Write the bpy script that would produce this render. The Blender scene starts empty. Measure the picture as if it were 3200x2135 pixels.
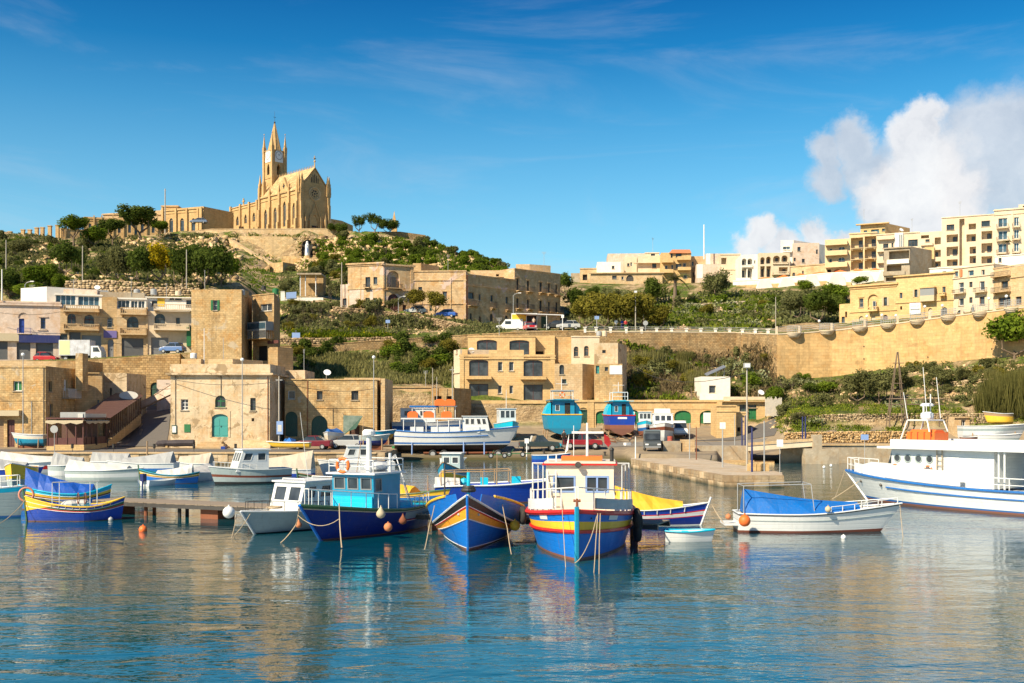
import bpy,math,random
import numpy as np
from math import sin,cos,pi,radians as R
from mathutils import Vector,noise as MN
random.seed(7)
sc=bpy.context.scene
COL=sc.collection
# --- camera, world, sun
F=3400.0;CX=1600.0;HY=1296.0;CH=4.8
cam_d=bpy.data.cameras.new('camera');cam=bpy.data.objects.new('camera',cam_d);COL.objects.link(cam)
cam.location=(0,0,CH);cam.rotation_euler=(R(90),0,0)
cam_d.sensor_width=36;cam_d.lens=36*F/3200;cam_d.shift_y=(HY-1067.5)/3200
cam_d.clip_start=.5;cam_d.clip_end=9000
sc.camera=cam
SUN_EL=40;SUN_H=Vector((-.70,-.71,0)).normalized()
sd=SUN_H*cos(R(SUN_EL))+Vector((0,0,sin(R(SUN_EL))))
sun_d=bpy.data.lights.new('sun','SUN');sun_d.energy=4.9;sun_d.angle=R(.53);sun_d.color=(1,.86,.63)
sun=bpy.data.objects.new('sun',sun_d);COL.objects.link(sun);sun.rotation_euler=sd.to_track_quat('Z','Y').to_euler();sun.location=(-60,-40,90)
sc.view_settings.view_transform='Standard';sc.view_settings.look='None'
sc.view_settings.gamma=1;sc.view_settings.exposure=.80;sc.view_settings.use_curve_mapping=False
wd=bpy.data.worlds.new('World');sc.world=wd;wd.use_nodes=True
class NT:
 """tiny helper round a node tree"""
 def __init__(s,t):s.t=t;t.nodes.clear()
 def n(s,ty,ins=None,**kw):
  nd=s.t.nodes.new(ty)
  for k,v in kw.items():setattr(nd,k,v)
  for k,v in(ins or{}).items():
   i=nd.inputs[k]
   if isinstance(v,bpy.types.NodeSocket):s.t.links.new(v,i)
   else:i.default_value=v
  return nd
 def math(s,op,a,b=0.,c=None,clamp=False):
  ins={0:a,1:b}
  if c is not None:ins[2]=c
  return s.n('ShaderNodeMath',ins,operation=op,use_clamp=clamp).outputs[0]
 def mix(s,f,a,b,mode='MIX'):
  return s.n('ShaderNodeMix',{0:f,6:c4(a),7:c4(b)},data_type='RGBA',blend_type=mode).outputs[2]
 def ramp(s,f,stops,interp='LINEAR'):
  nd=s.n('ShaderNodeValToRGB',{0:f});cr=nd.color_ramp;cr.interpolation=interp
  while len(cr.elements)<len(stops):cr.elements.new(.5)
  for e,(p,c)in zip(cr.elements,stops):e.position=p;e.color=c4(c)if not isinstance(c,(int,float))else(c,c,c,1)
  return nd.outputs[0]
 def noise(s,vec,scale,detail=3,rough=.55,dist=0,out=0):
  return s.n('ShaderNodeTexNoise',{'Vector':vec,'Scale':scale,'Detail':detail,'Roughness':rough,'Distortion':dist}).outputs[out]
 def mapr(s,v,a,b,c=0.,d=1.,smooth=False):
  return s.n('ShaderNodeMapRange',{0:v,1:a,2:b,3:c,4:d},interpolation_type='SMOOTHSTEP' if smooth else 'LINEAR').outputs[0]
 def scale(s,vec,v):
  return s.n('ShaderNodeMapping',{'Vector':vec,'Scale':v}).outputs[0]
def c4(c):
 if isinstance(c,bpy.types.NodeSocket):return c
 return(c[0],c[1],c[2],1)if len(c)==3 else c
def pdir(px,py):
 return Vector(((px-CX)/F,1,(HY-py)/F)).normalized()
def make_world():
 k=NT(wd.node_tree)
 out=k.n('ShaderNodeOutputWorld')
 sky=k.n('ShaderNodeTexSky',sky_type='NISHITA',sun_disc=False,sun_elevation=R(SUN_EL),sun_rotation=math.atan2(SUN_H.x,SUN_H.y),altitude=0,air_density=1.0,dust_density=.25,ozone_density=2.4)
 hs=k.n('ShaderNodeHueSaturation',{'Hue':.483,'Saturation':1.38,'Value':1.0,'Color':sky.outputs[0]}).outputs[0]
 tc=k.n('ShaderNodeTexCoord').outputs['Generated']
 sep=k.n('ShaderNodeSeparateXYZ',{0:tc}).outputs
 el=sep[2]
 deep=k.ramp(k.mapr(el,.02,.42),[(0,(1.25,1.12,.98)),(.3,(.62,1.04,1.06)),(.62,(.05,.70,.86)),(.9,(.0,.36,.62))])
 hs=k.mix(1.,hs,deep,'MULTIPLY')
 pale=k.ramp(k.mapr(el,-.02,.40),[(0,(.62,)*3),(.2,(.55,)*3),(.5,(.28,)*3),(.8,(.03,)*3),(1,(0,)*3)])
 hs=k.mix(pale,hs,(2.9,3.75,4.35))
 ci=k.noise(k.n('ShaderNodeMapping',{'Vector':tc,'Rotation':(0,.35,.2),'Scale':(1.3,1.3,7)}).outputs[0],2.2,7,.62,.8)
 cm=k.math('MULTIPLY',k.mapr(ci,.46,.74,0,.30,True),k.mapr(el,.02,.5,1,.35))
 w1=k.noise(tc,9,5,.62,out=1);w2=k.noise(tc,40,8,.68,out=1)
 def off(w,a):
  v=k.n('ShaderNodeVectorMath',{0:w,1:(.5,.5,.5)},operation='SUBTRACT').outputs[0]
  return k.n('ShaderNodeVectorMath',{0:v,3:a},operation='SCALE').outputs[0]
 d=k.n('ShaderNodeVectorMath',{0:tc,1:off(w1,.045)},operation='ADD').outputs[0]
 d=k.n('ShaderNodeVectorMath',{0:d,1:off(w2,.027)},operation='ADD').outputs[0]
 def lumps(L,core):
  m=None
  for px,py,r in L:
   ds=k.n('ShaderNodeVectorMath',{0:d,1:pdir(px,py)},operation='DISTANCE').outputs['Value']
   f=k.mapr(ds,r/F,r/F*core,0,1,True)
   m=f if m is None else k.math('MAXIMUM',m,f)
  return m
 thick=lumps([(2900,395,72),(2870,445,92),(2900,520,135),(2820,590,125),(2960,610,115),(2750,620,85),(2860,690,180),(2990,700,110),(2365,730,66),(2330,780,62),(2440,780,80),(2540,725,60),(2560,780,80),(2655,750,56),(2690,800,70)],.52)
 thin=lumps([(3070,430,150),(3200,420,160),(3080,540,180),(3220,560,190),(3360,480,170),(2600,470,75),(2690,440,90),(2590,550,90),(2720,520,110),(3030,640,110),(3600,600,200),(3900,500,220),(-700,700,160),(-1100,600,200)],.45)
 shade=k.noise(d,16,5,.6)
 top=k.mapr(k.math('ADD',k.math('MULTIPLY',shade,.9),k.math('MULTIPLY',el,.55)),.42,.72)
 ccol=k.ramp(top,[(0,(.66,.68,.73)),(.45,(.86,.86,.88)),(1,(1.0,.99,.98))])
 tcol=k.ramp(shade,[(.3,(.52,.58,.68)),(.7,(.84,.86,.90))])
 b0=k.n('ShaderNodeBackground',{'Color':hs,'Strength':.094})
 b1=k.n('ShaderNodeBackground',{'Color':tcol,'Strength':.56})
 b2=k.n('ShaderNodeBackground',{'Color':ccol,'Strength':.58})
 s1=k.n('ShaderNodeMixShader',{0:k.math('MAXIMUM',k.math('MULTIPLY',thin,.85),cm),1:b0.outputs[0],2:b1.outputs[0]})
 s2=k.n('ShaderNodeMixShader',{0:k.math('MULTIPLY',thick,.93),1:s1.outputs[0],2:b2.outputs[0]})
 k.t.links.new(s2.outputs[0],out.inputs[0])
make_world()
# --- photograph pixel -> place
def W(px,py,Y):return Vector(((px-CX)/F*Y,Y,CH+(HY-py)/F*Y))
def zz(py,Y):return CH+(HY-py)/F*Y
def wY(py):return CH*F/(py-HY)
# --- mesh builder
class MB:
 def __init__(s):s.v=[];s.f=[];s.m=[]
 def face(s,pts,m=0):
  i=len(s.v);s.v+=[tuple(p)for p in pts];s.f.append(tuple(range(i,i+len(pts))));s.m.append(m);return s
 def mesh(s,vs,fs,m=0):
  i=len(s.v);s.v+=[tuple(p)for p in vs]
  for f in fs:s.f.append(tuple(j+i for j in f));s.m.append(m)
  return s
 def box(s,x0,y0,z0,x1,y1,z1,m=0,rot=0,piv=None):
  vs=[(x,y,z)for z in(z0,z1)for x,y in((x0,y0),(x1,y0),(x1,y1),(x0,y1))]
  if rot:
   cx,cy=piv or((x0+x1)/2,(y0+y1)/2);c,n=cos(rot),sin(rot)
   vs=[(cx+(x-cx)*c-(y-cy)*n,cy+(x-cx)*n+(y-cy)*c,z)for x,y,z in vs]
  return s.mesh(vs,[(0,3,2,1),(4,5,6,7),(0,1,5,4),(1,2,6,5),(2,3,7,6),(3,0,4,7)],m)
 def cyl(s,p,q,r0,r1=None,n=8,m=0):
  r1=r0 if r1 is None else r1
  p=Vector(p);q=Vector(q);a=(q-p)
  if a.length<1e-6:return s
  a.normalize()
  u=a.orthogonal().normalized();w=a.cross(u)
  vs=[p+(u*cos(2*pi*i/n)+w*sin(2*pi*i/n))*r0 for i in range(n)]+[q+(u*cos(2*pi*i/n)+w*sin(2*pi*i/n))*r1 for i in range(n)]
  fs=[(i,(i+1)%n,n+(i+1)%n,n+i)for i in range(n)]+[tuple(range(n-1,-1,-1)),tuple(range(n,2*n))]
  return s.mesh(vs,fs,m)
 def tube(s,pts,r,n=5,m=0):
  for a,b in zip(pts,pts[1:]):s.cyl(a,b,r,r,n,m)
  return s
 def lathe(s,c,prof,n=12,m=0):
  c=Vector(c);vs=[];fs=[]
  for r,z in prof:vs+=[c+Vector((r*cos(2*pi*i/n),r*sin(2*pi*i/n),z))for i in range(n)]
  for k in range(len(prof)-1):
   fs+=[(k*n+i,k*n+(i+1)%n,(k+1)*n+(i+1)%n,(k+1)*n+i)for i in range(n)]
  fs+=[tuple(range(n-1,-1,-1)),tuple(range((len(prof)-1)*n,len(prof)*n))]
  return s.mesh(vs,fs,m)
 def ball(s,c,r,seg=12,m=0):
  if isinstance(r,(int,float)):r=(r,r,r)
  h=seg//2;vs=[];fs=[]
  for j in range(h+1):
   a=pi*j/h
   vs+=[(c[0]+r[0]*sin(a)*cos(2*pi*i/seg),c[1]+r[1]*sin(a)*sin(2*pi*i/seg),c[2]-r[2]*cos(a))for i in range(seg)]
  for j in range(h):fs+=[(j*seg+i,j*seg+(i+1)%seg,(j+1)*seg+(i+1)%seg,(j+1)*seg+i)for i in range(seg)]
  return s.mesh(vs,fs,m)
 def torus(s,c,ax,Rr,r,n=20,k=8,m=0,arc=1.):
  c=Vector(c);ax=Vector(ax).normalized();u=ax.orthogonal().normalized()
  if abs(ax.z)<.9:u=Vector((0,0,1))-ax*ax.z;u.normalize()
  w=ax.cross(u);vs=[];fs=[]
  for i in range(n):
   a=2*pi*i/n*arc;d=u*cos(a)+w*sin(a)
   vs+=[c+d*(Rr+r*cos(2*pi*j/k))+ax*(r*sin(2*pi*j/k))for j in range(k)]
  for i in range(n if arc==1 else n-1):
   for j in range(k):
    fs.append((i*k+j,((i+1)%n)*k+j,((i+1)%n)*k+(j+1)%k,i*k+(j+1)%k))
  return s.mesh(vs,fs,m)
 def prism(s,poly,fn,d0,d1,m=0):
  """poly of 2-D points, fn(a, b, d) -> 3-D point, between depths d0 and d1"""
  n=len(poly);vs=[fn(a,b,d0)for a,b in poly]+[fn(a,b,d1)for a,b in poly]
  fs=[tuple(range(n)),tuple(range(2*n-1,n-1,-1))]+[(i,n+i,n+(i+1)%n,(i+1)%n)for i in range(n)]
  return s.mesh(vs,fs,m)
def to_mesh(name,mb,mats,loc=(0,0,0),smooth=False):
 me=bpy.data.meshes.new(name)
 if isinstance(mb,MB):
  V=np.array(mb.v,dtype=np.float64).reshape(-1,3)-np.array(loc)
  me.from_pydata(V.tolist(),[],mb.f)
  if any(mb.m):me.polygons.foreach_set('material_index',mb.m)
 else:
  V,Fc=mb[0],mb[1];V=V-np.array(loc);k=Fc.shape[1]
  me.vertices.add(len(V));me.vertices.foreach_set('co',V.astype(np.float32).ravel())
  me.loops.add(Fc.size);me.loops.foreach_set('vertex_index',Fc.astype(np.int32).ravel())
  me.polygons.add(len(Fc));me.polygons.foreach_set('loop_start',np.arange(0,Fc.size,k,dtype=np.int32))
  me.update(calc_edges=True)
  if len(mb)>2:me.polygons.foreach_set('material_index',mb[2].astype(np.int32))
 for m in(mats if isinstance(mats,(list,tuple))else[mats]):me.materials.append(m)
 if isinstance(mb,MB):auto_uv(me,loc)
 if smooth:me.shade_smooth()
 return me
def auto_uv(me,loc):
 n=len(me.polygons)
 if not n:return
 me.update()
 co=np.empty(len(me.vertices)*3);me.vertices.foreach_get('co',co);co=co.reshape(-1,3)+np.array(loc)
 nr=np.empty(n*3);me.polygons.foreach_get('normal',nr);nr=nr.reshape(-1,3)
 tot=np.empty(n,dtype=np.int32);me.polygons.foreach_get('loop_total',tot)
 li=np.empty(len(me.loops),dtype=np.int32);me.loops.foreach_get('vertex_index',li)
 N=np.repeat(nr,tot,axis=0);P=co[li]
 h=np.hypot(N[:,0],N[:,1])+1e-9;flat=np.abs(N[:,2])>.75
 tx,ty=-N[:,1]/h,N[:,0]/h
 u=np.where(flat,P[:,0],P[:,0]*tx+P[:,1]*ty);v=np.where(flat,P[:,1],P[:,2])
 uv=me.uv_layers.new(name='UVMap');uv.data.foreach_set('uv',np.stack([u,v],1).astype(np.float32).ravel())
def tagit(o,label=None,cat=None,group=None,kind=None):
 if label:o['label']=label
 if cat:o['category']=cat
 if group:o['group']=group
 if kind:o['kind']=kind
 return o
def obj(name,mb,mats,loc=(0,0,0),parent=None,smooth=False,label=None,cat=None,group=None,kind=None):
 me=mb if isinstance(mb,bpy.types.Mesh)else to_mesh(name,mb,mats,loc,smooth)
 o=bpy.data.objects.new(name,me);COL.objects.link(o)
 if parent is None:o.location=loc
 else:o.parent=parent
 return tagit(o,label,cat,group,kind)
class T:
 """a thing: an Empty at its base that parents its parts. local=True: parts are given in the thing's own frame."""
 def __init__(s,name,label,cat,loc=(0,0,0),rot=0,group=None,local=False):
  s.o=bpy.data.objects.new(name,None);COL.objects.link(s.o);s.o.empty_display_size=.2
  s.o.location=loc;s.o.rotation_euler=(0,0,rot);tagit(s.o,label,cat,group);s.local=local;s.loc=tuple(loc)
 def part(s,name,mb,mats,parent=None,smooth=False,label=None,kind=None):
  return obj(name,mb,mats,(0,0,0)if s.local else s.loc,parent or s.o,smooth,label,None,None,kind)
def copy_tree(o,parent=None,**kw):
 c=o.copy();COL.objects.link(c);c.parent=parent
 for ch in list(o.children):copy_tree(ch,c)
 for k_,v_ in kw.items():c[k_]=v_
 return c
 # --- materials
MATS={}
def newmat(name):
 m=bpy.data.materials.new(name);m.use_nodes=True;return m,NT(m.node_tree)
def fin(k,bsdf):
 o=k.n('ShaderNodeOutputMaterial');k.t.links.new(bsdf,o.inputs[0])
def plain(name,c,rough=.55,metal=0.,wear=.12,bump=0.,spec=.5,coat=0.,wscale=1.2):
 if name in MATS:return MATS[name]
 m,k=newmat(name)
 tc=k.n('ShaderNodeTexCoord').outputs['Object']
 n1=k.noise(tc,wscale,5,.65);n2=k.noise(k.scale(tc,(4,4,.7)),wscale*2.2,3)
 f=k.math('MULTIPLY',k.mapr(n1,.35,.75),wear*2.2)
 col=k.mix(f,c,[x*.55+.03 for x in c])
 col=k.mix(k.math('MULTIPLY',k.mapr(n2,.52,.75),wear*1.3),col,(.25,.19,.12))
 ins={'Base Color':col,'Roughness':k.mapr(n1,.3,.7,max(rough-.08,.02),min(rough+.15,1)),'Metallic':metal,'Specular IOR Level':spec,'Coat Weight':coat}
 if bump:
  ins['Normal']=k.n('ShaderNodeBump',{'Height':k.noise(tc,9,4),'Strength':bump,'Distance':.05}).outputs[0]
 fin(k,k.n('ShaderNodeBsdfPrincipled',ins).outputs[0])
 MATS[name]=m;return m
def stone(name,a,b,brick=(.55,.27),joint=.35,stain=.5,patch=None,pcol=(.4,.3,.2),pscale=.22,moss=0.,bump=.5,rough=.9,low=None,var=1.):
 """masonry: ashlar courses, blotches of weather, vertical run-off streaks, optional plaster patches"""
 if name in MATS:return MATS[name]
 m,k=newmat(name)
 uv=k.n('ShaderNodeTexCoord');ob=k.n('ShaderNodeNewGeometry').outputs['Position'];u=uv.outputs['UV']
 col=k.mix(k.mapr(k.noise(ob,.35,4,.6),.35,.68),a,b)
 col=k.mix(k.mapr(k.noise(ob,2.2,5,.7),.4,.75,0,.42),col,[x*.62 for x in a])
 if var:
  col=k.mix(k.mapr(k.noise(ob,.8,7,.74,.3),.48,.64,0,.62*var),col,(a[0]*.80,a[1]*.62,a[2]*.42))
  col=k.mix(k.mapr(k.noise(k.scale(ob,(1,1,1.4)),1.7,6,.7),.54,.68,0,.58*var),col,[min(.85,x*1.28)for x in a])
  col=k.mix(k.mapr(k.noise(ob,.33,7,.78,.8),.55,.67,0,.6*var),col,(a[0]*.45,a[1]*.42,a[2]*.40))
 h=k.noise(ob,5,5,.7)
 if brick:
  wob=k.n('ShaderNodeVectorMath',{0:u,1:k.n('ShaderNodeVectorMath',{0:k.noise(ob,1.3,2,out=1),3:.06},operation='SCALE').outputs[0]},operation='ADD').outputs[0]
  bt=k.n('ShaderNodeTexBrick',{'Vector':wob,'Color1':(.70,.68,.64,1),'Color2':(1.2,1.16,1.1,1),'Mortar':(.30,.27,.24,1),'Scale':1.,'Mortar Size':.016,'Mortar Smooth':.2,'Bias':0.,'Brick Width':brick[0],'Row Height':brick[1]})
  col=k.mix(joint,col,k.mix(1.,col,bt.outputs[0],'MULTIPLY'))
  h=k.math('SUBTRACT',k.math('MULTIPLY',h,.4),k.math('MULTIPLY',bt.outputs['Fac'],joint))
 if patch:
  pf=k.mapr(k.noise(ob,pscale,6,.68,.6),patch,patch+.03)
  col=k.mix(pf,col,pcol);h=k.math('ADD',h,k.math('MULTIPLY',pf,.5))
 st=k.noise(k.scale(ob,(1.3,1.3,.14)),1.1,5,.7)
 col=k.mix(k.mapr(st,.5,.8,0,stain),col,(.085,.066,.045))
 if low:
  z=k.n('ShaderNodeSeparateXYZ',{0:ob}).outputs[2]
  f=k.mapr(k.math('ADD',z,k.math('MULTIPLY',k.noise(ob,.8,4),.6)),low[0]+.35,low[0],0,1)
  col=k.mix(f,col,low[1])
 if moss:
  col=k.mix(k.mapr(k.noise(ob,.5,5,.7),.58,.72,0,moss),col,(.05,.065,.02))
 nm=k.n('ShaderNodeBump',{'Height':h,'Strength':bump,'Distance':.06}).outputs[0]
 fin(k,k.n('ShaderNodeBsdfPrincipled',{'Base Color':col,'Roughness':rough,'Normal':nm,'Specular IOR Level':.2}).outputs[0])
 MATS[name]=m;return m
def leaf(name,dark,light,tip=None,transl=.3):
 if name in MATS:return MATS[name]
 m,k=newmat(name)
 g=k.n('ShaderNodeNewGeometry');oi=k.n('ShaderNodeObjectInfo')
 n=k.noise(g.outputs['Position'],.55,3,.6)
 f=k.math('ADD',k.math('MULTIPLY',g.outputs['Random Per Island'],.55),k.math('MULTIPLY',k.mapr(n,.35,.65),.45))
 st=[(.1,dark),(.7,light)]+([(.97,tip)]if tip else[])
 col=k.ramp(f,st)
 col=k.mix(k.math('MULTIPLY',oi.outputs['Random'],.45),col,[dark[0]*1.4,dark[1]*1.1,dark[2]*.8])
 d=k.n('ShaderNodeBsdfDiffuse',{0:col,1:.8}).outputs[0]
 t=k.n('ShaderNodeBsdfTranslucent',{0:k.mix(.5,col,light)}).outputs[0]
 fin(k,k.n('ShaderNodeMixShader',{0:transl,1:d,2:t}).outputs[0])
 MATS[name]=m;return m
def glass(name='window_glass',c=(.028,.034,.040),rough=.1):
 if name in MATS:return MATS[name]
 m,k=newmat(name)
 tc=k.n('ShaderNodeTexCoord').outputs['Object']
 col=k.mix(k.mapr(k.noise(tc,.9,2),.4,.6,0,.7),c,[min(1,x*2.6)for x in c])
 fin(k,k.n('ShaderNodeBsdfPrincipled',{'Base Color':col,'Roughness':rough,'Specular IOR Level':.45}).outputs[0])
 MATS[name]=m;return m
M={}
M['lime']=stone('limestone',(.62,.44,.24),(.50,.34,.16),joint=.35,stain=.35)
M['lime_p']=stone('pale_limestone',(.62,.47,.29),(.52,.37,.20),joint=.3,stain=.25)
M['lime_y']=stone('yellow_limestone',(.68,.48,.24),(.58,.40,.19),joint=.35,stain=.2,bump=.3,var=.5)
M['rend']=stone('sandy_render',(.60,.48,.33),(.52,.40,.27),brick=None,stain=.35,bump=.3)
M['pink']=stone('pinkish_render',(.64,.52,.43),(.57,.45,.36),brick=None,stain=.25,bump=.2)
M['cream']=stone('cream_render',(.68,.57,.42),(.62,.50,.35),brick=None,stain=.14,bump=.2,var=.35)
M['white']=stone('white_render',(.80,.77,.70),(.74,.69,.60),brick=None,stain=.1,bump=.15,var=.2)
M['quayh']=stone('worn_plaster',(.66,.53,.36),(.57,.44,.28),brick=(.5,.26),joint=.1,stain=.45,patch=.56,pcol=(.36,.26,.15),pscale=.5,var=1.2)
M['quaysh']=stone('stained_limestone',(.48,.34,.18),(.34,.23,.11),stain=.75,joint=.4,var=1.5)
M['rough']=stone('rough_limestone',(.62,.45,.24),(.46,.31,.14),brick=(.45,.24),joint=.45,stain=.6,patch=.60,pcol=(.5,.40,.27),pscale=.4,var=1.6)
M['row']=stone('faded_plaster_row',(.62,.45,.26),(.52,.36,.20),brick=(.6,.28),joint=.3,stain=.5,patch=.57,pcol=(.60,.44,.36),pscale=.3,var=1.4)
M['church']=stone('honey_limestone',(.60,.41,.20),(.50,.33,.15),brick=(.7,.34),joint=.35,stain=.3,var=.6)
M['wall']=stone('dry_retaining_wall',(.42,.30,.16),(.30,.21,.11),brick=(.42,.24),joint=.9,stain=.7,moss=.35)
M['bigwall']=stone('smooth_yellow_wall',(.62,.42,.20),(.55,.36,.16),brick=(1.1,.42),joint=.4,stain=.45,bump=.25,var=.8)
M['conc']=stone('concrete',(.42,.36,.27),(.34,.28,.2),brick=None,stain=.4,bump=.25)
M['quay']=stone('quay_stone',(.46,.36,.24),(.36,.27,.17),brick=(.9,.42),joint=.6,stain=.5,low=(.28,(.05,.05,.03)))
M['glass']=glass()
M['glassb']=glass('bluish_glass',(.03,.06,.085))
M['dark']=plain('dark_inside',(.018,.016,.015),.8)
M['asph']=plain('asphalt',(.12,.11,.10),.9,bump=.2,wear=.3)
for nme,c,r in(('wwhite',(.78,.78,.76),.45),('brown',(.10,.045,.03),.6),('iron',(.05,.045,.04),.5),('grey',(.22,.23,.24),.5),('shut',(.115,.12,.125),.55),('green',(.015,.16,.05),.5),('dgreen',(.01,.06,.04),.5),('teal',(.05,.30,.28),.5),('blue',(.01,.045,.28),.4),('navy',(.012,.02,.12),.45),('tanwood',(.34,.22,.12),.7),('orange',(.85,.16,.02),.5),('red',(.45,.02,.02),.45),('yellow',(.80,.48,.03),.5),('black',(.02,.02,.02),.6),('sky',(.05,.38,.62),.45),('cyanb',(.02,.32,.45),.45),('mast',(.70,.70,.68),.35),('galv',(.36,.37,.37),.4),('pole',(.40,.36,.30),.6),('rope',(.42,.33,.22),.9),('rust',(.22,.07,.03),.85),('cloth',(.62,.56,.47),.85),('purple',(.16,.13,.36),.6),('ltblue',(.22,.34,.62),.6),('terra',(.55,.20,.08),.7),('tyre',(.022,.022,.022),.85),('awn',(.50,.42,.28),.8),('maroon',(.10,.03,.025),.55)):
 M[nme]=plain(nme if nme not in('row',)else nme,c,r)
M['tyre']=plain('tyre_rubber',(.022,.022,.022),.85)
M['trunk']=plain('bark',(.17,.12,.08),.95,bump=.6)
M['twig']=leaf('dry_twigs',(.13,.10,.08),(.30,.24,.18),transl=0)
M['l_dark']=leaf('dark_foliage',(.035,.06,.012),(.14,.185,.035))
M['l_mid']=leaf('green_foliage',(.045,.09,.010),(.21,.28,.03),(.28,.34,.04))
M['l_olive']=leaf('olive_foliage',(.065,.075,.03),(.25,.255,.10))
M['l_yel']=leaf('yellow_foliage',(.20,.16,.01),(.62,.48,.02))
M['l_brown']=leaf('browning_foliage',(.085,.085,.016),(.28,.25,.04),(.36,.30,.07))
M['l_grass']=leaf('fresh_grass',(.06,.10,.015),(.22,.27,.035),(.42,.38,.05))
M['l_cact']=leaf('cactus_pads',(.10,.13,.06),(.36,.37,.20),transl=.05)
M['l_palm']=leaf('palm_fronds',(.05,.06,.02),(.20,.19,.06))
M['l_reed']=leaf('reeds',(.09,.10,.03),(.30,.28,.11))
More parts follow.
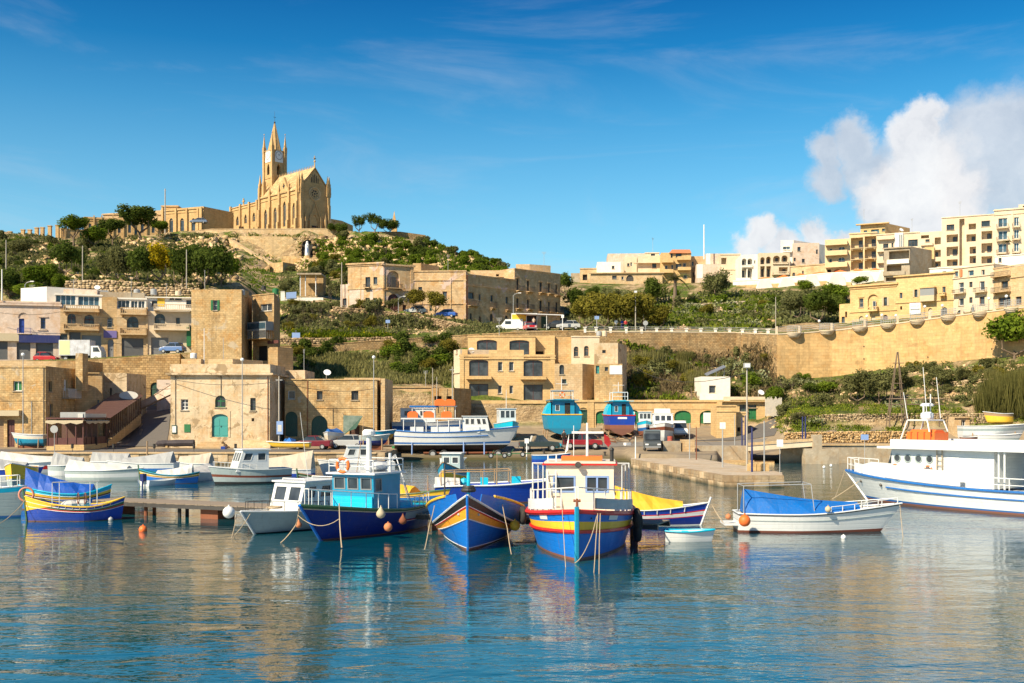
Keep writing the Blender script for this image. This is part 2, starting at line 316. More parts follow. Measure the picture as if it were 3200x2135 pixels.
# --- terrain: columns of (distance, photograph row or height)
def zc(v,Y):return v if v<100 else zz(v,Y)
def TC(px,*k):return(px,[(Y,zc(v,Y))for Y,v in k])
Q=((105.6,-2.),(106.,1.1),(117,1.3))
COLS=[TC(-1400,*Q,(144,2.),(145,12.),(153,12.2),(166,13.),(170,21.),(175,25.),(200,28.),(240,36.),(275,46.),(292,50.),(330,51.)),TC(0,*Q,(144,2.),(145,12.),(153,12.2),(166,13.),(170,21.),(175,900),(200,860),(240,800),(275,745),(292,722),(330,54.5)),TC(200,*Q,(144,2.),(145,12.2),(153,12.4),(166,13.),(170,22.),(176,893),(200,850),(235,800),(265,765),(285,748),(330,51.)),TC(400,*Q,(144,3.),(145,12.6),(153,12.9),(166,13.2),(170,23.),(173,888),(200,850),(235,815),(260,775),(283,744),(330,51.5)),TC(440,*Q,(140,5.2),(145,12.7),(153,12.9),(166,13.2),(170,23.),(173,888),(200,850),(235,815),(260,775),(284,740),(330,52.)),TC(530,*Q,(140,5.8),(145,13.),(153,13.2),(166,13.4),(170,23.),(173,890),(200,860),(238,810),(262,772),(286,730),(330,54.)),TC(640,*Q,(140,5.8),(145,13.2),(153,13.4),(166,13.6),(171,24.),(174,890),(200,865),(240,805),(262,770),(286,725),(330,56.)),TC(740,*Q,(140,3.5),(145,8.),(153,10.4),(166,14.),(171,22.),(176,890),(205,875),(252,840),(262,790),(281.3,776),(283,732),(330,56.)),TC(870,*Q,(135,3.5),(150,9.8),(161,1112),(164.7,1108),(165,1086),(171,1080),(173,1052),(195,950),(205,935),(228,900),(258,852),(264,832),(280.6,824),(282,737),(330,56.)),TC(1000,*Q,(135,4.5),(150,1190),(161,1125),(164.7,1105),(165,1080),(171,1076),(173,1052),(190,960),(200,938),(225,900),(258,850),(266,815),(278,806),(282,737),(330,56.)),TC(1130,*Q,(135,4.5),(150,1190),(161,1120),(164.7,1100),(165,1072),(171,1069),(173,1048),(186.6,1020),(187.2,968),(197,963),(222,900),(250,850),(270,780),(286,730),(330,55.)),TC(1200,(110,-2.),(114,.3),(122,1.25),(137,3.),(138,8.2),(150,1170),(161,1110),(164.7,1092),(165,1066),(171,1064),(173,1046),(186.2,1024),(186.8,972),(197,969),(222,900),(250,850),(270,775),(286,730),(330,54.)),TC(1340,(112,-2.),(115,.3),(122,1.25),(137,3.),(138,7.5),(150,1180),(161,1100),(164.7,1082),(165,1056),(171,1054),(174,1046),(183.6,1034),(184.2,988),(197,985),(222,905),(250,850),(268,790),(278,762),(330,46.)),TC(1480,(112,-2.),(115.5,.3),(122,1.25),(142,3.1),(143,6.5),(152,1160),(161,1085),(164.7,1075),(165,1047),(171,1046),(176,1035),(185,1012),(197,1010),(220,910),(245,860),(264,815),(272,795),(330,40.)),TC(1600,(112,-2.),(115.5,.3),(122,1.25),(142,3.1),(143,6.5),(150,8.),(160,9.),(160.8,9.5),(161,1041),(171,1037),(176,1031),(183,1026),(197,1024),(215,900),(240,870),(258,850),(266,842),(330,35.)),TC(1740,(112,-2.),(115.5,.3),(122,1.25),(142,3.1),(143,6.5),(148,7.),(158,9.),(159.8,9.5),(160,1037),(171,1033),(176,1031),(183,1029),(206,1027),(215,960),(235,900),(250,885),(262,880),(330,35.)),TC(1950,(110,-2.),(113,.3),(122,1.25),(142,3.1),(143,6.),(150,1225),(158,1140),(159.8,1120),(160,1038),(169,1034),(173,1025),(180,1005),(197,980),(215,945),(235,905),(243,890),(262,887),(330,36.)),TC(1985,(101,-2.),(101.4,1.15),(122,1.25),(142,3.1),(143,6.),(150,1225),(158,1135),(159.8,1110),(160,1038),(169,1034),(173,1025),(180,1005),(197,980),(215,945),(235,905),(243,890),(262,887),(330,36.)),TC(2240,(101,-2.),(101.4,1.0),(122,1.25),(142,3.1),(143,6.),(150,1225),(158,1150),(159.8,1120),(160,1038),(168,1033),(173,1015),(183,990),(197,955),(210,925),(219,905),(221,890),(262,880),(330,38.)),TC(2245,(110,-2.),(112,.5),(122,1.25),(142,3.1),(143,6.),(150,1225),(158,1150),(159.8,1120),(160,1038),(168,1033),(173,1015),(183,990),(197,955),(210,925),(219,905),(221,890),(262,880),(330,38.)),TC(2375,(110,-2.),(112,.6),(122,1.25),(130,2.6),(137,3.8),(143,1265),(147,1215),(152,1160),(154,1035),(163,1031),(168,1022),(180,990),(197,945),(209,915),(218,900),(220,885),(262,880),(330,40.)),TC(2420,(110,-2.),(112,.6),(120,1.3),(130,2.8),(134,3.6),(140,1275),(146,1220),(149.8,1190),(150.3,1045),(160,1040),(167,1028),(180,985),(197,940),(209,912),(218,898),(220,882),(262,880),(330,40.)),TC(2500,(108.6,-2.),(109,1.7),(118,1.7),(118.3,1350),(123.5,3.1),(124,1296),(133,1275),(142,1225),(150.4,1182),(150.8,1042),(161,1036),(175,990),(197,935),(205,908),(218,890),(260,875),(330,42.)),TC(2620,(108.6,-2.),(109,1.7),(118,1.7),(118.3,1350),(123.5,3.1),(124,1295),(131,1275),(142,1215),(150.4,1172),(150.8,1032),(161,1026),(176,990),(190,940),(205,900),(218,885),(260,870),(330,43.)),TC(2800,(108.6,-2.),(109,1.7),(118,1.7),(118.3,1350),(123.5,3.1),(124,1295),(131,1272),(140,1185),(146.4,1148),(146.8,1012),(156,1008),(172,980),(186,940),(203,880),(218,860),(260,860),(330,44.)),TC(3000,(108.6,-2.),(109,1.7),(118,1.9),(118.3,2.0),(123.5,3.3),(124,1292),(129,1245),(134,1175),(139.4,1126),(139.8,986),(149,984),(168,970),(184,930),(203,870),(218,850),(260,850),(330,45.)),TC(3200,(108.6,-2.),(109,1.7),(118,1.9),(118.3,2.0),(123.5,4.4),(124,1280),(126.5,1230),(128,1160),(130.4,1112),(130.8,962),(140,960),(160,950),(180,920),(203,860),(218,840),(260,840),(330,46.)),TC(3500,(108.6,-2.),(109,1.7),(110,1.9),(110.3,2.0),(112,4.4),(114,1280),(116.5,1230),(117,1160),(117.4,1112),(117.8,935),(127,930),(150,930),(175,910),(203,850),(218,830),(260,830),(330,46.)),TC(4700,(108.6,-2.),(109,1.7),(110,1.9),(110.3,2.0),(112,4.4),(114,8.),(116.5,9.),(117,11.),(117.4,12.),(117.8,17.),(127,18.),(150,22.),(175,28.),(203,34.),(218,36.),(260,38.),(330,46.)),]
GP=np.concatenate([[-1400,-1000],np.arange(-700,3900,10),[4300,4700]]).astype(float)
GY=np.concatenate([np.arange(100,102,.25),np.arange(102,176,.4),np.arange(176,300,1.),[305,312,320,330,345,380,450,600,900]])
def colz(kn,Y):
 ys=np.array([a for a,b in kn]);zs=np.array([b for a,b in kn])
 return np.interp(Y,ys,zs,left=-2.)
GZ=np.zeros((len(GP),len(GY)))
_cp=[c[0]for c in COLS]
for i,p in enumerate(GP):
 j=min(max(np.searchsorted(_cp,p,side='right')-1,0),len(COLS)-2)
 a,b=COLS[j],COLS[j+1];t=min(max((p-a[0])/(b[0]-a[0]),0),1)
 if len(a[1])==len(b[1]):
  GZ[i]=colz([((1-t)*ya+t*yb,(1-t)*za+t*zb)for(ya,za),(yb,zb)in zip(a[1],b[1])],GY)
 else:
  ts=t*t*(3-2*t);GZ[i]=(1-ts)*colz(a[1],GY)+ts*colz(b[1],GY)
GX=(GP[:,None]-CX)/F*GY[None,:]
sl=np.abs(np.gradient(GZ,axis=1)/np.gradient(GY)[None,:])
amp=np.clip((GZ-3.5)/4,0,1)*np.clip((sl-.06)/.25,0,1)
nz=np.zeros_like(GZ)
for i in range(len(GP)):
 for j in range(len(GY)):
  if amp[i,j]>0:
   v=(GX[i,j]*.16,GY[j]*.16,GZ[i,j]*.12)
   nz[i,j]=MN.noise(v)*.9+MN.noise((v[0]*3.1,v[1]*3.1,v[2]*3.1))*.45+abs(MN.noise((v[0]*7,v[1]*7,1)))*.3
TP=[(860,1090),(1340,1058),(1740,1040),(2430,1047),(2600,1036),(2800,1014),(3000,988),(3200,963),(3500,932)]
CL=[([(860,165),(1200,165),(1480,163),(1600,161),(1740,160),(2300,159.8),(2375,154),(2425,150.2)],[(860,1108),(1340,1085),(1600,1095),(1740,1110),(1985,1115),(2240,1122),(2425,1190)],9,TP),([(2425,150.2),(2500,150.6),(2600,150.6),(2700,149.4),(2800,146.6),(2900,143.2),(3000,139.6),(3100,135.4),(3200,130.6),(3350,123.5),(3500,117.6)],[(2425,1190),(2600,1178),(2800,1150),(3000,1128),(3200,1114),(3500,1100)],9,TP),([(-1400,144.2),(640,144.5)],[(-1400,1345),(330,1340),(440,1260),(530,1255),(640,1255)],4,None)]
cliff=np.exp(-((GX+60)/38.)**2)*np.clip((GZ-40)/6,0,1)
GZ+=amp*nz*(.75+cliff*1.2)
for wy,wb,back,tops in CL:
 for i,p in enumerate(GP):
  if p<wy[0][0]-1 or p>wy[-1][0]+1:continue
  y=np.interp(p,*zip(*wy));zb=zz(np.interp(p,*zip(*wb)),y);m_=(GY<y+.8)&(GY>y-back);GZ[i,m_]=np.minimum(GZ[i,m_],zb-.012*np.clip(y-GY[m_],0,99)**1.5)
  if tops:m2=(GY>=y+.8)&(GY<y+8);GZ[i,m2]=np.maximum(GZ[i,m2],zz(np.interp(p,*zip(*tops)),y)-.1)
PYG=HY-(GZ-CH)*F/GY[None,:];RM=np.minimum.accumulate(PYG,axis=1)
def gz(px,Y):
 i=np.interp(px,GP,np.arange(len(GP)));j=np.interp(Y,GY,np.arange(len(GY)))
 i0=min(int(i),len(GP)-2);j0=min(int(j),len(GY)-2);a=i-i0;b=j-j0
 return float((GZ[i0,j0]*(1-a)+GZ[i0+1,j0]*a)*(1-b)+(GZ[i0,j0+1]*(1-a)+GZ[i0+1,j0+1]*a)*b)
def hit(px,py,y0=0):
 """where the line of sight through a photograph pixel first meets the ground (beyond y0)"""
 i=int(round(np.interp(px,GP,np.arange(len(GP)))))
 r=PYG[i].copy();r[GY<y0]=3000;r=np.minimum.accumulate(r)
 j=int(np.argmax(r<=py))if(r<=py).any()else len(GY)-12
 if j>0 and r[j-1]<2900 and r[j-1]>r[j]:Y=GY[j-1]+(r[j-1]-py)/(r[j-1]-r[j])*(GY[j]-GY[j-1])
 else:Y=GY[j]
 return Vector(((px-CX)/F*Y,Y,gz(px,Y)))
def ground_mat():
 m,k=newmat('hillside_ground')
 g=k.n('ShaderNodeNewGeometry');P=g.outputs['Position'];N=k.n('ShaderNodeSeparateXYZ',{0:g.outputs['Normal']}).outputs[2]
 z=k.n('ShaderNodeSeparateXYZ',{0:P}).outputs[2]
 rock=k.mix(k.mapr(k.noise(P,.5,6,.7),.35,.68),(.50,.36,.20),(.26,.17,.09))
 rock=k.mix(k.mapr(k.noise(k.scale(P,(1,1,5)),.5,4,.7),.48,.62,0,.6),rock,(.72,.55,.34))
 grass=k.mix(k.mapr(k.noise(P,1.1,5,.7),.35,.65),(.045,.075,.012),(.16,.22,.03))
 grass=k.mix(k.mapr(k.noise(P,.28,3),.55,.7,0,.7),grass,(.16,.13,.06))
 gm=k.math('MULTIPLY',k.mapr(k.noise(P,.14,6,.7),.44,.54),k.mapr(N,.45,.75))
 col=k.mix(gm,rock,grass)
 yard=k.mix(k.mapr(k.noise(P,.7,5,.7),.3,.7),(.34,.27,.18),(.22,.17,.115))
 yard=k.mix(k.mapr(k.noise(P,.22,3),.5,.62,0,.6),yard,(.15,.13,.11))
 yard=k.mix(k.mapr(z,.75,.15,0,1),yard,(.07,.06,.025))
 col=k.mix(k.mapr(z,3.2,3.7),yard,col)
 h=k.math('ADD',k.noise(P,1.2,8,.72),k.math('MULTIPLY',k.mapr(z,3.2,3.7),k.noise(P,.35,4,.6)))
 nm=k.n('ShaderNodeBump',{'Height':h,'Strength':1.,'Distance':k.mapr(z,3.2,4.2,.03,.9)}).outputs[0]
 fin(k,k.n('ShaderNodeBsdfPrincipled',{'Base Color':col,'Roughness':.95,'Normal':nm,'Specular IOR Level':.15}).outputs[0])
 return m
nP,nY=len(GP),len(GY)
V=np.stack([GX,np.repeat(GY[None,:],nP,0),GZ],-1).reshape(-1,3)
idx=np.arange(nP*nY).reshape(nP,nY)
Fq=np.stack([idx[:-1,:-1],idx[1:,:-1],idx[1:,1:],idx[:-1,1:]],-1).reshape(-1,4)
obj('hillside',(V,Fq),ground_mat(),kind='structure',smooth=True)
# --- water
def water_mat():
 m,k=newmat('harbour_water')
 P=k.n('ShaderNodeNewGeometry').outputs['Position']
 sx=k.n('ShaderNodeSeparateXYZ',{0:P}).outputs
 zone=k.noise(k.scale(P,(1,.8,1)),.055,3,.5)
 ruf=k.mapr(k.math('ADD',zone,k.math('MULTIPLY',sx[0],.012)),.36,.64,0,1,True)
 sw=k.noise(k.scale(P,(.5,1.1,1)),.38,2,.5,.6)
 md=k.noise(k.scale(P,(.6,1.35,1)),1.7,2,.5,.9)
 fi=k.noise(k.scale(P,(.6,1.3,1)),5.2,2,.55,.7)
 h=k.math('ADD',k.math('MULTIPLY',sw,.060),k.math('MULTIPLY',md,.0115))
 h=k.math('ADD',h,k.math('MULTIPLY',fi,k.mapr(ruf,0,1,.0030,.0070)))
 nm=k.n('ShaderNodeBump',{'Height':h,'Strength':1.,'Distance':1.}).outputs[0]
 body=k.mix(k.mapr(zone,.35,.65),(.0,.042,.060),(.0,.070,.092))
 fin(k,k.n('ShaderNodeBsdfPrincipled',{'Base Color':body,'Roughness':.01,'IOR':2.7,'Normal':nm}).outputs[0])
 return m
w=MB();w.face([(-3000,-400,0),(3000,-400,0),(3000,6000,0),(-3000,6000,0)])
obj('water',w,water_mat(),kind='structure')
# --- walls along a path
def path_pts(pts,step=3.):
 out=[]
 for a,b in zip(pts,pts[1:]):
  n=max(1,int(math.hypot(a[0]-b[0],a[1]-b[1])/step))
  for i in range(n):out.append(tuple(a[j]+(b[j]-a[j])*i/n for j in range(len(a))))
 out.append(tuple(pts[-1]));return out
def XY(px,Y):return((px-CX)/F*Y,Y)
def ribbon(name,label,cat,spec,th=.5,mat=None,cope=None,kind=None,copemat=None,lean=0,slabs=0):
 """spec: (px, Y, top row|height, base row|height); wall with its outer face on the path"""
 pts=path_pts([(*XY(px,Y),zc(t,Y),zc(b,Y))for px,Y,t,b in spec])
 w=MB();c=MB();loc=(pts[len(pts)//2][0],pts[len(pts)//2][1],min(p[3]for p in pts))
 ns=[]
 for i in range(len(pts)):
  a,b=pts[max(i-1,0)],pts[min(i+1,len(pts)-1)];d=Vector((b[0]-a[0],b[1]-a[1],0)).normalized();ns.append(Vector((-d.y,d.x,0)))
 ring=[]
 for(x,y,t,b),n in zip(pts,ns):
  f=Vector((x,y,0));k=f+n*th;g=f-n*lean
  ring.append([(g.x,g.y,b),(f.x,f.y,t),(k.x,k.y,t),(k.x,k.y,b)])
 for r,s in zip(ring,ring[1:]):
  w.face([r[0],s[0],s[1],r[1]]);w.face([r[1],s[1],s[2],r[2]]);w.face([r[3],r[2],s[2],s[3]])
 w.face(ring[0][::-1]);w.face(ring[-1])
 if cope or slabs:
  t=T(name,label,cat,loc);t.part('wall_body',w,mat)
  if cope:
   for i in range(len(pts)-1):
    (x,y,tz,_),(x2,y2,t2,_)=pts[i],pts[i+1];n=ns[i];n2=ns[i+1];o=.07;h=cope
    q=[Vector((x,y,tz))-n*o,Vector((x2,y2,t2))-n2*o,Vector((x2,y2,t2))+n2*(th+o),Vector((x,y,tz))+n*(th+o)]
    up=Vector((0,0,h));vs=[v+Vector((0,0,.003))for v in q]+[v+up for v in q]
    c.mesh(vs,[(0,3,2,1),(4,5,6,7),(0,1,5,4),(1,2,6,5),(2,3,7,6),(3,0,4,7)])
   t.part('coping',c,copemat or mat)
  return t,pts,ns
 o=obj(name,w,mat,loc,label=label,cat=cat,kind=kind);return o,pts,ns
RS=np.random.RandomState(5)
BOX=np.array([(0,3,2,1),(4,5,6,7),(0,1,5,4),(1,2,6,5),(2,3,7,6),(3,0,4,7)])
def stones_mat(name,a,b):
 if name in MATS:return MATS[name]
 m,k=newmat(name);g=k.n('ShaderNodeNewGeometry')
 col=k.ramp(g.outputs['Random Per Island'],[(0,[x*.6 for x in b]),(.35,b),(1,a)])
 col=k.mix(k.mapr(k.noise(g.outputs['Position'],4,4,.7),.45,.75,0,.5),col,[x*.4 for x in b])
 nm=k.n('ShaderNodeBump',{'Height':k.noise(g.outputs['Position'],7,4),'Strength':.5,'Distance':.06}).outputs[0]
 fin(k,k.n('ShaderNodeBsdfPrincipled',{'Base Color':col,'Roughness':.95,'Normal':nm,'Specular IOR Level':.15}).outputs[0]);MATS[name]=m;return m
def rubble(name,label,spec,sw=.34,sh=.22,mats=None,skip=0.,back=True):
 """dry-stone wall: every stone is real geometry, joined (too many and too small to pick apart)"""
 pts=path_pts([(*XY(px,Y),zc(t,Y),zc(b,Y))for px,Y,t,b in spec],2.)
 vs=[];fs=[]
 loc=(pts[len(pts)//2][0],pts[len(pts)//2][1],min(p[3]for p in pts))
 for p,q in zip(pts,pts[1:]):
  L=math.hypot(q[0]-p[0],q[1]-p[1]);d=np.array([(q[0]-p[0])/L,(q[1]-p[1])/L,0]);n=np.array([-d[1],d[0],0])
  h=max(p[2]-p[3],q[2]-q[3]);rows=max(1,int(round(h/sh)))
  for r in range(rows):
   u=RS.uniform(-.15,.1)
   while u<L:
    wd_=sw*RS.uniform(.55,1.5);t=(u+wd_/2)/L
    if t>1.02:break
    top=p[2]+(q[2]-p[2])*t;bot=p[3]+(q[3]-p[3])*t;hh=(top-bot)/rows
    z=bot+hh*r;s_h=hh*RS.uniform(.78,1.15)
    if RS.rand()>skip:
     o=RS.uniform(-.07,.05)
     c=np.array([p[0],p[1],0])+d*(u+wd_/2)+n*(.2+o)
     b=np.array([[-1,-1,-1],[1,-1,-1],[1,1,-1],[-1,1,-1],[-1,-1,1],[1,-1,1],[1,1,1],[-1,1,1]],float)
     b+=RS.uniform(-.22,.22,b.shape)
     v=c+b[:,:1]*d*(wd_*.47)+b[:,1:2]*n*.2;v[:,2]+=z+s_h/2+b[:,2]*s_h*.48
     fs.append(BOX+8*len(vs));vs.append(v)
    u+=wd_
 o=obj(name,(np.concatenate(vs),np.concatenate(fs)),mats or stones_mat('rubble_stone',(.55,.42,.26),(.36,.26,.15)),loc,label=label,cat='stone wall')
 o['kind']='stuff';return o
 # --- vegetation
def quads(C,A,B):
 """rhombus leaves at C with half axes A and B"""
 v=np.stack([C-A,C-B,C+A,C+B],1).reshape(-1,3);f=np.arange(len(v)).reshape(-1,4);return v,f
def rdirs(n,rs):
 d=rs.normal(size=(n,3));return d/np.linalg.norm(d,axis=1)[:,None]
def crown_mesh(name,seed,lumps,n,ls,aspect=1.6,shell=.55,core=True):
 """leaf faces spread through overlapping uneven lumps; lumps: (x, y, z, r, rz); unit box, base at z=0"""
 rs=np.random.RandomState(seed);Ls=np.array(lumps,float)
 w=Ls[:,3]**2;ch=rs.choice(len(Ls),n,p=w/w.sum());L=Ls[ch]
 d=rdirs(n,rs);rad=shell+(1-shell)*rs.rand(n)**.6;rad*=1+.18*rs.normal(size=n)*(rs.rand(n)>.75)
 C=L[:,:3]+d*np.stack([L[:,3],L[:,3],L[:,4]],1)*rad[:,None]
 nn=d+rdirs(n,rs)*.9;nn/=np.linalg.norm(nn,axis=1)[:,None]
 a=np.cross(nn,rdirs(n,rs));a/=np.linalg.norm(a,axis=1)[:,None]+1e-9;b=np.cross(nn,a)
 s=ls*rs.uniform(.6,1.5,n)[:,None]
 v,f=quads(C,a*s,b*s/aspect)
 keep=(v[:,2].reshape(-1,4).min(1)>-.02);f=f[keep]
 return to_mesh(name,(v,f),[M['l_dark']])
def rl(rs,n,flat=1.,spread=.3,r0=.16,r1=.28,zc_=.5,zs=.3):
 o=[]
 for i in range(n):
  a=rs.rand()*2*pi;q=spread*rs.rand()**.5;r=rs.uniform(r0,r1)
  z=zc_+rs.uniform(-zs,zs)*(1-q/spread*.5);o.append((q*cos(a),q*sin(a),min(max(z,r*flat),1-r*flat*.9),r,r*flat))
 return o
CR={}
for i in range(5):
 rs=np.random.RandomState(10+i);CR['round',i]=crown_mesh('crown',i,rl(rs,11+i),2600,.036)
for i in range(4):
 rs=np.random.RandomState(30+i);CR['bush',i]=crown_mesh('crown',20+i,rl(rs,9,1.3,.34,.14,.22,.4,.3),1500,.048)
for i in range(3):
 rs=np.random.RandomState(50+i);CR['pine',i]=crown_mesh('crown',40+i,rl(rs,16,1.7,.36,.13,.2,.5,.24),4200,.042,2.2,.3)
for i in range(3):
 rs=np.random.RandomState(70+i);CR['airy',i]=crown_mesh('crown',60+i,rl(rs,14,1.,.34,.12,.22,.5,.34),2400,.034,2.,.3)
def cact_mesh(seed):
 rs=np.random.RandomState(seed);vs=[];fs=[]
 for i in range(46):
  a=rs.rand()*2*pi;q=.42*rs.rand()**.6;p=np.array([q*cos(a),q*sin(a),.02]);up=np.array([cos(a)*.3,sin(a)*.3,1.])
  for k in range(rs.randint(2,6)):
   dr=up+rs.normal(size=3)*.55;dr[2]=abs(dr[2]);dr/=np.linalg.norm(dr);sd_=np.cross(dr,rdirs(1,rs)[0]);sd_/=np.linalg.norm(sd_)
   l=rs.uniform(.10,.17);w=l*.32
   ring=[p+dr*l*(.5-.5*cos(t))+sd_*w*sin(t)for t in np.linspace(0,2*pi,7)[:-1]]
   fs.append(tuple(range(len(vs),len(vs)+6)));vs+=ring;p=p+dr*l*.95
   if p[2]>1:break
 b=MB();b.v=[tuple(v)for v in vs];b.f=fs;b.m=[0]*len(fs);return to_mesh('pads',b,[M['l_cact']])
def twig_mesh(seed,n=9,up=1.):
 rs=np.random.RandomState(seed);C=[];A=[];B=[]
 def seg(p,q,r):
  p=np.array(p);q=np.array(q);d=q-p;s=np.cross(d,rdirs(1,rs)[0]);s=s/np.linalg.norm(s)*r
  C.append((p+q)/2);A.append(d/2);B.append(s)
  s2=np.cross(d,s);C.append((p+q)/2);A.append(d/2);B.append(s2/np.linalg.norm(s2)*r)
 def br(p,d,l,lv):
  q=p+d*l;seg(p,q,.012*(.62**lv))
  if lv<4:
   for _ in range(3 if lv<3 else 2):
    e=d+rs.normal(size=3)*.42;e[2]=abs(e[2])*up+.05;e/=np.linalg.norm(e);br(p+d*l*rs.uniform(.5,1),e,l*rs.uniform(.55,.8),lv+1)
 for i in range(n):
  a=rs.rand()*2*pi;br(np.array([.14*cos(a),.14*sin(a),0]),np.array([cos(a)*.35,sin(a)*.35,.9])/1.0,.34,1)
 v,f=quads(np.array(C),np.array(A)*1.02,np.array(B));return to_mesh('twigs',(v,f),[M['twig']])
def reed_mesh(seed):
 rs=np.random.RandomState(seed);n=700;a=rs.rand(n)*2*pi;q=.45*rs.rand(n)**.5;h=rs.uniform(.5,1.,n)
 base=np.stack([q*np.cos(a),q*np.sin(a),np.zeros(n)],1);ln=rs.normal(size=(n,3))*.12;ln[:,2]=1;ln*=h[:,None]/2
 s=rdirs(n,rs);s[:,2]=0;v,f=quads(base+ln*rs.uniform(.7,1.2,n)[:,None],ln,s*.012);return to_mesh('reeds',(v,f),[M['l_reed']])
for i in range(3):CR['cactus',i]=cact_mesh(i);CR['twig',i]=twig_mesh(i+5);CR['reed',i]=reed_mesh(i)
CR['bare',0]=twig_mesh(91,4,1.2);CR['bare',1]=twig_mesh(93,3,1.2);CR['bare',2]=twig_mesh(95,5,1.2)
nk={}
def pick(kind):
 ks=[k for k in CR if k[0]==kind];nk[kind]=nk.get(kind,-1)+1;return CR[ks[nk[kind]%len(ks)]]
def setmat(o,m):
 o.material_slots[0].link='OBJECT';o.material_slots[0].material=m
def shrub(kind,px,pyb,w,h,mat=None,name='shrub',label='',cat='shrub',group=None,y0=0,Y=None,z=None):
 p=hit(px,pyb,y0)if Y is None else Vector((*XY(px,Y),gz(px,Y)if z is None else z))
 o=bpy.data.objects.new(name,pick(kind));COL.objects.link(o);k=p.y/F
 o.location=p-Vector((0,0,.15));o.rotation_euler=(0,0,random.random()*6.28);o.scale=(w*k,w*k,h*k*1.05)
 if mat:setmat(o,mat)
 return tagit(o,label,cat,group)
def tree(kind,px,pyb,w,h,mat,label,name='tree',group=None,tf=.35,y0=0,tr=.03,Y=None,lean=0,flat=1.,branch=3):
 p=hit(px,pyb,y0)if Y is None else Vector((*XY(px,Y),gz(px,Y)))
 k=p.y/F;Wd,H=w*k,h*k;t=T(name,label,'tree',tuple(p),0,group,local=True)
 b=MB();top=Vector((lean*Wd,0,H*(tf+.25)));mid=Vector((lean*Wd*.3,0,H*tf*.6));r=tr*H
 b.cyl((0,0,-.4),mid,r*1.15,r*.85,7)
 for i in range(branch):
  a=i*2*pi/branch+px;q=top+Vector((cos(a)*Wd*.22,sin(a)*Wd*.2,0));m_=mid.lerp(q,.5)+Vector((cos(a)*.1*Wd,sin(a)*.1*Wd,-.04*H))
  b.cyl(mid,m_,r*.75,r*.5,6);b.cyl(m_,q,r*.5,r*.25,5)
 t.part('trunk',b,M['trunk'])
 c=bpy.data.objects.new('crown',pick(kind));COL.objects.link(c);c.parent=t.o
 c.location=(lean*Wd,0,H*tf);c.scale=(Wd,Wd*flat,H*(1-tf)*1.04);c.rotation_euler=(0,0,px%6.28)if flat==1 else(0,0,0)
 setmat(c,mat);return t
def cover(name,label,cat,mat,boxes,n,size,blade=2.2,up=.4,y0=0,seed=1):
 """ground cover nobody could count: clumps of leaves following the ground, inside the given photograph areas"""
 rs=np.random.RandomState(seed);C=[];S=[]
 ar=np.array([(b[2]-b[0])*(b[3]-b[1])for b in boxes],float)
 for bi in rs.choice(len(boxes),n,p=ar/ar.sum()):
  x0,y0_,x1,y1=boxes[bi][:4];sk=boxes[bi][4]if len(boxes[bi])>4 else 0
  t=rs.rand();px=x0+(x1-x0)*t;py=y0_+(y1-y0_)*rs.rand()+sk*t
  if MN.noise((px*.02,py*.035,3.3))<-.18:continue
  p=hit(px,py,y0);m_=rs.randint(5,10);s=size*rs.uniform(.5,1.3)
  if p.z<.3:continue
  c=np.array(p)+rs.normal(size=(m_,3))*np.array([s*1.5,s*1.2,s*.35]);c[:,2]=np.maximum(c[:,2],p.z-.1)+s*.4
  C.append(c);S.append(np.full(m_,s))
 C=np.concatenate(C);S=np.concatenate(S)[:,None];k=len(C)
 a=rdirs(k,rs);a[:,2]=np.abs(a[:,2])+up;a/=np.linalg.norm(a,axis=1)[:,None];b=np.cross(a,rdirs(k,rs));b/=np.linalg.norm(b,axis=1)[:,None]
 v,f=quads(C,a*S*.8,b*S*.8/blade)
 return obj(name,(v,f),mat,label=label,cat=cat,kind='stuff')
M['flat_y']=stone('pale_yellow_render',(.70,.54,.32),(.63,.47,.27),brick=None,stain=.12,bump=.15,var=.25)
ORD='first second third fourth fifth sixth seventh eighth ninth tenth eleventh twelfth thirteenth fourteenth fifteenth sixteenth seventeenth eighteenth nineteenth twentieth'.split()
ORD+=['twenty-'+o for o in ORD[:9]]+['thirtieth']
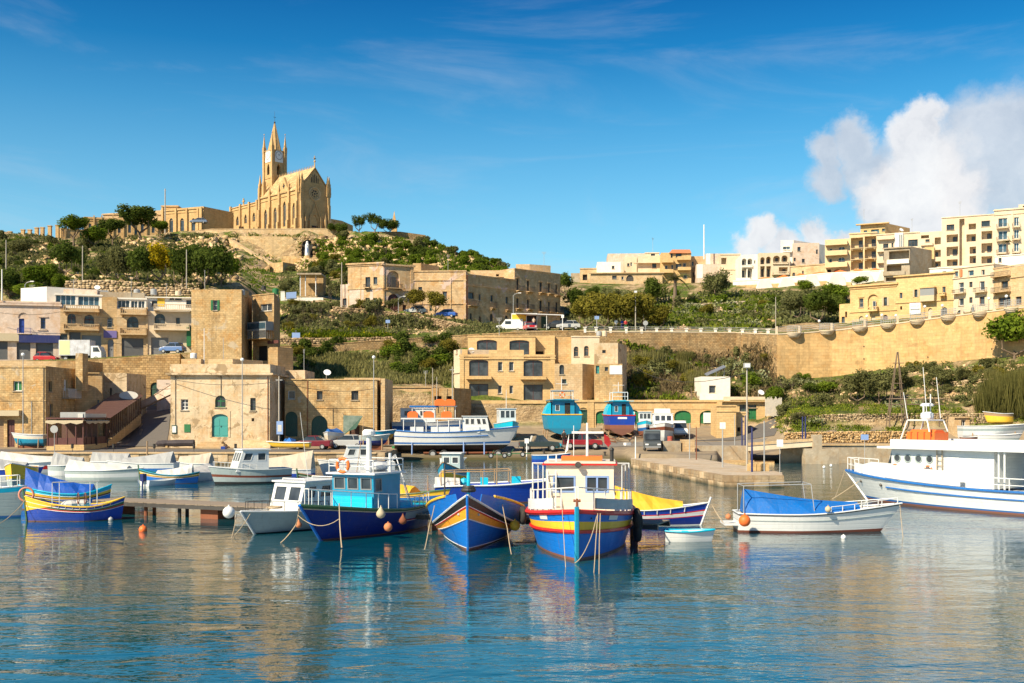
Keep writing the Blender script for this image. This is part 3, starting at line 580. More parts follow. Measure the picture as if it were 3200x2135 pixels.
# --- buildings
class Fc:
 """one vertical face between two ground points, seen from outside P left, Q right"""
 def __init__(s,P,Q,z0,zA,zB):
  s.P=Vector((P[0],P[1],0));s.Q=Vector((Q[0],Q[1],0));s.L=(s.Q-s.P).length;s.t=(s.Q-s.P)/s.L
  s.n=Vector((s.t.y,-s.t.x,0));s.z0,s.zA,s.zB=z0,zA,zB;s.h=[]
 def at(s,u,z,o=0.):
  p=s.P+s.t*u+s.n*o;return Vector((p.x,p.y,z))
 def u(s,px):
  a=(px-CX)/F;d=s.Q-s.P;return(a*s.P.y-s.P.x)/(d.x-a*d.y)*s.L
 def z(s,u,py):
  return zz(py,s.P.y+s.t.y*u)
 def rect(s,x0,y0,x1,y1):
  u0,u1=s.u(x0),s.u(x1);c=(u0+u1)/2;return u0,u1,s.z(c,y1),s.z(c,y0)
 def box(s,mb,u0,u1,z0,z1,o0,o1,m=0):
  vs=[s.at(u,z,o)for z in(z0,z1)for u,o in((u0,o1),(u1,o1),(u1,o0),(u0,o0))]
  return mb.mesh(vs,[(0,3,2,1),(4,5,6,7),(0,1,5,4),(1,2,6,5),(2,3,7,6),(3,0,4,7)],m)
 def build(s,mb):
  s.h=[h for h in s.h if h['u1']>.02 and h['u0']<s.L-.02]
  for h in s.h:h['u0']=max(h['u0'],.03);h['u1']=min(h['u1'],s.L-.03);h['z0']=max(h['z0'],s.z0+.02);h['z1']=min(h['z1'],min(s.zA,s.zB)-.03)
  us=sorted({0.,s.L,*[round(h[k],4)for h in s.h for k in('u0','u1')]})
  zt=(s.zA+s.zB)/2;zs=sorted({s.z0,zt,*[round(h[k],4)for h in s.h for k in('z0','z1')]})
  def Z(u,z):return s.zA+(s.zB-s.zA)*u/s.L if z==zt else z
  for a,b in zip(us,us[1:]):
   for c,d in zip(zs,zs[1:]):
    um,zm=(a+b)/2,(c+d)/2
    if any(h['u0']<um<h['u1']and h['z0']<zm<h['z1']for h in s.h):continue
    mb.face([s.at(a,c),s.at(b,c),s.at(b,Z(b,d)),s.at(a,Z(a,d))])
  for h in s.h:
   u0,u1,z0,z1,dp=h['u0'],h['u1'],h['z0'],h['z1'],-h['dep'];zs_=z1-h['rise']
   mb.face([s.at(u0,z0),s.at(u0,zs_),s.at(u0,zs_,dp),s.at(u0,z0,dp)][::-1])
   mb.face([s.at(u1,z0),s.at(u1,z0,dp),s.at(u1,zs_,dp),s.at(u1,zs_)][::-1])
   mb.face([s.at(u0,z0),s.at(u0,z0,dp),s.at(u1,z0,dp),s.at(u1,z0)][::-1])
   if h['rise']>0:
    c,w=(u0+u1)/2,(u1-u0)/2;N=8;pt=[(c-w*cos(pi*i/N),zs_+h['rise']*sin(pi*i/N)**(.75 if h.get('goth')else 1))for i in range(N+1)]
    if h.get('goth'):pt=[(c-w+2*w*i/N,zs_+h['rise']*(1-abs(2*i/N-1)**1.8))for i in range(N+1)]
    for(a,za),(b,zb)in zip(pt,pt[1:]):
     mb.face([s.at(a,za),s.at(b,zb),s.at(b,z1),s.at(a,z1)])
     mb.face([s.at(a,za),s.at(a,za,dp),s.at(b,zb,dp),s.at(b,zb)])
    mb.face([s.at(u0,zs_,dp*.98),s.at(u1,zs_,dp*.98),s.at(u1,z1,dp*.98),s.at(u0,z1,dp*.98)])if h['back']else None
   else:mb.face([s.at(u0,z1),s.at(u1,z1),s.at(u1,z1,dp),s.at(u0,z1,dp)])
   if h['back']:mb.face([s.at(u0,z0,dp),s.at(u1,z0,dp),s.at(u1,z1,dp),s.at(u0,z1,dp)])
def infill(t,f,h):
 k,q=h['k'],h['q'];u0,u1,z0,z1,d=h['u0'],h['u1'],h['z0'],h['z1'],h['dep'];w,H=u1-u0,z1-z0
 fm=M[q.get('f','wwhite' if k in 'wav' else 'brown')];c=int(q.get('c',2 if w>.9 else 1));r=int(q.get('r',2 if H>1.3 else 1));b=min(.07,w*.09)
 if k in 'wavh':
  mb=MB();o0,o1=-d+.012,-d+.075;G=MB()
  f.box(mb,u0+.004,u0+b,z0+.004,z1-.004,o0,o1);f.box(mb,u1-b,u1-.004,z0+.004,z1-.004,o0,o1);f.box(mb,u0+b,u1-b,z0+.004,z0+b,o0,o1);f.box(mb,u0+b,u1-b,z1-b,z1-.004,o0,o1)
  if h['rise']>0:f.box(mb,u0+b,u1-b,z1-h['rise']-b/2,z1-h['rise']+b/2,o0,o1-.003)
  for i in range(1,c):x=u0+w*i/c;f.box(mb,x-b/2,x+b/2,z0+b,z1-b,o0,o1-.006)
  for i in range(1,r):z=z0+H*i/r;f.box(mb,u0+b,u1-b,z-b*.35,z+b*.35,o0,o1-.012)
  o=t.part('window',mb,fm)
  n=c if w>1.4 else 1
  for i in range(n):
   a,e=u0+b+(w-2*b)*i/n,u0+b+(w-2*b)*(i+1)/n
   t.part('pane',MB().face([f.at(a,z0+b,o0+.02),f.at(e,z0+b,o0+.02),f.at(e,z1-b,o0+.02),f.at(a,z1-b,o0+.02)]),M[q.get('g','glass')],o)
  if k=='h':
   sm=M[q.get('s','green')]
   for x0,x1 in((u0-w*.55,u0-.02),(u1+.02,u1+w*.55)):
    mb=MB();f.box(mb,x0,x1,z0,z1,.02,.06)
    nsl=7
    for i in range(nsl):z=z0+H*(i+.5)/nsl;f.box(mb,x0+.06,x1-.06,z-H*.02,z+H*.02,.06,.085)
    t.part('shutter',mb,sm)
  if q.get('sill','1')=='1' and w>.5:
   mb=MB();f.box(mb,u0-.08,u1+.08,z0-.11,z0-.004,.002,.09);t.part('sill',mb,M[q.get('sm','conc')],o)
 elif k in 'dD':
  mb=MB();o=-d+.03;f.box(mb,u0+.004,u1-.004,z0+.004,z1-.004,o,o+.05)
  n=int(q.get('c',2));
  for i in range(n):
   a,e=u0+w*i/n+.06*w,u0+w*(i+1)/n-.06*w
   for lo,hi in((.06,.42),(.48,.9 if k=='d' else.78)):f.box(mb,a,e,z0+H*lo,z0+H*hi,o+.05,o+.075)
  x=t.part('door',mb,M[q.get('f','brown')]);hb=MB();f.box(hb,u0+w*.5+.03,u0+w*.5+.08,z0+H*.42,z0+H*.50,o+.076,o+.12);t.part('handle',hb,M['iron'],x)
 elif k=='g':
  mb=MB();o=-d+.03;n=max(6,int(H/.16));m_=M[q.get('f','shut')]
  for i in range(n):
   z=z0+H*i/n;f.box(mb,u0+.004,u1-.004,z+.004,z+H/n*.82,o,o+.04)
  f.box(mb,u0+.004,u1-.004,z0+.004,z1-.004,o-.02,o-.001);t.part('roller_shutter',mb,m_)
 elif k=='v':
  pass
def rail(f,u0,u1,z,H,out,kind,mb,side=True):
 """balcony railing along three sides"""
 if kind=='s':
  n=max(3,int((u1-u0)/.28))
  f.box(mb,u0,u1,z+H-.1,z+H,out-.14,out);f.box(mb,u0,u1,z,z+.08,out-.14,out)
  for i in range(n+1):x=u0+(u1-u0)*i/n;e=.07 if i%6==0 else.038;f.box(mb,max(x-e,u0),min(x+e,u1),z+.08,z+H-.1,out-.11,out-.03)
  for x in(u0,u1-.12):f.box(mb,x,x+.12,z,z+H-.003,.02,out-.145)
 elif kind=='p':
  f.box(mb,u0,u1,z,z+H,out-.12,out)
  for x in(u0,u1-.12):f.box(mb,x,x+.12,z,z+H-.003,.02,out-.125)
 else:
  n=max(3,int((u1-u0)/.16))
  f.box(mb,u0,u1,z+H-.04,z+H,out-.04,out);f.box(mb,u0,u1,z+.04,z+.07,out-.035,out-.005)
  for i in range(n+1):x=u0+(u1-u0)*i/n;f.box(mb,x-.012,x+.012,z+.05,z+H-.04,out-.032,out-.008)
  for x in(u0,u1-.03):
   f.box(mb,x,x+.03,z+H-.04,z+H-.003,.02,out-.045)
   for j in range(1,4):o=out*j/4;f.box(mb,x,x+.02,z+.0,z+H-.04,o-.012,o+.012)
def B(name,label,mat,A,Bp,depth,top,base,spec='',cat='building',trim=None,side=None,roof=True,group=None,ret=False,topB=None,wallname='wall'):
 P0=Vector((*XY(*A),0));P1=Vector((*XY(*Bp),0));t_=(P1-P0).normalized();n=Vector((t_.y,-t_.x,0))
 bk=-n*depth if side is None else Vector((side[0],side[1],0))
 P2,P3=P1+bk,P0+bk;z1=zc(top,A[1]);z0=zc(base,A[1]);z1b=z1 if topB is None else zc(topB,Bp[1])
 fs=dict(F=Fc(P0,P1,z0,z1,z1b),R=Fc(P1,P2,z0,z1b,z1b),K=Fc(P2,P3,z0,z1b,z1),L=Fc(P3,P0,z0,z1,z1))
 loc=(*((P0+P2)/2)[:2],z0);t=T(name,label,cat,loc,0,group)
 mt=M[mat]if isinstance(mat,str)else mat;tm=M[trim]if trim else mt;late=[]
 for ln in spec.replace('\n',';').split(';'):
  w=ln.split()
  if not w:continue
  k=w[0];f=fs['F']
  if k[0]in 'FRL' and len(k)>1:f=fs[k[0]];k=k[1:]
  num=[float(x)for x in w[1:]if '=' not in x];q=dict(x.split('=')for x in w[1:]if '=' in x)
  if k in 'wavhdDgolnG':
   x0,y0,x1,y1=num;u0,u1,a,b=f.rect(x0,y0,x1,y1);wd_=u1-u0
   dep=float(q.get('dep',{'l':1.5,'n':.25,'o':.5}.get(k,.28)));rise=0
   if k in 'aDnG' or 'ar' in q:rise=min(float(q.get('ar',1))*wd_/2,(b-a)*.8)
   h=dict(u0=u0,u1=u1,z0=a,z1=b,dep=dep,rise=rise,k='a' if k=='G' else k,q=q,back=(k in 'ln'),goth=(k=='G' or q.get('go')=='1'));f.h.append(h);late.append((f,h))
  elif k=='c':
   z=f.z(0,num[0]);hh=num[1]*A[1]/F;o=float(q.get('o',.14));mb=MB()
   f.box(mb,-o if f is fs['F']else.002,f.L+o,z-hh,z,.003,o);late.append(('cornice',mb,tm))
  elif k=='b':
   x0,y0,x1,y1=num;u0,u1,a,b=f.rect(x0,y0,x1,y1);o=float(q.get('o',.9));ty=q.get('t','i');mb=MB();rb=MB();sl_=.14 if ty!='i' else.1
   f.box(mb,u0,u1,a,a+sl_,.004,o)
   for x in(u0+.15,u1-.35):
    if ty!='p':mb.prism([(0,a-.003),(0,a-.35),(o*.6,a-.003)],lambda p,z,d,f=f:f.at(d,z,p+.004),x,x+.18)
   rail(f,u0+.03,u1-.03,a+sl_+.001,b-a-sl_,o-.03,ty,rb);late.append(('balcony',mb,M[q.get('m')]if 'm' in q else tm,rb,M[q.get('rm','iron')]if ty=='i' else(M[q['m']]if 'm' in q else tm)))
  elif k=='p':
   x0,y0,x1,y1=num;u0,u1,a,b=f.rect(x0,y0,x1,y1);o=float(q.get('o',.12));mb=MB();f.box(mb,u0,u1,max(a,z0),b,.003,o);late.append((q.get('n','pilaster'),mb,M[q['m']]if 'm' in q else tm))
 wall=MB()
 for f in fs.values():f.build(wall)
 if roof:wall.face([Vector((*p[:2],z))for p,z in((P0,z1),(P1,z1b),(P2,z1b),(P3,z1))])
 t.part(wallname,wall,mt)
 for l in late:
  if isinstance(l[0],Fc):
   f,h=l
   if h['k']in 'oln':
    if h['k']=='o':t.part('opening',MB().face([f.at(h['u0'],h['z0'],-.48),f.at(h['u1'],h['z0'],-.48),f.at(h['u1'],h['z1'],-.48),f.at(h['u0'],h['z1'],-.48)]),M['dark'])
    if h['k']=='l' and 'nd' not in h['q']:
     wd_=h['u1']-h['u0'];H=h['z1']-h['z0'];s_=float(h['q'].get('s',.5));e=dict(k='w',q=dict(c='2',r='1',f=h['q'].get('f','brown'),sill='0'),u0=h['u0']+wd_*s_,u1=h['u0']+wd_*min(s_+.38,.95),z0=h['z0']+.02,z1=h['z0']+H*.8,dep=h['dep']-.02,rise=0)
     infill(t,f,e)
   else:infill(t,f,h)
  elif l[0]=='balcony':
   o=t.part('balcony',l[1],l[2]);t.part('railing',l[3],l[4],o)
  else:t.part(l[0],l[1],l[2])
 return(t,fs)if ret else t
 # --- the row above the road on the left
B('house','pale pink two storey house with blue door over dark roller shutters','pink',(-70,149.5),(188,152),11,938,11.2,'''
w 127 994 142 1027 f=blue c=2 r=3;d 59 996 76 1040 f=blue;b 56 1026 99 1045 rm=blue o=.6;g -12 1067 24 1124;g 52 1070 95 1124;g 112 1072 166 1124;c 946 6 o=.25;c 939 5 o=.1;n 57 977 88 995 dep=.12
p 120 989 150 992;p 117 1030 148 1033;p 61 1048 189 1072 o=.5 m=navy n=shop_fascia;p -70 1042 61 1066 o=.5 m=awn n=shop_fascia''')
B('rooftop_room','white rooftop room behind the pink house, blank walls','white',(65,158),(146,156),6,901,20,side=(7,5))
B('house','glazed top floor house with two stone balustrade balconies, second from left','lime_p',(188,152),(318,153.6),10,962,11.3,'''
a 210 980 237 1013 f=maroon;a 263 984 294 1017 f=maroon;b 200 956 312 977 t=s o=1.1;b 200 1014 312 1034 t=s o=1.1;w 189 1044 211 1064 f=iron c=2;g 216 1038 252 1122;g 255 1048 316 1122 f=grey''')
B('glazed_veranda','white veranda of large windows on top of the second house','white',(172,152.6),(318,154.4),5,917,962,'''
w 174 922 236 954 f=wwhite c=4 r=1 g=glassb sill=0;w 244 926 310 958 f=wwhite c=4 r=1 g=glassb sill=0;c 918 4''')
B('rooftop_room','long grey rooftop wall above the glazed veranda','pink',(146,157),(303,158),4,903,930)  # front of the white roof box, its shade put into a duller render
B('house','narrow sandstone house with arched window above arched door and lilac sign','lime',(318,153.6),(365,154.1),10,928,11.5,'''
a 335 993 350 1023 f=wwhite;D 336 1060 355 1119 f=grey;p 324 1034 365 1056 o=.12 m=purple n=shop_sign''')
B('rooftop_room','grey parapet room over the narrow sandstone house','conc',(312,156),(452,157.5),4,912,935)
B('house','sandstone house with grey double garage doors and brown arched window','lime_p',(365,154.1),(457,155),10,965,11.6,'''
a 396 989 433 1026 f=iron;b 377 963 460 985 t=s;b 376 1026 460 1048 t=s;g 380 1057 448 1116;p 457 960 462 1110''')
B('glazed_veranda','dark glazed veranda above the house with garage doors','white',(365,154.6),(457,155.5),4,930,965,'w 367 938 405 963 f=wwhite c=3 r=1 sill=0;w 409 940 430 963 f=wwhite c=2 r=1 sill=0;w 432 940 452 963 f=wwhite c=2 r=1 sill=0;c 930 5')
B('house','sandstone house with long balconies, blue door and green corner bay','cream',(457,155),(600,156.4),10,972,11.7,'''
a 483 980 516 1014 f=iron;w 550 993 562 1013 f=iron;b 482 953 602 973 t=s o=1.1;b 482 1014 594 1034 t=s o=1.1;g 472 1055 526 1112 f=grey;d 554 1071 572 1108 f=ltblue;p 584 1023 597 1083 o=.6 m=green n=enclosed_bay''')
B('penthouse','set back penthouse with dark patio windows and grey flat roof','white',(462,158),(600,159),4,928,975,'w 474 940 492 956 f=brown;w 530 930 544 937 f=iron;w 547 930 568 938 f=iron;w 582 938 598 958 f=brown;c 928 3 o=.4;p 492 932 515 958 m=yellow o=.05 n=panel')
def tank(px,pyb,w,h,m,label,Y,legs=False,base=None):
 r=w*Y/F/2;H=h*Y/F;p=W(px,pyb,Y);t=T('water_tank',label,'water tank',tuple(p));b=MB()
 b.lathe(p,[(r*.92,0),(r,.05*H),(r,.45*H),(r*1.03,.48*H),(r,.51*H),(r,.9*H),(r*.9,.97*H)],14);t.part('tank_body',b,m,smooth=False)
 t.part('lid',MB().lathe(p+Vector((0,0,.972*H)),[(r*.7,0),(r*.6,.06*H),(r*.15,.1*H)],12),m)
 if base:
  s=MB();s.box(p.x-r*.9,p.y-r*.9,base,p.x+r*.9,p.y+r*.9,p.z-.003);t.part('stand',s,M['conc'])
 return t
tank(428,918,20,13,M['galv'],'grey roof water tank on the left above the dark veranda',159)
tank(480,922,19,18,M['galv'],'grey roof water tank in the middle of the terrace row',160)
tank(557,924,19,14,M['cream'],'cream roof water tank at the right end of the terrace row',161)
# --- apartment block and its grey neighbour
B('apartment_block','tall blank sandstone block with one green shuttered window','rough',(598,139.4),(755,139.4),9,905,8,'h 666 938 679 970 s=green f=wwhite;p 598 1000 615 1130 o=.03',side=(-.8,9))
B('house','grey narrow house with glazed corner balcony beside the blank block','quaysh',(790,144),(856,141.5),8,922,8,'''
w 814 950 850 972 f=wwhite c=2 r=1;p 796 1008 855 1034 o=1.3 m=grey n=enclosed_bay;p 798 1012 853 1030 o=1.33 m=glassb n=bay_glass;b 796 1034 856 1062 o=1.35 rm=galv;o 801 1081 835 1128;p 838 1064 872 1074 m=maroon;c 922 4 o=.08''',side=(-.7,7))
B('gate_pier','sandstone pier standing in front of the grey narrow house','lime',(842,128),(868,128),2,1085,5,side=(1.4,2))
B('rooftop_wall','low parapet room on the right of the blank block roof','rough',(728,141),(756,141),3,905,925,side=(.4,2))
tank(757,923,18,17,M['galv'],'pale blue water tank at the roof corner of the blank block',140.6)
tank(824,910,14,16,M['black'],'black water tank on the grey narrow house',146,base=21.5)
tank(861,922,20,19,M['green'],'green square cornered water tank on the grey narrow house roof',146,base=20)
# --- road retaining wall with arches behind the lower houses
B('arched_wall','tall brown block retaining wall with green arched shutters under the road',stone('brown_block_wall',(.47,.33,.17),(.33,.22,.10),brick=(.5,.3),joint=1.,stain=.5),(225,144.8),(562,145),.8,1131,2,'D 394 1190 441 1240 f=green ar=1;D 470 1195 500 1240 f=dgreen ar=1',topB=1108,cat='wall')
ribbon('retaining_wall','plain road parapet wall above the left quay houses','wall',[(-200,144.6,1128,2.),(60,144.6,1127,2.),(228,144.8,1129,2.)],.6,M['lime_p'])
ribbon('road_kerb_wall','thin dark coping line along the top of the arched wall','wall',[(225,144.9,1128,1131),(562,145.05,1105,1108)],.9,M['quaysh'])
# --- quay houses on the left
B('house','yellow stone quay house with green shuttered window at left edge','rough',(-90,117),(142,117),8,1144,1.1,'''
w 41 1191 68 1222 f=wwhite c=2 r=1 g=green;p -90 1283 68 1300 o=.7 m=awn n=awning_box;g -20 1308 12 1398 f=tanwood;p 136 1150 138 1398 o=.07 m=iron n=drainpipe;p 98 1255 99.5 1398 o=.06 m=galv n=drainpipe;d 22 1312 46 1398 f=maroon;c 1144 5 o=.08;c 1250 3 o=.05
Rw 152 1191 163 1224 f=tanwood c=1;Rd 200 1186 211 1222 f=wwhite;Rw 156 1262 165 1300 f=grey''')
t=T('balcony','white iron balcony on the shaded side of the quay house','balcony',tuple(W(212,1247,122.5)));f_=Fc((W(142,0,117).x,119.5),(W(142,0,117).x,127),0,9,9)
u0,u1,a,b=f_.rect(193,1221,233,1247);mb=MB();f_.box(mb,u0,u1,a,a+.12,.01,.8);t.part('slab',mb,M['conc']);mb=MB();rail(f_,u0,u1,a+.122,1.,.78,'i',mb);t.part('railing',mb,M['wwhite'])
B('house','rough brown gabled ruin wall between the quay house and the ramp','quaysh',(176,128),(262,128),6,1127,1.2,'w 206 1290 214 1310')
B('chimney_pier','broken stone pier rising above the shaded quay wall','rough',(236,123.6),(258,123.6),1.6,1104,1222,cat='ruin')
B('house','low stone annex with blank wall left of the arched wall','lime',(236,126),(321,127),7,1163,1.2,'w 304 1250 310 1268 f=iron;c 1163 4')
B('house','low plastered annex behind the oval sign','quayh',(321,131),(396,131),7,1166,1.2,'w 343 1212 349 1240 f=iron')
tank(268,1162,25,27,M['cream'],'cream water tank on the stone annex behind the broken pier',130)
# --- the ramp road between the quay houses
def sheet(name,quadpts,mat,kind='structure'):
 b=MB();b.face(quadpts);return obj(name,b,mat,kind=kind)
def drape(name,rows,mat,off=.03,kind='structure',sub=14):
 """strip following the ground: rows of (px left, px right, Y)"""
 b=MB();R_=[]
 for a,c in zip(rows,rows[1:]):
  for i in range(sub):
   t=i/sub;R_.append([a[j]+(c[j]-a[j])*t for j in range(3)])
 R_.append(rows[-1]);N=10;prev=None
 for l,r,Y in R_:
  cur=[]
  for i in range(N+1):px=l+(r-l)*i/N;cur.append((*XY(px,Y),gz(px,Y)+off))
  if prev:
   for i in range(N):b.face([prev[i],prev[i+1],cur[i+1],cur[i]])
  prev=cur
 return obj(name,b,mat,kind=kind)
drape('quay_road',[(-300,1180,107.6),(-300,1180,112.5)],M['asph'],.012)
drape('ramp_road',[(300,520,117.2),(330,528,126),(400,532,134),(430,536,141)],M['asph'],.06)
drape('yard_road',[(1180,2350,121.5),(1180,2400,126)],plain('worn_asphalt',(.20,.18,.155),.9,wear=.3,bump=.2),.02)
drape('lane',[(2150,2420,127),(2330,2430,131),(2375,2425,136)],M['asph'],.04)
# --- big quay house
H_,Hf=B('quay_house','large plastered two storey quay house with teal arched door','quayh',(533,116),(843,116),7.7,1138,1.1,'''
w 565 1248 588 1282 f=wwhite c=2 r=3;a 672 1236 705 1273 f=green c=2 r=2;w 782 1244 799 1283 f=dgreen c=1 r=3;D 662 1294 713 1366 f=teal ar=.5;o 786 1307 794 1317;p 576 1326 595 1351 m=green o=.06 n=notice_board
p 537 1329 553 1355 m=dgreen o=.08 n=notice_board;p 539 1332 551 1352 m=wwhite o=.1 n=notice_sheet;c 1138 27 o=.06;c 1166 6 o=.42;c 1172 3 o=.25;p 655 1285 662 1366 o=.05;p 836 1172 838 1400 o=.08 m=rust n=drainpipe;p 548 1172 549.5 1330 o=.06 m=iron n=drainpipe;p 690 1170 691.5 1236 o=.06 m=iron n=drainpipe;p 713 1285 720 1366 o=.05;Rc 1138 27 o=.06;Rc 1166 6 o=.4''',ret=True,side=(0.01,7.7))
mb=MB();f_=Hf['F'];u0,u1,a,b=f_.rect(618,1373,716,1403)
for i in range(3):f_.box(mb,u0+.25*i,u1-.3*i,1.2+.25*i,1.2+.25*(i+1)-.002,.004,1.5-.35*i)
obj('steps',mb,M['lime_p'],tuple(f_.at((u0+u1)/2,1.3,.8)),label='three stone steps in front of the teal arched door',cat='steps')
mb=MB();u0,u1,a,b=f_.rect(761,1376,852,1401)
mb.prism([(.005,1.1),(1.3,1.1),(1.1,1.5),(.005,b)],lambda p,z,d:f_.at(d,z,p),u0,u1);obj('buttress',mb,M['lime_p'],tuple(f_.at((u0+u1)/2,1.3,.8)),label='sloping stone buttress at the foot of the large quay house',cat='buttress')
B('rooftop_wall','low whitewashed wall on the roof of the large quay house','lime_p',(566,119),(628,119),1.2,1122,1142,cat='wall')
B('rooftop_wall','low sandstone wall on the roof right of the flagpole','lime_p',(650,119),(727,119),1.2,1122,1142,cat='wall',side=(2.4,4))
tank(605,1120,20,16,M['wwhite'],'white water tank on the roof of the large quay house',121,base=10)
B('house','ochre two storey boathouse with two dark arched doors','rough',(890,121),(1178,121.5),9,1184,1.2,'''
w 900 1221 922 1248 f=wwhite c=1;w 990 1222 1008 1249 f=brown c=1;w 1098 1222 1120 1250 f=iron c=2 r=3;D 889 1286 930 1364 f=dgreen;D 973 1299 1023 1366 f=dgreen;d 1092 1332 1123 1370 f=brown;c 1273 3 o=.05;c 1184 4 o=.1;p 960 1190 962 1370 o=.07 m=rust n=drainpipe;p 1166 1190 1168 1380 o=.07 m=iron n=drainpipe;p 1040 1276 1041.5 1330 o=.05 m=iron n=drainpipe''',side=(.01,9))
B('house','grey stained upper room between the quay house and the boathouse','quayh',(886,124),(953,124),6,1157,5)
B('gateway','pale plastered pillar and lintel at the end of the boathouse','lime_p',(1190,121.8),(1203,121.8),8,1183,1.2,cat='wall')
B('lintel','pale roof beam above the right end of the boathouse','lime_p',(1076,122.2),(1189,122.2),1,1181,1189,cat='wall')
B('boathouse','low sandstone boathouse behind the passenger ferry','lime',(1215,138),(1347,138),7,1208,2.5,'c 1252 4 o=.1;c 1209 3;w 1240 1275 1256 1305;o 1290 1290 1330 1340')
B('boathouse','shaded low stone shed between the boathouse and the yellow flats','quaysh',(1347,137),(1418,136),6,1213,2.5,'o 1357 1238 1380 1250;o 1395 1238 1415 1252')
# --- yellow flats in the centre
B('apartment_block','yellow limestone block of flats with four brown framed patio windows','lime_y',(1437,144),(1734,144),9,1108,2.5,'''
w 1466 1125 1526 1176 f=maroon c=2 r=1 ar=.18;w 1636 1126 1696 1177 f=maroon c=2 r=1 ar=.18;w 1556 1131 1570 1159 f=wwhite c=1;w 1591 1131 1605 1159 f=wwhite c=1
w 1466 1200 1526 1251 f=maroon c=2 r=1;w 1636 1202 1696 1251 f=maroon c=2 r=1;w 1556 1205 1568 1230 f=wwhite c=1;w 1592 1205 1603 1230 f=wwhite c=1
o 1470 1278 1520 1330;o 1560 1280 1600 1330;o 1640 1280 1690 1330;c 1110 5 o=.12;c 1120 3;b 1457 1176 1537 1186 t=p o=1.1;b 1626 1177 1707 1187 t=p o=1.1;b 1457 1252 1707 1262 t=p o=1.1
p 1437 1108 1450 1330 o=.1;p 1528 1095 1637 1122 o=.1;p 1720 1108 1734 1330 o=.1''')
B('penthouse','set back top floor of the yellow flats with two wide arched windows','lime_y',(1462,146.2),(1673,146.2),6,1049,1112,'w 1490 1062 1553 1110 f=maroon c=2 r=1 ar=.2 sill=0;w 1592 1063 1654 1111 f=maroon c=2 r=1 ar=.2 sill=0;c 1050 3 o=.08')
B('parapet','stepped left parapet on the terrace of the yellow flats','lime_y',(1437,144.2),(1461,144.2),.4,1092,1109,cat='wall')
B('parapet','raised middle parapet on the terrace of the yellow flats','lime_y',(1529,144.2),(1636,144.2),.4,1094,1109,cat='wall')
B('house','plain yellow side wing behind the right terrace of the flats','lime_y',(1673,147.5),(1734,147.5),7,1049,5,'o 1674 1098 1698 1112')
B('house','whitewashed left flank of the yellow flats with small window','cream',(1418,146.5),(1438,144.1),6,1095,2.5,'w 1425 1090 1430 1106 f=iron;c 1165 3')
B('house','brown coursed stone block right of the yellow flats','lime',(1735,148),(1786,148),6,1053,5,wallname='wall')
B('house','cream house with two arched yellow framed windows','cream',(1786,147),(1873,147),6,1050,5,'a 1793 1083 1808 1114 f=tanwood;a 1825 1081 1840 1113 f=tanwood;c 1051 3 o=.1')
B('house','grey weathered house with one small dark window','quayh',(1857,144),(1931,144),6,1072,4,'w 1882 1094 1893 1104 f=iron c=2',side=(1.7,5))
B('house','low whitewashed annex under the grey weathered house','rough',(1860,142.6),(1945,142.6),1.3,1137,5.5,'w 1890 1147 1901 1160 f=grey;p 1905 1142 1944 1170 m=wwhite o=.04 n=painted_patch;d 1862 1143 1873 1168 f=teal')
B('house','low ochre annex at the foot of the brown stone block','lime_p',(1733,143.4),(1820,143.4),3.4,1137,4,'a 1748 1140 1763 1170 f=iron;w 1756 1185 1770 1200 f=teal',side=(2,3.3))
tank(1872,1050,17,14,M['galv'],'grey water tank on the cream house roof, left of the pair',149)
tank(1889,1052,16,17,M['cream'],'cream water tank on the cream house roof, right of the pair',149)
# --- arcade and customs building behind the yard
B('boat_stores','long low yellow arcade of boat stores with green arched doors','lime_y',(1800,142),(2262,142),6,1250,2.6,'''
D 1810 1274 1836 1340 f=dgreen ar=.6;D 1862 1284 1900 1340 f=green ar=.6;D 1957 1281 1996 1340 f=green ar=.6;D 2107 1283 2160 1338 f=green ar=.6;D 2187 1283 2240 1338 f=green ar=.6
c 1252 5 o=.15;c 1278 2 o=.04;p 1965 1287 1984 1338 o=-.02 m=wwhite n=door_panel;p 2198 1290 2229 1322 o=-.02 m=wwhite n=door_panel;p 1835 1250 1856 1338 o=.1''')
B('customs_building','yellow flat roofed block with tall green door and lane beside it','lime_y',(2258,138),(2391,138),8,1252,2,'w 2311 1265 2337 1285 f=dgreen c=2 r=1;w 2338 1265 2364 1274 f=dgreen;d 2338 1275 2364 1330 f=green;w 2262 1270 2269 1284;c 1252 4 o=.5')
B('gate_pier','big square yellow pier in front of the customs block','lime_y',(2240,130),(2300,130),4,1266,1.9,'c 1284 3 o=.1;c 1267 3 o=.12')
B('gate_pier','lower yellow pier stepping down beside the lane','lime_y',(2300,131),(2335,131),3,1288,1.9,'o 2304 1336 2314 1349;c 1289 3 o=.08')
B('rooftop_room','white cube room on the arcade roof with one window','white',(2190,144),(2282,144),5,1177,1256,'w 2216 1205 2237 1229 f=awn c=1')
B('rooftop_wall','white parapet in front of the cube room','white',(2187,142.6),(2262,142.6),.3,1230,1251,cat='wall')
B('rooftop_wall','low concrete parapet along the customs block roof','cream',(2262,138.6),(2391,138.6),.3,1240,1250,cat='wall')
t=T('solar_panel','tilted solar panel on the roof of the white cube room','solar panel',tuple(W(2238,1178,146)))
a_,b_=W(2208,1175,145),W(2268,1148,145);b_2=Vector((0,1.6,.25));t.part('panel',MB().mesh([a_,b_,b_+b_2,a_+b_2,a_+Vector((0,0,.12)),b_+Vector((0,0,.12)),b_+b_2+Vector((0,0,.12)),a_+b_2+Vector((0,0,.12))],[(0,3,2,1),(4,5,6,7),(0,1,5,4),(1,2,6,5),(2,3,7,6),(3,0,4,7)]),plain('solar_blue',(.16,.19,.24),.25))
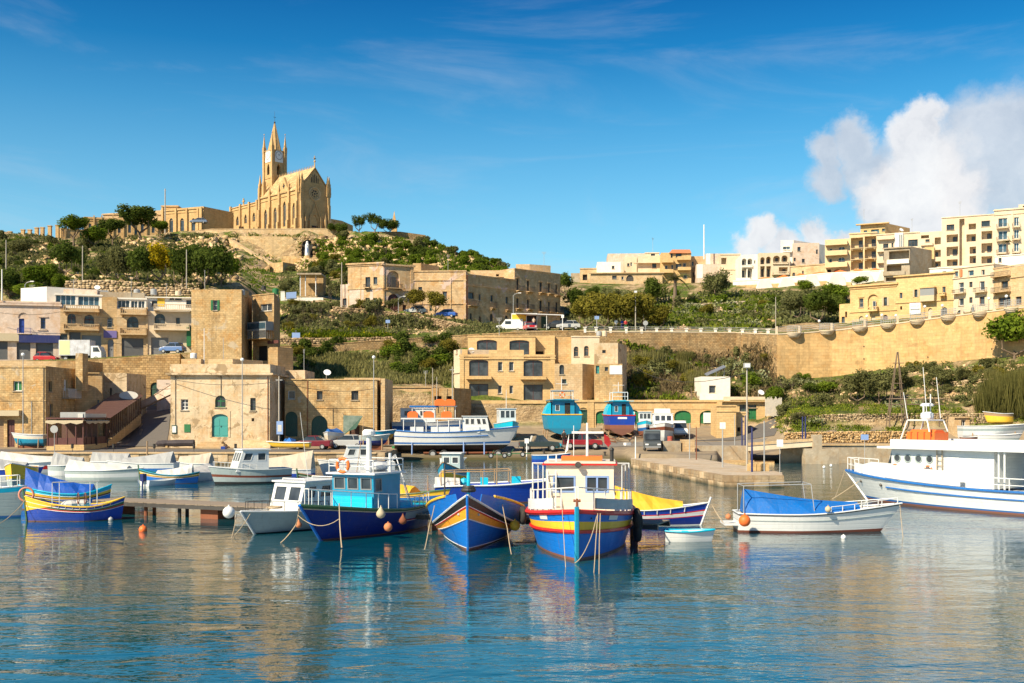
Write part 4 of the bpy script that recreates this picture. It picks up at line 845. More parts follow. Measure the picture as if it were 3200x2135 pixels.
t.part('stand',MB().tube([W(2262,1178,145.6),W(2264,1152,145.6)],.04).tube([W(2238,1178,145.6),W(2240,1163,145.6)],.04),M['galv'])
# --- houses half way up the hill
B('palazzo','corner house with arched loggia balcony and peeling pink ground floor','row',(1087,190),(1197,188),12,824,20,'''
w 1142 866 1157 899 f=iron;b 1140 889 1159 901 o=.7;w 1167 866 1179 888 f=iron;w 1101 931 1115 955 f=maroon;w 1142 931 1155 953 f=maroon;w 1166 931 1179 953 f=maroon;c 824 5 o=.3;c 904 2;p 1092 906 1137 958 m=pink o=.03 n=plaster;p 1156 906 1166 965 m=pink o=.03 n=plaster;c 832 2;p 1126 828 1128 958 o=.08''')
B('palazzo','middle wing of the corner house with tall arched niche and carriage door','row',(1197,188),(1292,190.5),12,824,20,'''
n 1209 847 1249 901 dep=.5;D 1212 919 1246 972 f=maroon;d 1258 953 1270 978 f=brown;b 1208 889 1254 903 o=.8;p 1224 866 1237 900 o=-.4 m=iron n=door;c 824 5 o=.3;c 904 2;p 1198 828 1201 970;p 1283 828 1292 980''')
B('house','small white annex left of the pink ground floor','pink',(1064,191),(1087,190.2),6,890,20,'w 1071 933 1083 955 f=maroon')
B('house','long plain two storey house with pilasters and one pink framed window','row',(1292,190.5),(1456,190),11,846,19,'''
w 1383 911 1397 934 f=terra;w 1307 897 1319 906 f=iron;d 1342 950 1350 972 f=dgreen;a 1384 978 1396 990 f=iron;c 847 3;c 876 2;c 950 2;p 1407 870 1410 1000;p 1448 850 1456 1010''')
B('house','long house turned to the right with three iron balconies and arched doors','row',(1456,190),(1608,198),10,855,17.5,'''
w 1463 914 1481 934 f=iron;b 1460 940 1491 958 o=.9;w 1496 919 1503 939 f=wwhite;w 1533 923 1541 944 f=iron;b 1532 944 1548 965 o=.7;w 1580 928 1588 950 f=iron;b 1579 950 1594 971 o=.7
D 1468 979 1475 1012 f=iron;D 1497 988 1504 1016 f=brown;D 1531 981 1541 1022 f=iron;D 1578 986 1588 1008 f=iron;c 856 3;c 890 2;p 1456 858 1462 1010 m=terra o=.06''')
sp=''
for x0,y0,x1,y1 in((1614,872,1621,900),(1647,878,1654,903),(1686,883,1694,906),(1713,887,1719,909),(1736,891,1742,914),(1614,933,1621,956),(1647,937,1654,958),(1686,940,1694,966),(1713,944,1719,967),(1736,945,1743,969)):
 sp+=f'w {x0} {y0} {x1} {y1+6} f=iron c=2 r=2 sill=0;b {x0-3} {y1-5} {x1+9} {y1+11} o=.9;p {x0-2} {y0-4} {x1+2} {y0-2};'
B('tenement','three storey tenement with ten small iron balconies facing right','row',(1608,198),(1751,206),11,838,17.5,sp+'g 1691 989 1712 1032 f=dgreen;d 1735 1000 1742 1026 f=brown;c 839 3;a 1617 990 1626 1010 f=iron;p 1655 985 1680 1000 m=pink o=.05 n=shop_sign')
B('rooftop_room','pale lit roof room behind the tenement, left part','lime_p',(1470,200),(1608,200),5,845,866,'o 1550 857 1559 864')
B('rooftop_room','small pale box room on top of the tenement','lime_p',(1612,203),(1655,203),4,826,850,side=(4,2))
B('ruin','broken stone gable behind the corner house','lime',(1290,196),(1316,196),4,823,860,side=(3,4))
# --- right side, street above the big wall
B('house','small yellow annex at the left end of the street above the wall','lime_y',(2623,166),(2657,165),6,951,15,'o 2641 974 2647 992;w 2630 990 2640 1010 f=iron')
B('palazzo','yellow palace with blind arch balcony and shuttered windows','lime_y',(2657,165),(2800,161),9,892,15,'''
w 2685 933 2698 960 f=awn;n 2712 920 2745 969 dep=.3;w 2727 941 2737 966 f=wwhite dep=.1;b 2716 960 2747 974 t=s;h 2762 929 2772 956 f=iron s=awn;D 2684 988 2699 1016 f=awn;D 2722 986 2736 1014 f=awn;D 2759 984 2774 1012 f=maroon
c 893 5 o=.3;c 976 2;c 903 2;p 2682 927 2701 930''')
B('palazzo','yellow palace with enclosed white bay and white painted sign','lime_y',(2800,161),(2979,156),9,862,15,'''
w 2811 915 2820 933 f=wwhite;o 2813 957 2819 968;h 2858 905 2867 929 f=iron s=awn;w 2945 896 2955 922 f=wwhite;b 2939 916 2958 926 t=s;D 2900 963 2914 990 f=awn;D 2944 960 2959 985 f=iron;c 863 4 o=.3;c 947 2
p 2881 902 2925 925 o=.9 m=grey n=enclosed_bay;p 2881 925 2925 943 o=.95 m=awn n=bay_base;p 2879 899 2927 902 o=1.05''')
B('house','pinkish three storey house with two stone balconies above the wall','cream',(2979,156),(3105,151),9,838,15,'''
w 3025 845 3043 862 f=wwhite g=glassb;w 3067 843 3077 860 f=wwhite;w 2984 848 2994 865 f=wwhite g=glassb;w 2996 883 3012 913 f=wwhite;w 3029 881 3039 898 f=iron;w 3061 879 3077 907 f=wwhite;w 2996 932 3012 955 f=wwhite;w 3029 929 3039 947 f=iron;w 3061 927 3077 952 f=maroon
a 2990 968 3015 985 f=grey;w 3034 961 3045 970 f=iron;b 2983 906 3020 919 t=i o=.8;b 3049 900 3086 915 t=i o=.8;c 870 3;c 839 3;p 3001 843 3008 866 m=terra o=.25 n=climbing_plant''')
B('house','sandstone house with brown awning door at right edge of street','lime_p',(3105,151),(3330,141),9,842,15,'''
b 3107 850 3160 866 t=i o=.8;w 3129 879 3150 900 f=iron;b 3109 898 3160 915 t=i;w 3120 929 3158 955 f=brown c=3;w 3174 927 3192 950 f=brown;c 875 2;c 838 3 o=.1;w 3210 880 3230 905;w 3260 880 3280 905''')
WP=[(2430,150.2),(2500,150.6),(2600,150.6),(2700,149.4),(2800,146.6),(2900,143.2),(3000,139.6),(3100,135.4),(3200,130.6),(3350,123.5),(3500,117.6)]
WT=[1046,1043,1035,1024,1013,1000,987,975,962,945,930]
def wpt(px):return np.interp(px,[a for a,b in WP],[b for a,b in WP]),np.interp(px,[a for a,b in WP],WT)
bw_,wpts,wns=ribbon('retaining_wall','wide smooth yellow retaining wall curving under the right hand street','wall',[(p,y,t,8.)for(p,y),t in zip(WP,WT)],1.,M['bigwall'],cope=.16,copemat=M['cream'])
wh=MB()
for i in range(3,len(wpts)-1,2):
 (x,y,z,_),n=wpts[i],wns[i]
 for j,dz in enumerate((2.6,4.3,6.2)):
  if(i*7+j*3)%5:wh.ball((x-n.x*.02,y-n.y*.02,z-dz-.3*((i*j)%3)),(.09,.09,.13),6)
bw_.part('weep_holes',wh,M['dark'])['kind']='stuff'
wr=T('wall_railing','thin railing with pale posts on top of the wide yellow wall','railing',tuple(W(2800,1010,147)))
rb=MB();pb=MB()
for(x,y,z,_),n in zip(wpts[::1],wns):
 p=Vector((x,y,z+.16))+n*.4;pb.box(p.x-.14,p.y-.14,p.z+.003,p.x+.14,p.y+.14,p.z+1.)
for zo in(.35,.62,.9):rb.tube([Vector((x,y,z+.16+zo))+n*.4 for(x,y,z,_),n in zip(wpts,wns)],.03,4)
wr.part('posts',pb,M['cream']).__setitem__('kind','stuff');wr.part('rails',rb,M['galv'])
for i,px in enumerate((2481,2583,2687,2776,2868,2965,3064,3165,3270)):
 Y,tp=wpt(px);c=W(px,tp,Y);Y2,_2=wpt(px+20);d=Vector((*XY(px+20,Y2),0))-Vector((c.x,c.y,0));d.normalize();n=Vector((d.y,-d.x,0))
 t=T('wall_bay','round stepped balcony bay of the yellow wall, '+ORD[i]+' from the left','balcony bay',(c.x,c.y,c.z-1.2),0,'round bays along the yellow wall',local=False)
 sc_=1.0
 def half(r,z0,z1,mat,nm,rr=None):
  b=MB();N=14;pt=[(-cos(pi*k_/N)*r,sin(pi*k_/N)*r*.95+.02)for k_ in range(N+1)];rr=rr or r;p2=[(-cos(pi*k_/N)*rr,sin(pi*k_/N)*rr*.95+.02)for k_ in range(N+1)]
  g=lambda p,z:Vector((c.x,c.y,c.z+z))+d*p[0]+n*(p[1])
  vs=[g(p,z0)for p in p2]+[g(p,z1)for p in pt];K=N+1
  b.mesh(vs,[tuple(range(N,-1,-1)),tuple(range(K,2*K))]+[(j,j+1,K+j+1,K+j)for j in range(N)]);t.part(nm,b,mat)
 half(1.05*sc_,.0,.14,M['cream'],'bay_rim');half(.98*sc_,-.17,-.02,M['cream'],'bay_step',.95*sc_);half(.86*sc_,-.35,-.19,M['cream'],'bay_step',.82*sc_);half(.72*sc_,-.52,-.37,M['cream'],'bay_step',.62*sc_)
 b=MB();N=10
 for zo in(.45,.8,1.1):b.tube([Vector((c.x,c.y,c.z+zo))-d*cos(pi*k_/N)*.98+n*sin(pi*k_/N)*.93 for k_ in range(N+1)],.022,4)
 for k_ in range(N+1):q=Vector((c.x,c.y,c.z))-d*cos(pi*k_/N)*.98+n*sin(pi*k_/N)*.93;b.cyl(q+Vector((0,0,.16)),q+Vector((0,0,1.1)),.025,.025,4)
 t.part('railing',b,M['galv'])
t=T('painted_sign','white wall sign with grey capitals and a double headed arrow','sign',tuple(W(2860,982,159.2)))
f_=Fc(XY(2800,160.9),XY(2979,155.9),0,30,30);u0,u1,a,b=f_.rect(2843,947,2877,982);mb=MB();f_.box(mb,u0,u1,a,b,.02,.06);t.part('board',mb,M['wwhite'])
def text3(t,s,f,u,z,h,o,m):
 cu=bpy.data.curves.new('lettering','FONT');cu.body=s;cu.size=h;cu.extrude=.004;cu.align_x='CENTER'
 ob=bpy.data.objects.new('lettering',cu);COL.objects.link(ob);dg=bpy.context.evaluated_depsgraph_get();me=bpy.data.meshes.new_from_object(ob.evaluated_get(dg));bpy.data.objects.remove(ob)
 me.materials.clear();me.materials.append(m);o2=bpy.data.objects.new('lettering',me);COL.objects.link(o2);o2.parent=t.o
 p=f.at(u,z,o)-Vector(t.loc);o2.location=p;o2.rotation_euler=(pi/2,0,math.atan2(f.t.y,f.t.x));return o2
text3(t,'AREA',f_,(u0+u1)/2,b-.62,.5,.07,M['grey']);mb=MB();w_=u1-u0;zm=a+(b-a)*.42
f_.box(mb,u0+.25,u1-.25,zm-.09,zm+.09,.062,.075);g_=lambda p,z,d:f_.at(p,z,d)
mb.prism([(u0+.06,zm),(u0+.26,zm-.22),(u0+.26,zm+.22)],g_,.062,.075);mb.prism([(u1-.06,zm),(u1-.26,zm+.22),(u1-.26,zm-.22)],g_,.062,.075);t.part('arrow',mb,M['grey'])
# --- upper blocks on the right skyline
def UL(px):return 216-(px-2578)*.024
def UB(name,label,mat,x0,x1,top,spec='',base=28,dep=12,**k):return B(name,label,mat,(x0,UL(x0)),(x1,UL(x1)),dep,top,base,spec,**k)
UB('apartment_block','yellow three storey flats with bowed solid balconies','flat_y',2578,2655,750,'''
w 2592 777 2600 795 f=wwhite;a 2620 771 2641 792 f=wwhite g=glassb;w 2591 809 2600 828 f=wwhite;a 2619 804 2641 824 f=wwhite g=glassb;b 2580 785 2650 800 t=p o=1.2;b 2580 822 2650 837 t=p o=1.2;b 2580 756 2650 768 t=p o=1.2;D 2604 841 2630 862 f=terra;o 2585 842 2597 860''')
UB('apartment_block','yellow flats with six deep open loggias','flat_y',2655,2740,729,'''
l 2659 743 2697 776 s=.58;l 2702 738 2738 773 s=.55;l 2659 780 2697 810 s=.58;l 2702 777 2738 807 s=.55;l 2659 814 2697 843 s=.58;l 2702 810 2738 840 s=.55;b 2659 765 2697 777 o=.25;b 2702 762 2738 774 o=.25;b 2659 800 2697 812 o=.25;b 2702 797 2738 809 o=.25;c 730 3''')
UB('penthouse','long yellow penthouse with grey side above the loggia flats','lime_y',2689,2766,702,'w 2699 720 2710 729 g=glassb f=teal;w 2722 717 2747 729 f=teal g=glassb;w 2756 714 2766 722 f=teal g=glassb;c 702 3 o=.8',base=735,dep=6,side=(7,6))
UB('apartment_block','cream flats with white stair tower of glass bricks','cream',2740,2872,732,'''
w 2760 762 2776 779 f=iron;w 2786 760 2792 776 f=iron;w 2838 749 2868 771 f=iron c=3;a 2760 792 2768 816 f=wwhite g=glassb;b 2742 742 2795 750 t=p o=.8;b 2742 780 2795 788 t=p;b 2824 772 2872 778 t=p o=.6;p 2796 728 2823 776 m=white o=.3 n=stair_tower
p 2811 734 2814 772 m=glassb o=.34 n=glass_bricks;p 2817 734 2820 772 m=glassb o=.34 n=glass_bricks;c 733 3;b 2742 816 2772 824 t=p''')
B('house','unfinished concrete frame house stepping down in front of the cream flats','conc',(2762,203),(2843,201),6,775,24,'l 2778 784 2841 812 nd=1;p 2772 811 2841 825 m=white o=.4 n=parapet;l 2771 829 2817 848 nd=1;l 2768 866 2816 878 nd=1;c 776 3 o=.3;p 2760 848 2828 861 o=.3 n=parapet',side=(6,5))
UB('apartment_block','plain cream flats with orange side wall and square openings','cream',2872,2943,727,'l 2921 742 2940 764 nd=1 f=brown;l 2921 781 2940 803 s=.1;l 2921 817 2940 834 s=.1;w 2892 748 2905 756 f=iron;l 2878 735 2903 745 nd=1;p 2890 773 2920 834 o=.5 m=lime_y n=stair_wall;p 2878 760 2915 768 o=.5')
sp='w 2958 702 2982 719 f=brown;l 2958 733 2994 757;l 2958 771 2994 800;l 2959 811 2993 831;l 3027 699 3050 717 nd=1;l 3020 732 3050 755;l 3030 771 3050 793;l 3030 800 3050 823;w 3067 690 3094 708 f=grey c=1;l 3067 722 3101 748;l 3067 760 3101 790;l 3067 801 3101 823;o 2998 684 3014 830 dep=.8;c 681 2'
UB('apartment_block','tall cream hillside flats with a grid of open square loggias','cream',2943,3107,680,sp.replace('o 2998 684 3014 830 dep=.8','l 2998 684 3014 830 nd=1 dep=1.2'))
sp=''
for x0,x1,ys in((3120,3148,(682,722,762)),(3169,3184,(679,718,759)),(3215,3240,(676,714,755))):
 for y in ys:sp+=f'w {x0} {y} {x1} {y+27} f=wwhite c=2 r=1 g=glassb sill=0;b {x0-6} {y+19} {x1+4} {y+33} o=.8;'
UB('apartment_block','corner flats at the right skyline with blue patio windows','cream',3107,3330,655,sp+'c 657 3 o=.2;c 672 2;c 800 2;p 3160 660 3166 830')
UB('rooftop_room','box room at the top right corner of the skyline','cream',3183,3260,640,'o 3196 643 3208 650',base=660,dep=5)
B('terrace_house','low white terraced roofs stepping below the tall cream flats','white',(2905,196),(3130,191),8,838,24,'o 2945 848 2957 860;w 2990 842 3000 858;w 3060 838 3072 850 f=wwhite;c 839 2')
B('terrace_house','white garden wall house at right under the corner flats','white',(3110,192),(3340,185),8,800,24,'c 801 2;w 3120 806 3130 820')
# --- white hillside terrace with sloping buttresses
f0=[(2290,219.5,880),(2430,217.5,872),(2580,214.5,856),(2790,208,846)]
_,tp,tn=ribbon('terrace_wall','long white stepped terrace wall under the skyline houses','wall',[(p,y,t,27.)for p,y,t in f0],.6,M['white'],cope=.2,copemat=M['white'])
for px in(2385,2455,2530,2610,2695,2760):
 Y=np.interp(px,[a for a,*_ in f0],[b for _,b,_ in f0])-.1;tpy=np.interp(px,[a for a,*_ in f0],[c for*_,c in f0]);p=W(px,tpy,Y);mb=MB()
 mb.prism([(-.9,p.z-.1),(-2.2,p.z-3.2),(2.2,p.z-3.2),(.9,p.z-.1)],lambda a,z,d,p=p:Vector((p.x+a,p.y+d,z)),-1.5,-.02)
 obj('buttress',mb,M['white'],(p.x,p.y,p.z-3),label='white flared buttress of the terrace wall, '+ORD[(2385,2455,2530,2610,2695,2760).index(px)]+' from the left',cat='buttress',group='white buttresses of the terrace')
for px in(2400,2500,2555,2640,2720):pass
mb=MB();pts=[]
for i in range(26):
 px=2370+i*16;Y=np.interp(px,[a for a,*_ in f0],[b for _,b,_ in f0])+.8;tpy=np.interp(px,[a for a,*_ in f0],[c for*_,c in f0]);p=W(px,tpy,Y);pts.append(p+Vector((0,0,.35+.25*sin(i*1.7)+.15*sin(i*4.1))))
for a,b in zip(pts,pts[1:]):mb.face([a-Vector((0,0,.55)),b-Vector((0,0,.55)),b,a]);mb.face([a+Vector((0,.04,0)),b+Vector((0,.04,0)),b+Vector((0,.04,-.55)),a+Vector((0,.04,-.55))])
obj('safety_net',mb,M['orange'],tuple(pts[12]),label='orange plastic safety netting along the white terrace',cat='netting')
ribbon('retaining_wall','sandstone footing wall below the white terrace','wall',[(2300,219,893,25.),(2580,213.8,878,25.),(2660,211.5,882,25.)],.4,M['lime'])
# --- skyline houses in the middle right
def MBk(name,label,mat,x0,x1,Y,top,base,spec='',dep=9,**k):return B(name,label,mat,(x0,Y),(x1,Y-.004*(x1-x0)),dep,top,base,spec,**k)
MBk('house','small brown flat house at the left end of the skyline','conc',1784,1813,262,854,30,side=(1,6))
MBk('house','tan bungalow with dark terrace openings on the skyline','lime_p',1813,1866,258,838,30,'o 1821 858 1835 876;o 1848 854 1857 872;c 839 2')
MBk('house','white cube house with one small square window','white',1866,1940,252,819,30,'w 1912 831 1920 840 f=brown')
MBk('garden_wall','high stone terrace with arched opening under the white cube house','lime_p',1846,2070,248,853,28,'D 1957 860 1980 879 f=iron;w 1913 862 1927 872 f=iron;w 1942 864 1949 874;c 853 3 o=.4')
MBk('house','large grey gabled house behind the white cube','pink',1899,2017,264,793,30)
MBk('house','cream house with dark small windows beside the tall pipe','cream',1952,1990,256,803,30,'w 1960 823 1967 832 f=iron;w 1970 820 1975 832')
MBk('house','cream two storey house with shallow roof room and sun terrace','cream',1994,2066,254,800,30,'w 2038 823 2051 838 f=iron;c 822 2 o=1')
MBk('rooftop_room','small roof room with a grid window on the cream house','cream',2016,2060,256,789,812,'w 2034 793 2047 806 f=iron;c 790 2')
MBk('villa','yellow villa with terracotta roof and curved balconies','lime_y',2066,2160,250,790,28,'''
w 2112 790 2130 804 f=iron;w 2112 825 2129 839 f=iron;w 2134 822 2144 838 f=wwhite;w 2096 793 2102 806 f=iron;w 2098 828 2104 846;b 2115 804 2157 815 t=p o=1.5;b 2117 837 2157 847 t=p o=1.5;b 2068 811 2103 823 t=p o=1.5;b 2068 844 2103 855 t=p o=1.5;w 2136 855 2147 870;w 2078 830 2086 844''')
t=T('tiled_roof','terracotta tiled roof on the yellow villa','roof',tuple(W(2126,790,250)))
a_=W(2092,791,249.3);b_=W(2161,791,249.3);c_=W(2100,780,252.5);d_=W(2156,780,252.5);t.part('tiles',MB().mesh([a_,b_,d_,c_,a_+Vector((0,6,0)),b_+Vector((0,6,0))],[(0,1,2,3),(0,3,4),(1,5,2),(3,2,5,4),(0,4,5,1)]),M['terra'])
MBk('house','sandstone house between the villa and the grey gable wall','lime_p',2160,2212,252,801,28,'w 2162 817 2168 831;w 2165 851 2170 866 f=iron;w 2150 850 2158 870')
MBk('house','grey blank end wall house with white front strip','pink',2177,2252,247,826,28,'p 2177 826 2196 870 m=white o=.05;w 2184 850 2189 866')
MBk('house','tall grey blank gable behind the white strip house','pink',2206,2252,250,793,28,'p 2206 793 2220 830 m=white o=.05')
MBk('house','tan house with recessed loggia left of the white arches','cream',2252,2314,246,793,28,'l 2254 806 2270 826 nd=1;c 842 2;c 795 2')
MBk('house','white arcaded house with two tiers, left half','white',2315,2370,238,797,28,'l 2318 808 2333 829 ar=1 s=.3;l 2336 808 2351 827 ar=1 s=.3;l 2318 838 2333 868 s=.3;l 2336 838 2351 868 s=.3;w 2357 814 2361 824;b 2318 829 2352 836 t=s o=.3')
MBk('house','white arcaded house with four big round arches','cream',2372,2468,236,791,28,'l 2376 804 2390 826 ar=1;l 2394 802 2409 824 ar=1;l 2416 799 2438 822 ar=1;l 2442 798 2462 820 ar=1;l 2376 832 2390 866;l 2395 832 2409 866;l 2434 835 2462 855;b 2414 819 2463 826 t=s o=.3;b 2412 850 2465 860 t=s o=.8')
MBk('house','tall white block with grey side above the arcaded house','white',2440,2480,240,751,28,'w 2447 771 2470 782 f=wwhite g=glassb;b 2445 781 2472 790 t=s',side=(8.9,7))
MBk('house','grey side wing with small dark windows right of the white block','pink',2480,2560,238.4,760,28,'w 2492 772 2502 785 f=iron;w 2479 806 2487 817 f=iron;w 2506 809 2515 821 f=iron;w 2550 780 2556 794 f=iron',dep=8)
B('garden_wall','crenellated cream garden wall with dark arched gates','lime_p',(2470,226),(2580,222),2,832,26,'D 2476 852 2485 870 f=iron;D 2506 846 2512 866 f=iron;c 832 3',cat='wall')
B('shed','white boundary wall and shed left of the terrace buttresses','white',(2300,222),(2345,221),4,870,26,'w 2342 880 2346 897',cat='shed')
ribbon('garden_wall','white sloping garden wall running down to the palm slope','wall',[(2270,222.5,880,26.),(2302,221,892,26.)],.4,M['white'])
# --- church on the hill (its own frame: x along the gable, y down the nave)
CW=M['church'];ch=T('church','neo-gothic honey stone church with pointed spire and white clock faces on the hilltop','church',(-58.3,298,54),R(45),local=True)
def chz(py,x=0,y=0):Yw=298+(x+y)*.7071;return zz(py,Yw)-54
class Lf(Fc):
 pass
def lface(P,Q,z0,zA,zB=None):return Fc(P,Q,z0,zA,zA if zB is None else zB)
def hole(fc,u0,u1,z0,z1,k='a',rise=None,goth=True,dep=.35,**q):
 h=dict(u0=u0,u1=u1,z0=z0,z1=z1,dep=dep,rise=(u1-u0)*.75 if rise is None else rise,k=k,q=q,back=(k in 'ln'),goth=goth);fc.h.append(h);return fc,h
body=MB();jobs=[]
W_,L_=10.2,20.5;ze=chz(598,0,5);zr=chz(537,5,5)
gf=lface((0,0),(W_,0),0,ze);sf=lface((0,L_),(0,0),0,ze);rf=lface((W_,0),(W_,L_),0,ze);kf=lface((W_,L_),(0,L_),0,ze)
jobs.append(hole(gf,3.9,6.3,0,6.2,'n',1.9,dep=.6));jobs.append(hole(gf,1.5,2.3,1.5,4.6,'n'))
for c in(2.3,7.0,11.7,16.6):
 jobs.append(hole(sf,L_-c-1.0,L_-c+.55,3.2,9.2 if c!=7.0 else 10.2,'a',f='church_trim',c='2',r='1',sill='0',g='glass'))
M['church_trim']=M['lime_p']
for f in(gf,sf,rf,kf):f.build(body)
body.face([(0,0,ze),(W_,0,ze),(W_/2,0,zr)]);body.face([(W_,L_,ze),(0,L_,ze),(W_/2,L_,zr)])
ch.part('wall',body,CW)
rm=stone('church_roof_stone',(.60,.44,.24),(.50,.35,.18),brick=(.8,.45),joint=.9,stain=.3)
ro=MB()
for sx in(0,1):
 x0=W_*sx;e=-.3 if sx==0 else.3
 q=[Vector((x0+e,-.25,ze-.2)),Vector((x0+e,L_+.1,ze-.2)),Vector((W_/2,L_+.1,zr+.25)),Vector((W_/2,-.25,zr+.25))]
 ro.mesh(q+[v+Vector((0,0,.28))for v in q],[(0,1,2,3),(4,5,6,7),(0,1,5,4),(2,3,7,6),(0,3,7,4),(1,2,6,5)])
rp=ch.part('roof',ro,rm)
cr=MB()
for i in range(26):y=.3+i*.78;cr.prism([(-.14,zr+.5),(.14,zr+.5),(0,zr+1.25)],lambda a,z,d:Vector((W_/2+d-.06,y+a,z)),0,.12)
ch.part('ridge_cresting',cr,CW,rp)
mb=MB();mb.cyl((W_/2,0,zr+.3),(W_/2,0,zr+2.0),.22,.12,6).ball((W_/2,0,zr+2.1),.3,8).box(W_/2-.09,-.09,zr+2.2,W_/2+.09,.09,zr+3.6).box(W_/2-.45,-.08,zr+2.8,W_/2+.45,.08,zr+3.0);ch.part('gable_cross',mb,CW)
mb=MB();rz=chz(606,5,0);cx=W_/2;mb.torus((cx,-.06,rz),(0,1,0),1.75,.2,24,6);mb.torus((cx,-.05,rz),(0,1,0),1.25,.1,20,5)
for i in range(8):a=i*pi/4;mb.cyl((cx+.35*cos(a),-.06,rz+.35*sin(a)),(cx+1.25*cos(a),-.06,rz+1.25*sin(a)),.07,.07,5)
mb.torus((cx,-.05,rz),(0,1,0),.35,.08,12,5);w_=ch.part('rose_window',mb,M['church_trim'])
mb=MB();N=7
for i in range(N+1):
 a=2*pi*i/7 if i<7 else 0;r_=.8 if i<7 else 0;c=(cx+r_*cos(a+.2),-.012,rz+r_*sin(a+.2));mb.face([(c[0]+.27*cos(t*pi/4),-.012,c[2]+.27*sin(t*pi/4))for t in range(8)])
ch.part('pane',mb,M['dark'],w_)
for i,hh in enumerate((1.6,2.2,2.6,2.2,1.6)):
 x=cx-1.1+.55*i;mb=MB();mb.face([(x-.15,-.012,rz+3.0),(x+.15,-.012,rz+3.0),(x+.15,-.012,rz+3.0+hh-.3),(x,-.012,rz+3.0+hh),(x-.15,-.012,rz+3.0+hh-.3)]);ch.part('lancet',mb,M['dark'])
mb=MB();
for s in(-1,1):mb.cyl((cx+s*2.2,-.25,4.2),(cx,-.25,9.4),.16,.13,5);mb.box(cx+s*1.75-.25,-.7,0,cx+s*1.75+.25,-.01,4.3);mb.cyl((cx+s*1.75,-.35,4.3),(cx+s*1.75,-.35,6.4),.26,.02,4);mb.box(cx+s*3.3-.3,-.8,0,cx+s*3.3+.3,-.01,5.2);mb.cyl((cx+s*3.3,-.4,5.2),(cx+s*3.3,-.4,7.6),.3,.02,4)
mb.ball((cx,-.25,9.6),.25,6);ch.part('portal',mb,CW)
ch.part('tympanum',MB().face([(3.95,.3,3.2),(6.25,.3,3.2),(6.25,.3,6.1),(3.95,.3,6.1)]),M['lime_y'])
d_=ch.part('door',MB().box(4.4,.2,0,5.8,.5,3.2),M['maroon']);ch.part('door_leaf',MB().box(4.45,.17,.02,4.95,.198,3.1),M['dark'],d_)
def pinn(x,y,z,s,h,mb):
 mb.box(x-s,y-s,z,x+s,y+s,z+h*.3);mb.cyl((x,y,z+h*.3),(x,y,z+h),s*1.05,.02,4)
def butt(x,y,ax,zt,ph,w=.42,out=1.1):
 mb=MB()
 for k_,(o,zz0,zz1)in enumerate(((out,0,zt*.35),(out*.72,zt*.35,zt*.72),(out*.5,zt*.72,zt))):
  if ax=='x':mb.box(x-o,y-w,zz0,x-.01,y+w,zz1-.003)
  elif ax=='X':mb.box(x+.01,y-w,zz0,x+o,y+w,zz1-.003)
  else:mb.box(x-w,y-o,zz0,x+w,y-.01,zz1-.003)
 o=out*.25;c=(x-o,y)if ax=='x' else(x+o,y)if ax=='X' else(x,y-o);pinn(c[0],c[1],zt,.3,ph,mb);ch.part('buttress',mb,CW)
for y in(.6,4.6,9.4,14.2,19.6):butt(0,y,'x',ze+.3,3.6 if y in(.6,19.6)else 2.6)
for x in(.55,W_-.55):butt(x,0,'y',ze+.2,4.2,.4,.9)
for x,y in((.1,.2),(W_-.1,.2),(W_-.9,-.1),(.9,-.1),(W_+.3,1.)):
 mb=MB();mb.box(x-.38,y-.38,ze-1,x+.38,y+.38,ze+1.7);pinn(x,y,ze+1.7,.32,3.2,mb);ch.part('pinnacle',mb,CW)
mb=MB()
for z in(ze-.05,ze-1.1,2.6):mb.box(-.16,.0,z-.16,-.005,L_,z)
mb.box(.0,-.14,2.44,W_,-.005,2.6);ch.part('string_course',mb,CW)
mb=MB();mb.mesh([(-.35,4.9,ze),(-.35,9.1,ze),(-.35,7.0,ze+4.2),(.3,4.9,ze),(.3,9.1,ze),(.3,7.0,ze+4.2)],[(0,1,2)[::-1],(3,4,5),(0,2,5,3),(1,4,5,2),(0,3,4,1)]);ch.part('dormer_gable',mb,CW)
mb=MB();mb.box(-.37,6.75,ze+1.0,-.352,7.25,ze+2.4).box(-.37,6.45,ze+1.5,-.352,7.55,ze+1.9);ch.part('quatrefoil',mb,M['dark'])
for f,h in jobs:infill(ch,f,h)if h['k']!='n' else None
wb=MB();L2=36;ze2=chz(640,0,27);f2=lface((0,L2),(0,L_),0,ze2);J2=[]
for c in(23,27.5,32):J2.append(hole(f2,L2-c-.6,L2-c+.6,1.0,5.0,'a',f='church_trim',c='1',r='1',sill='0'));J2.append(hole(f2,L2-c-.75,L2-c+.75,6.6,9.2,'a',f='church_trim',c='2',r='1',sill='0'))
f2.build(wb);lface((0.01,L2),(8,L2),0,ze2).build(wb);wb.face([(0,L_,ze2),(8,L_,ze2),(8,L2,ze2),(0,L2,ze2)]);lface((8,L2),(0,L2),0,ze2).build(wb);ch.part('chapel_wall',wb,CW)
for f,h in J2:infill(ch,f,h)
mb=MB()
for y in(21,25.2,30,35.4):mb.box(-.5,y-.35,0,-.005,y+.35,ze2+.5)
mb.box(-.16,L_,ze2-.9,-.005,L2,ze2-.7).box(-.2,L_,ze2-.15,-.006,L2,ze2+.1);ch.part('chapel_pilasters',mb,CW)
mb=MB();mb.box(.2,29,ze2,.5,29.3,ze2+2.2).box(.18,28.6,ze2+1.2,.52,29.7,ze2+1.5).cyl((.35,29.15,ze2),(.35,29.15,ze2+.6),.5,.2,6);ch.part('chapel_cross',mb,CW)
tx,ty,ts=3.,18.,4.3;TB=MB();zb1,zc1=chz(600,tx,ty),chz(466,tx,ty);TJ=[]
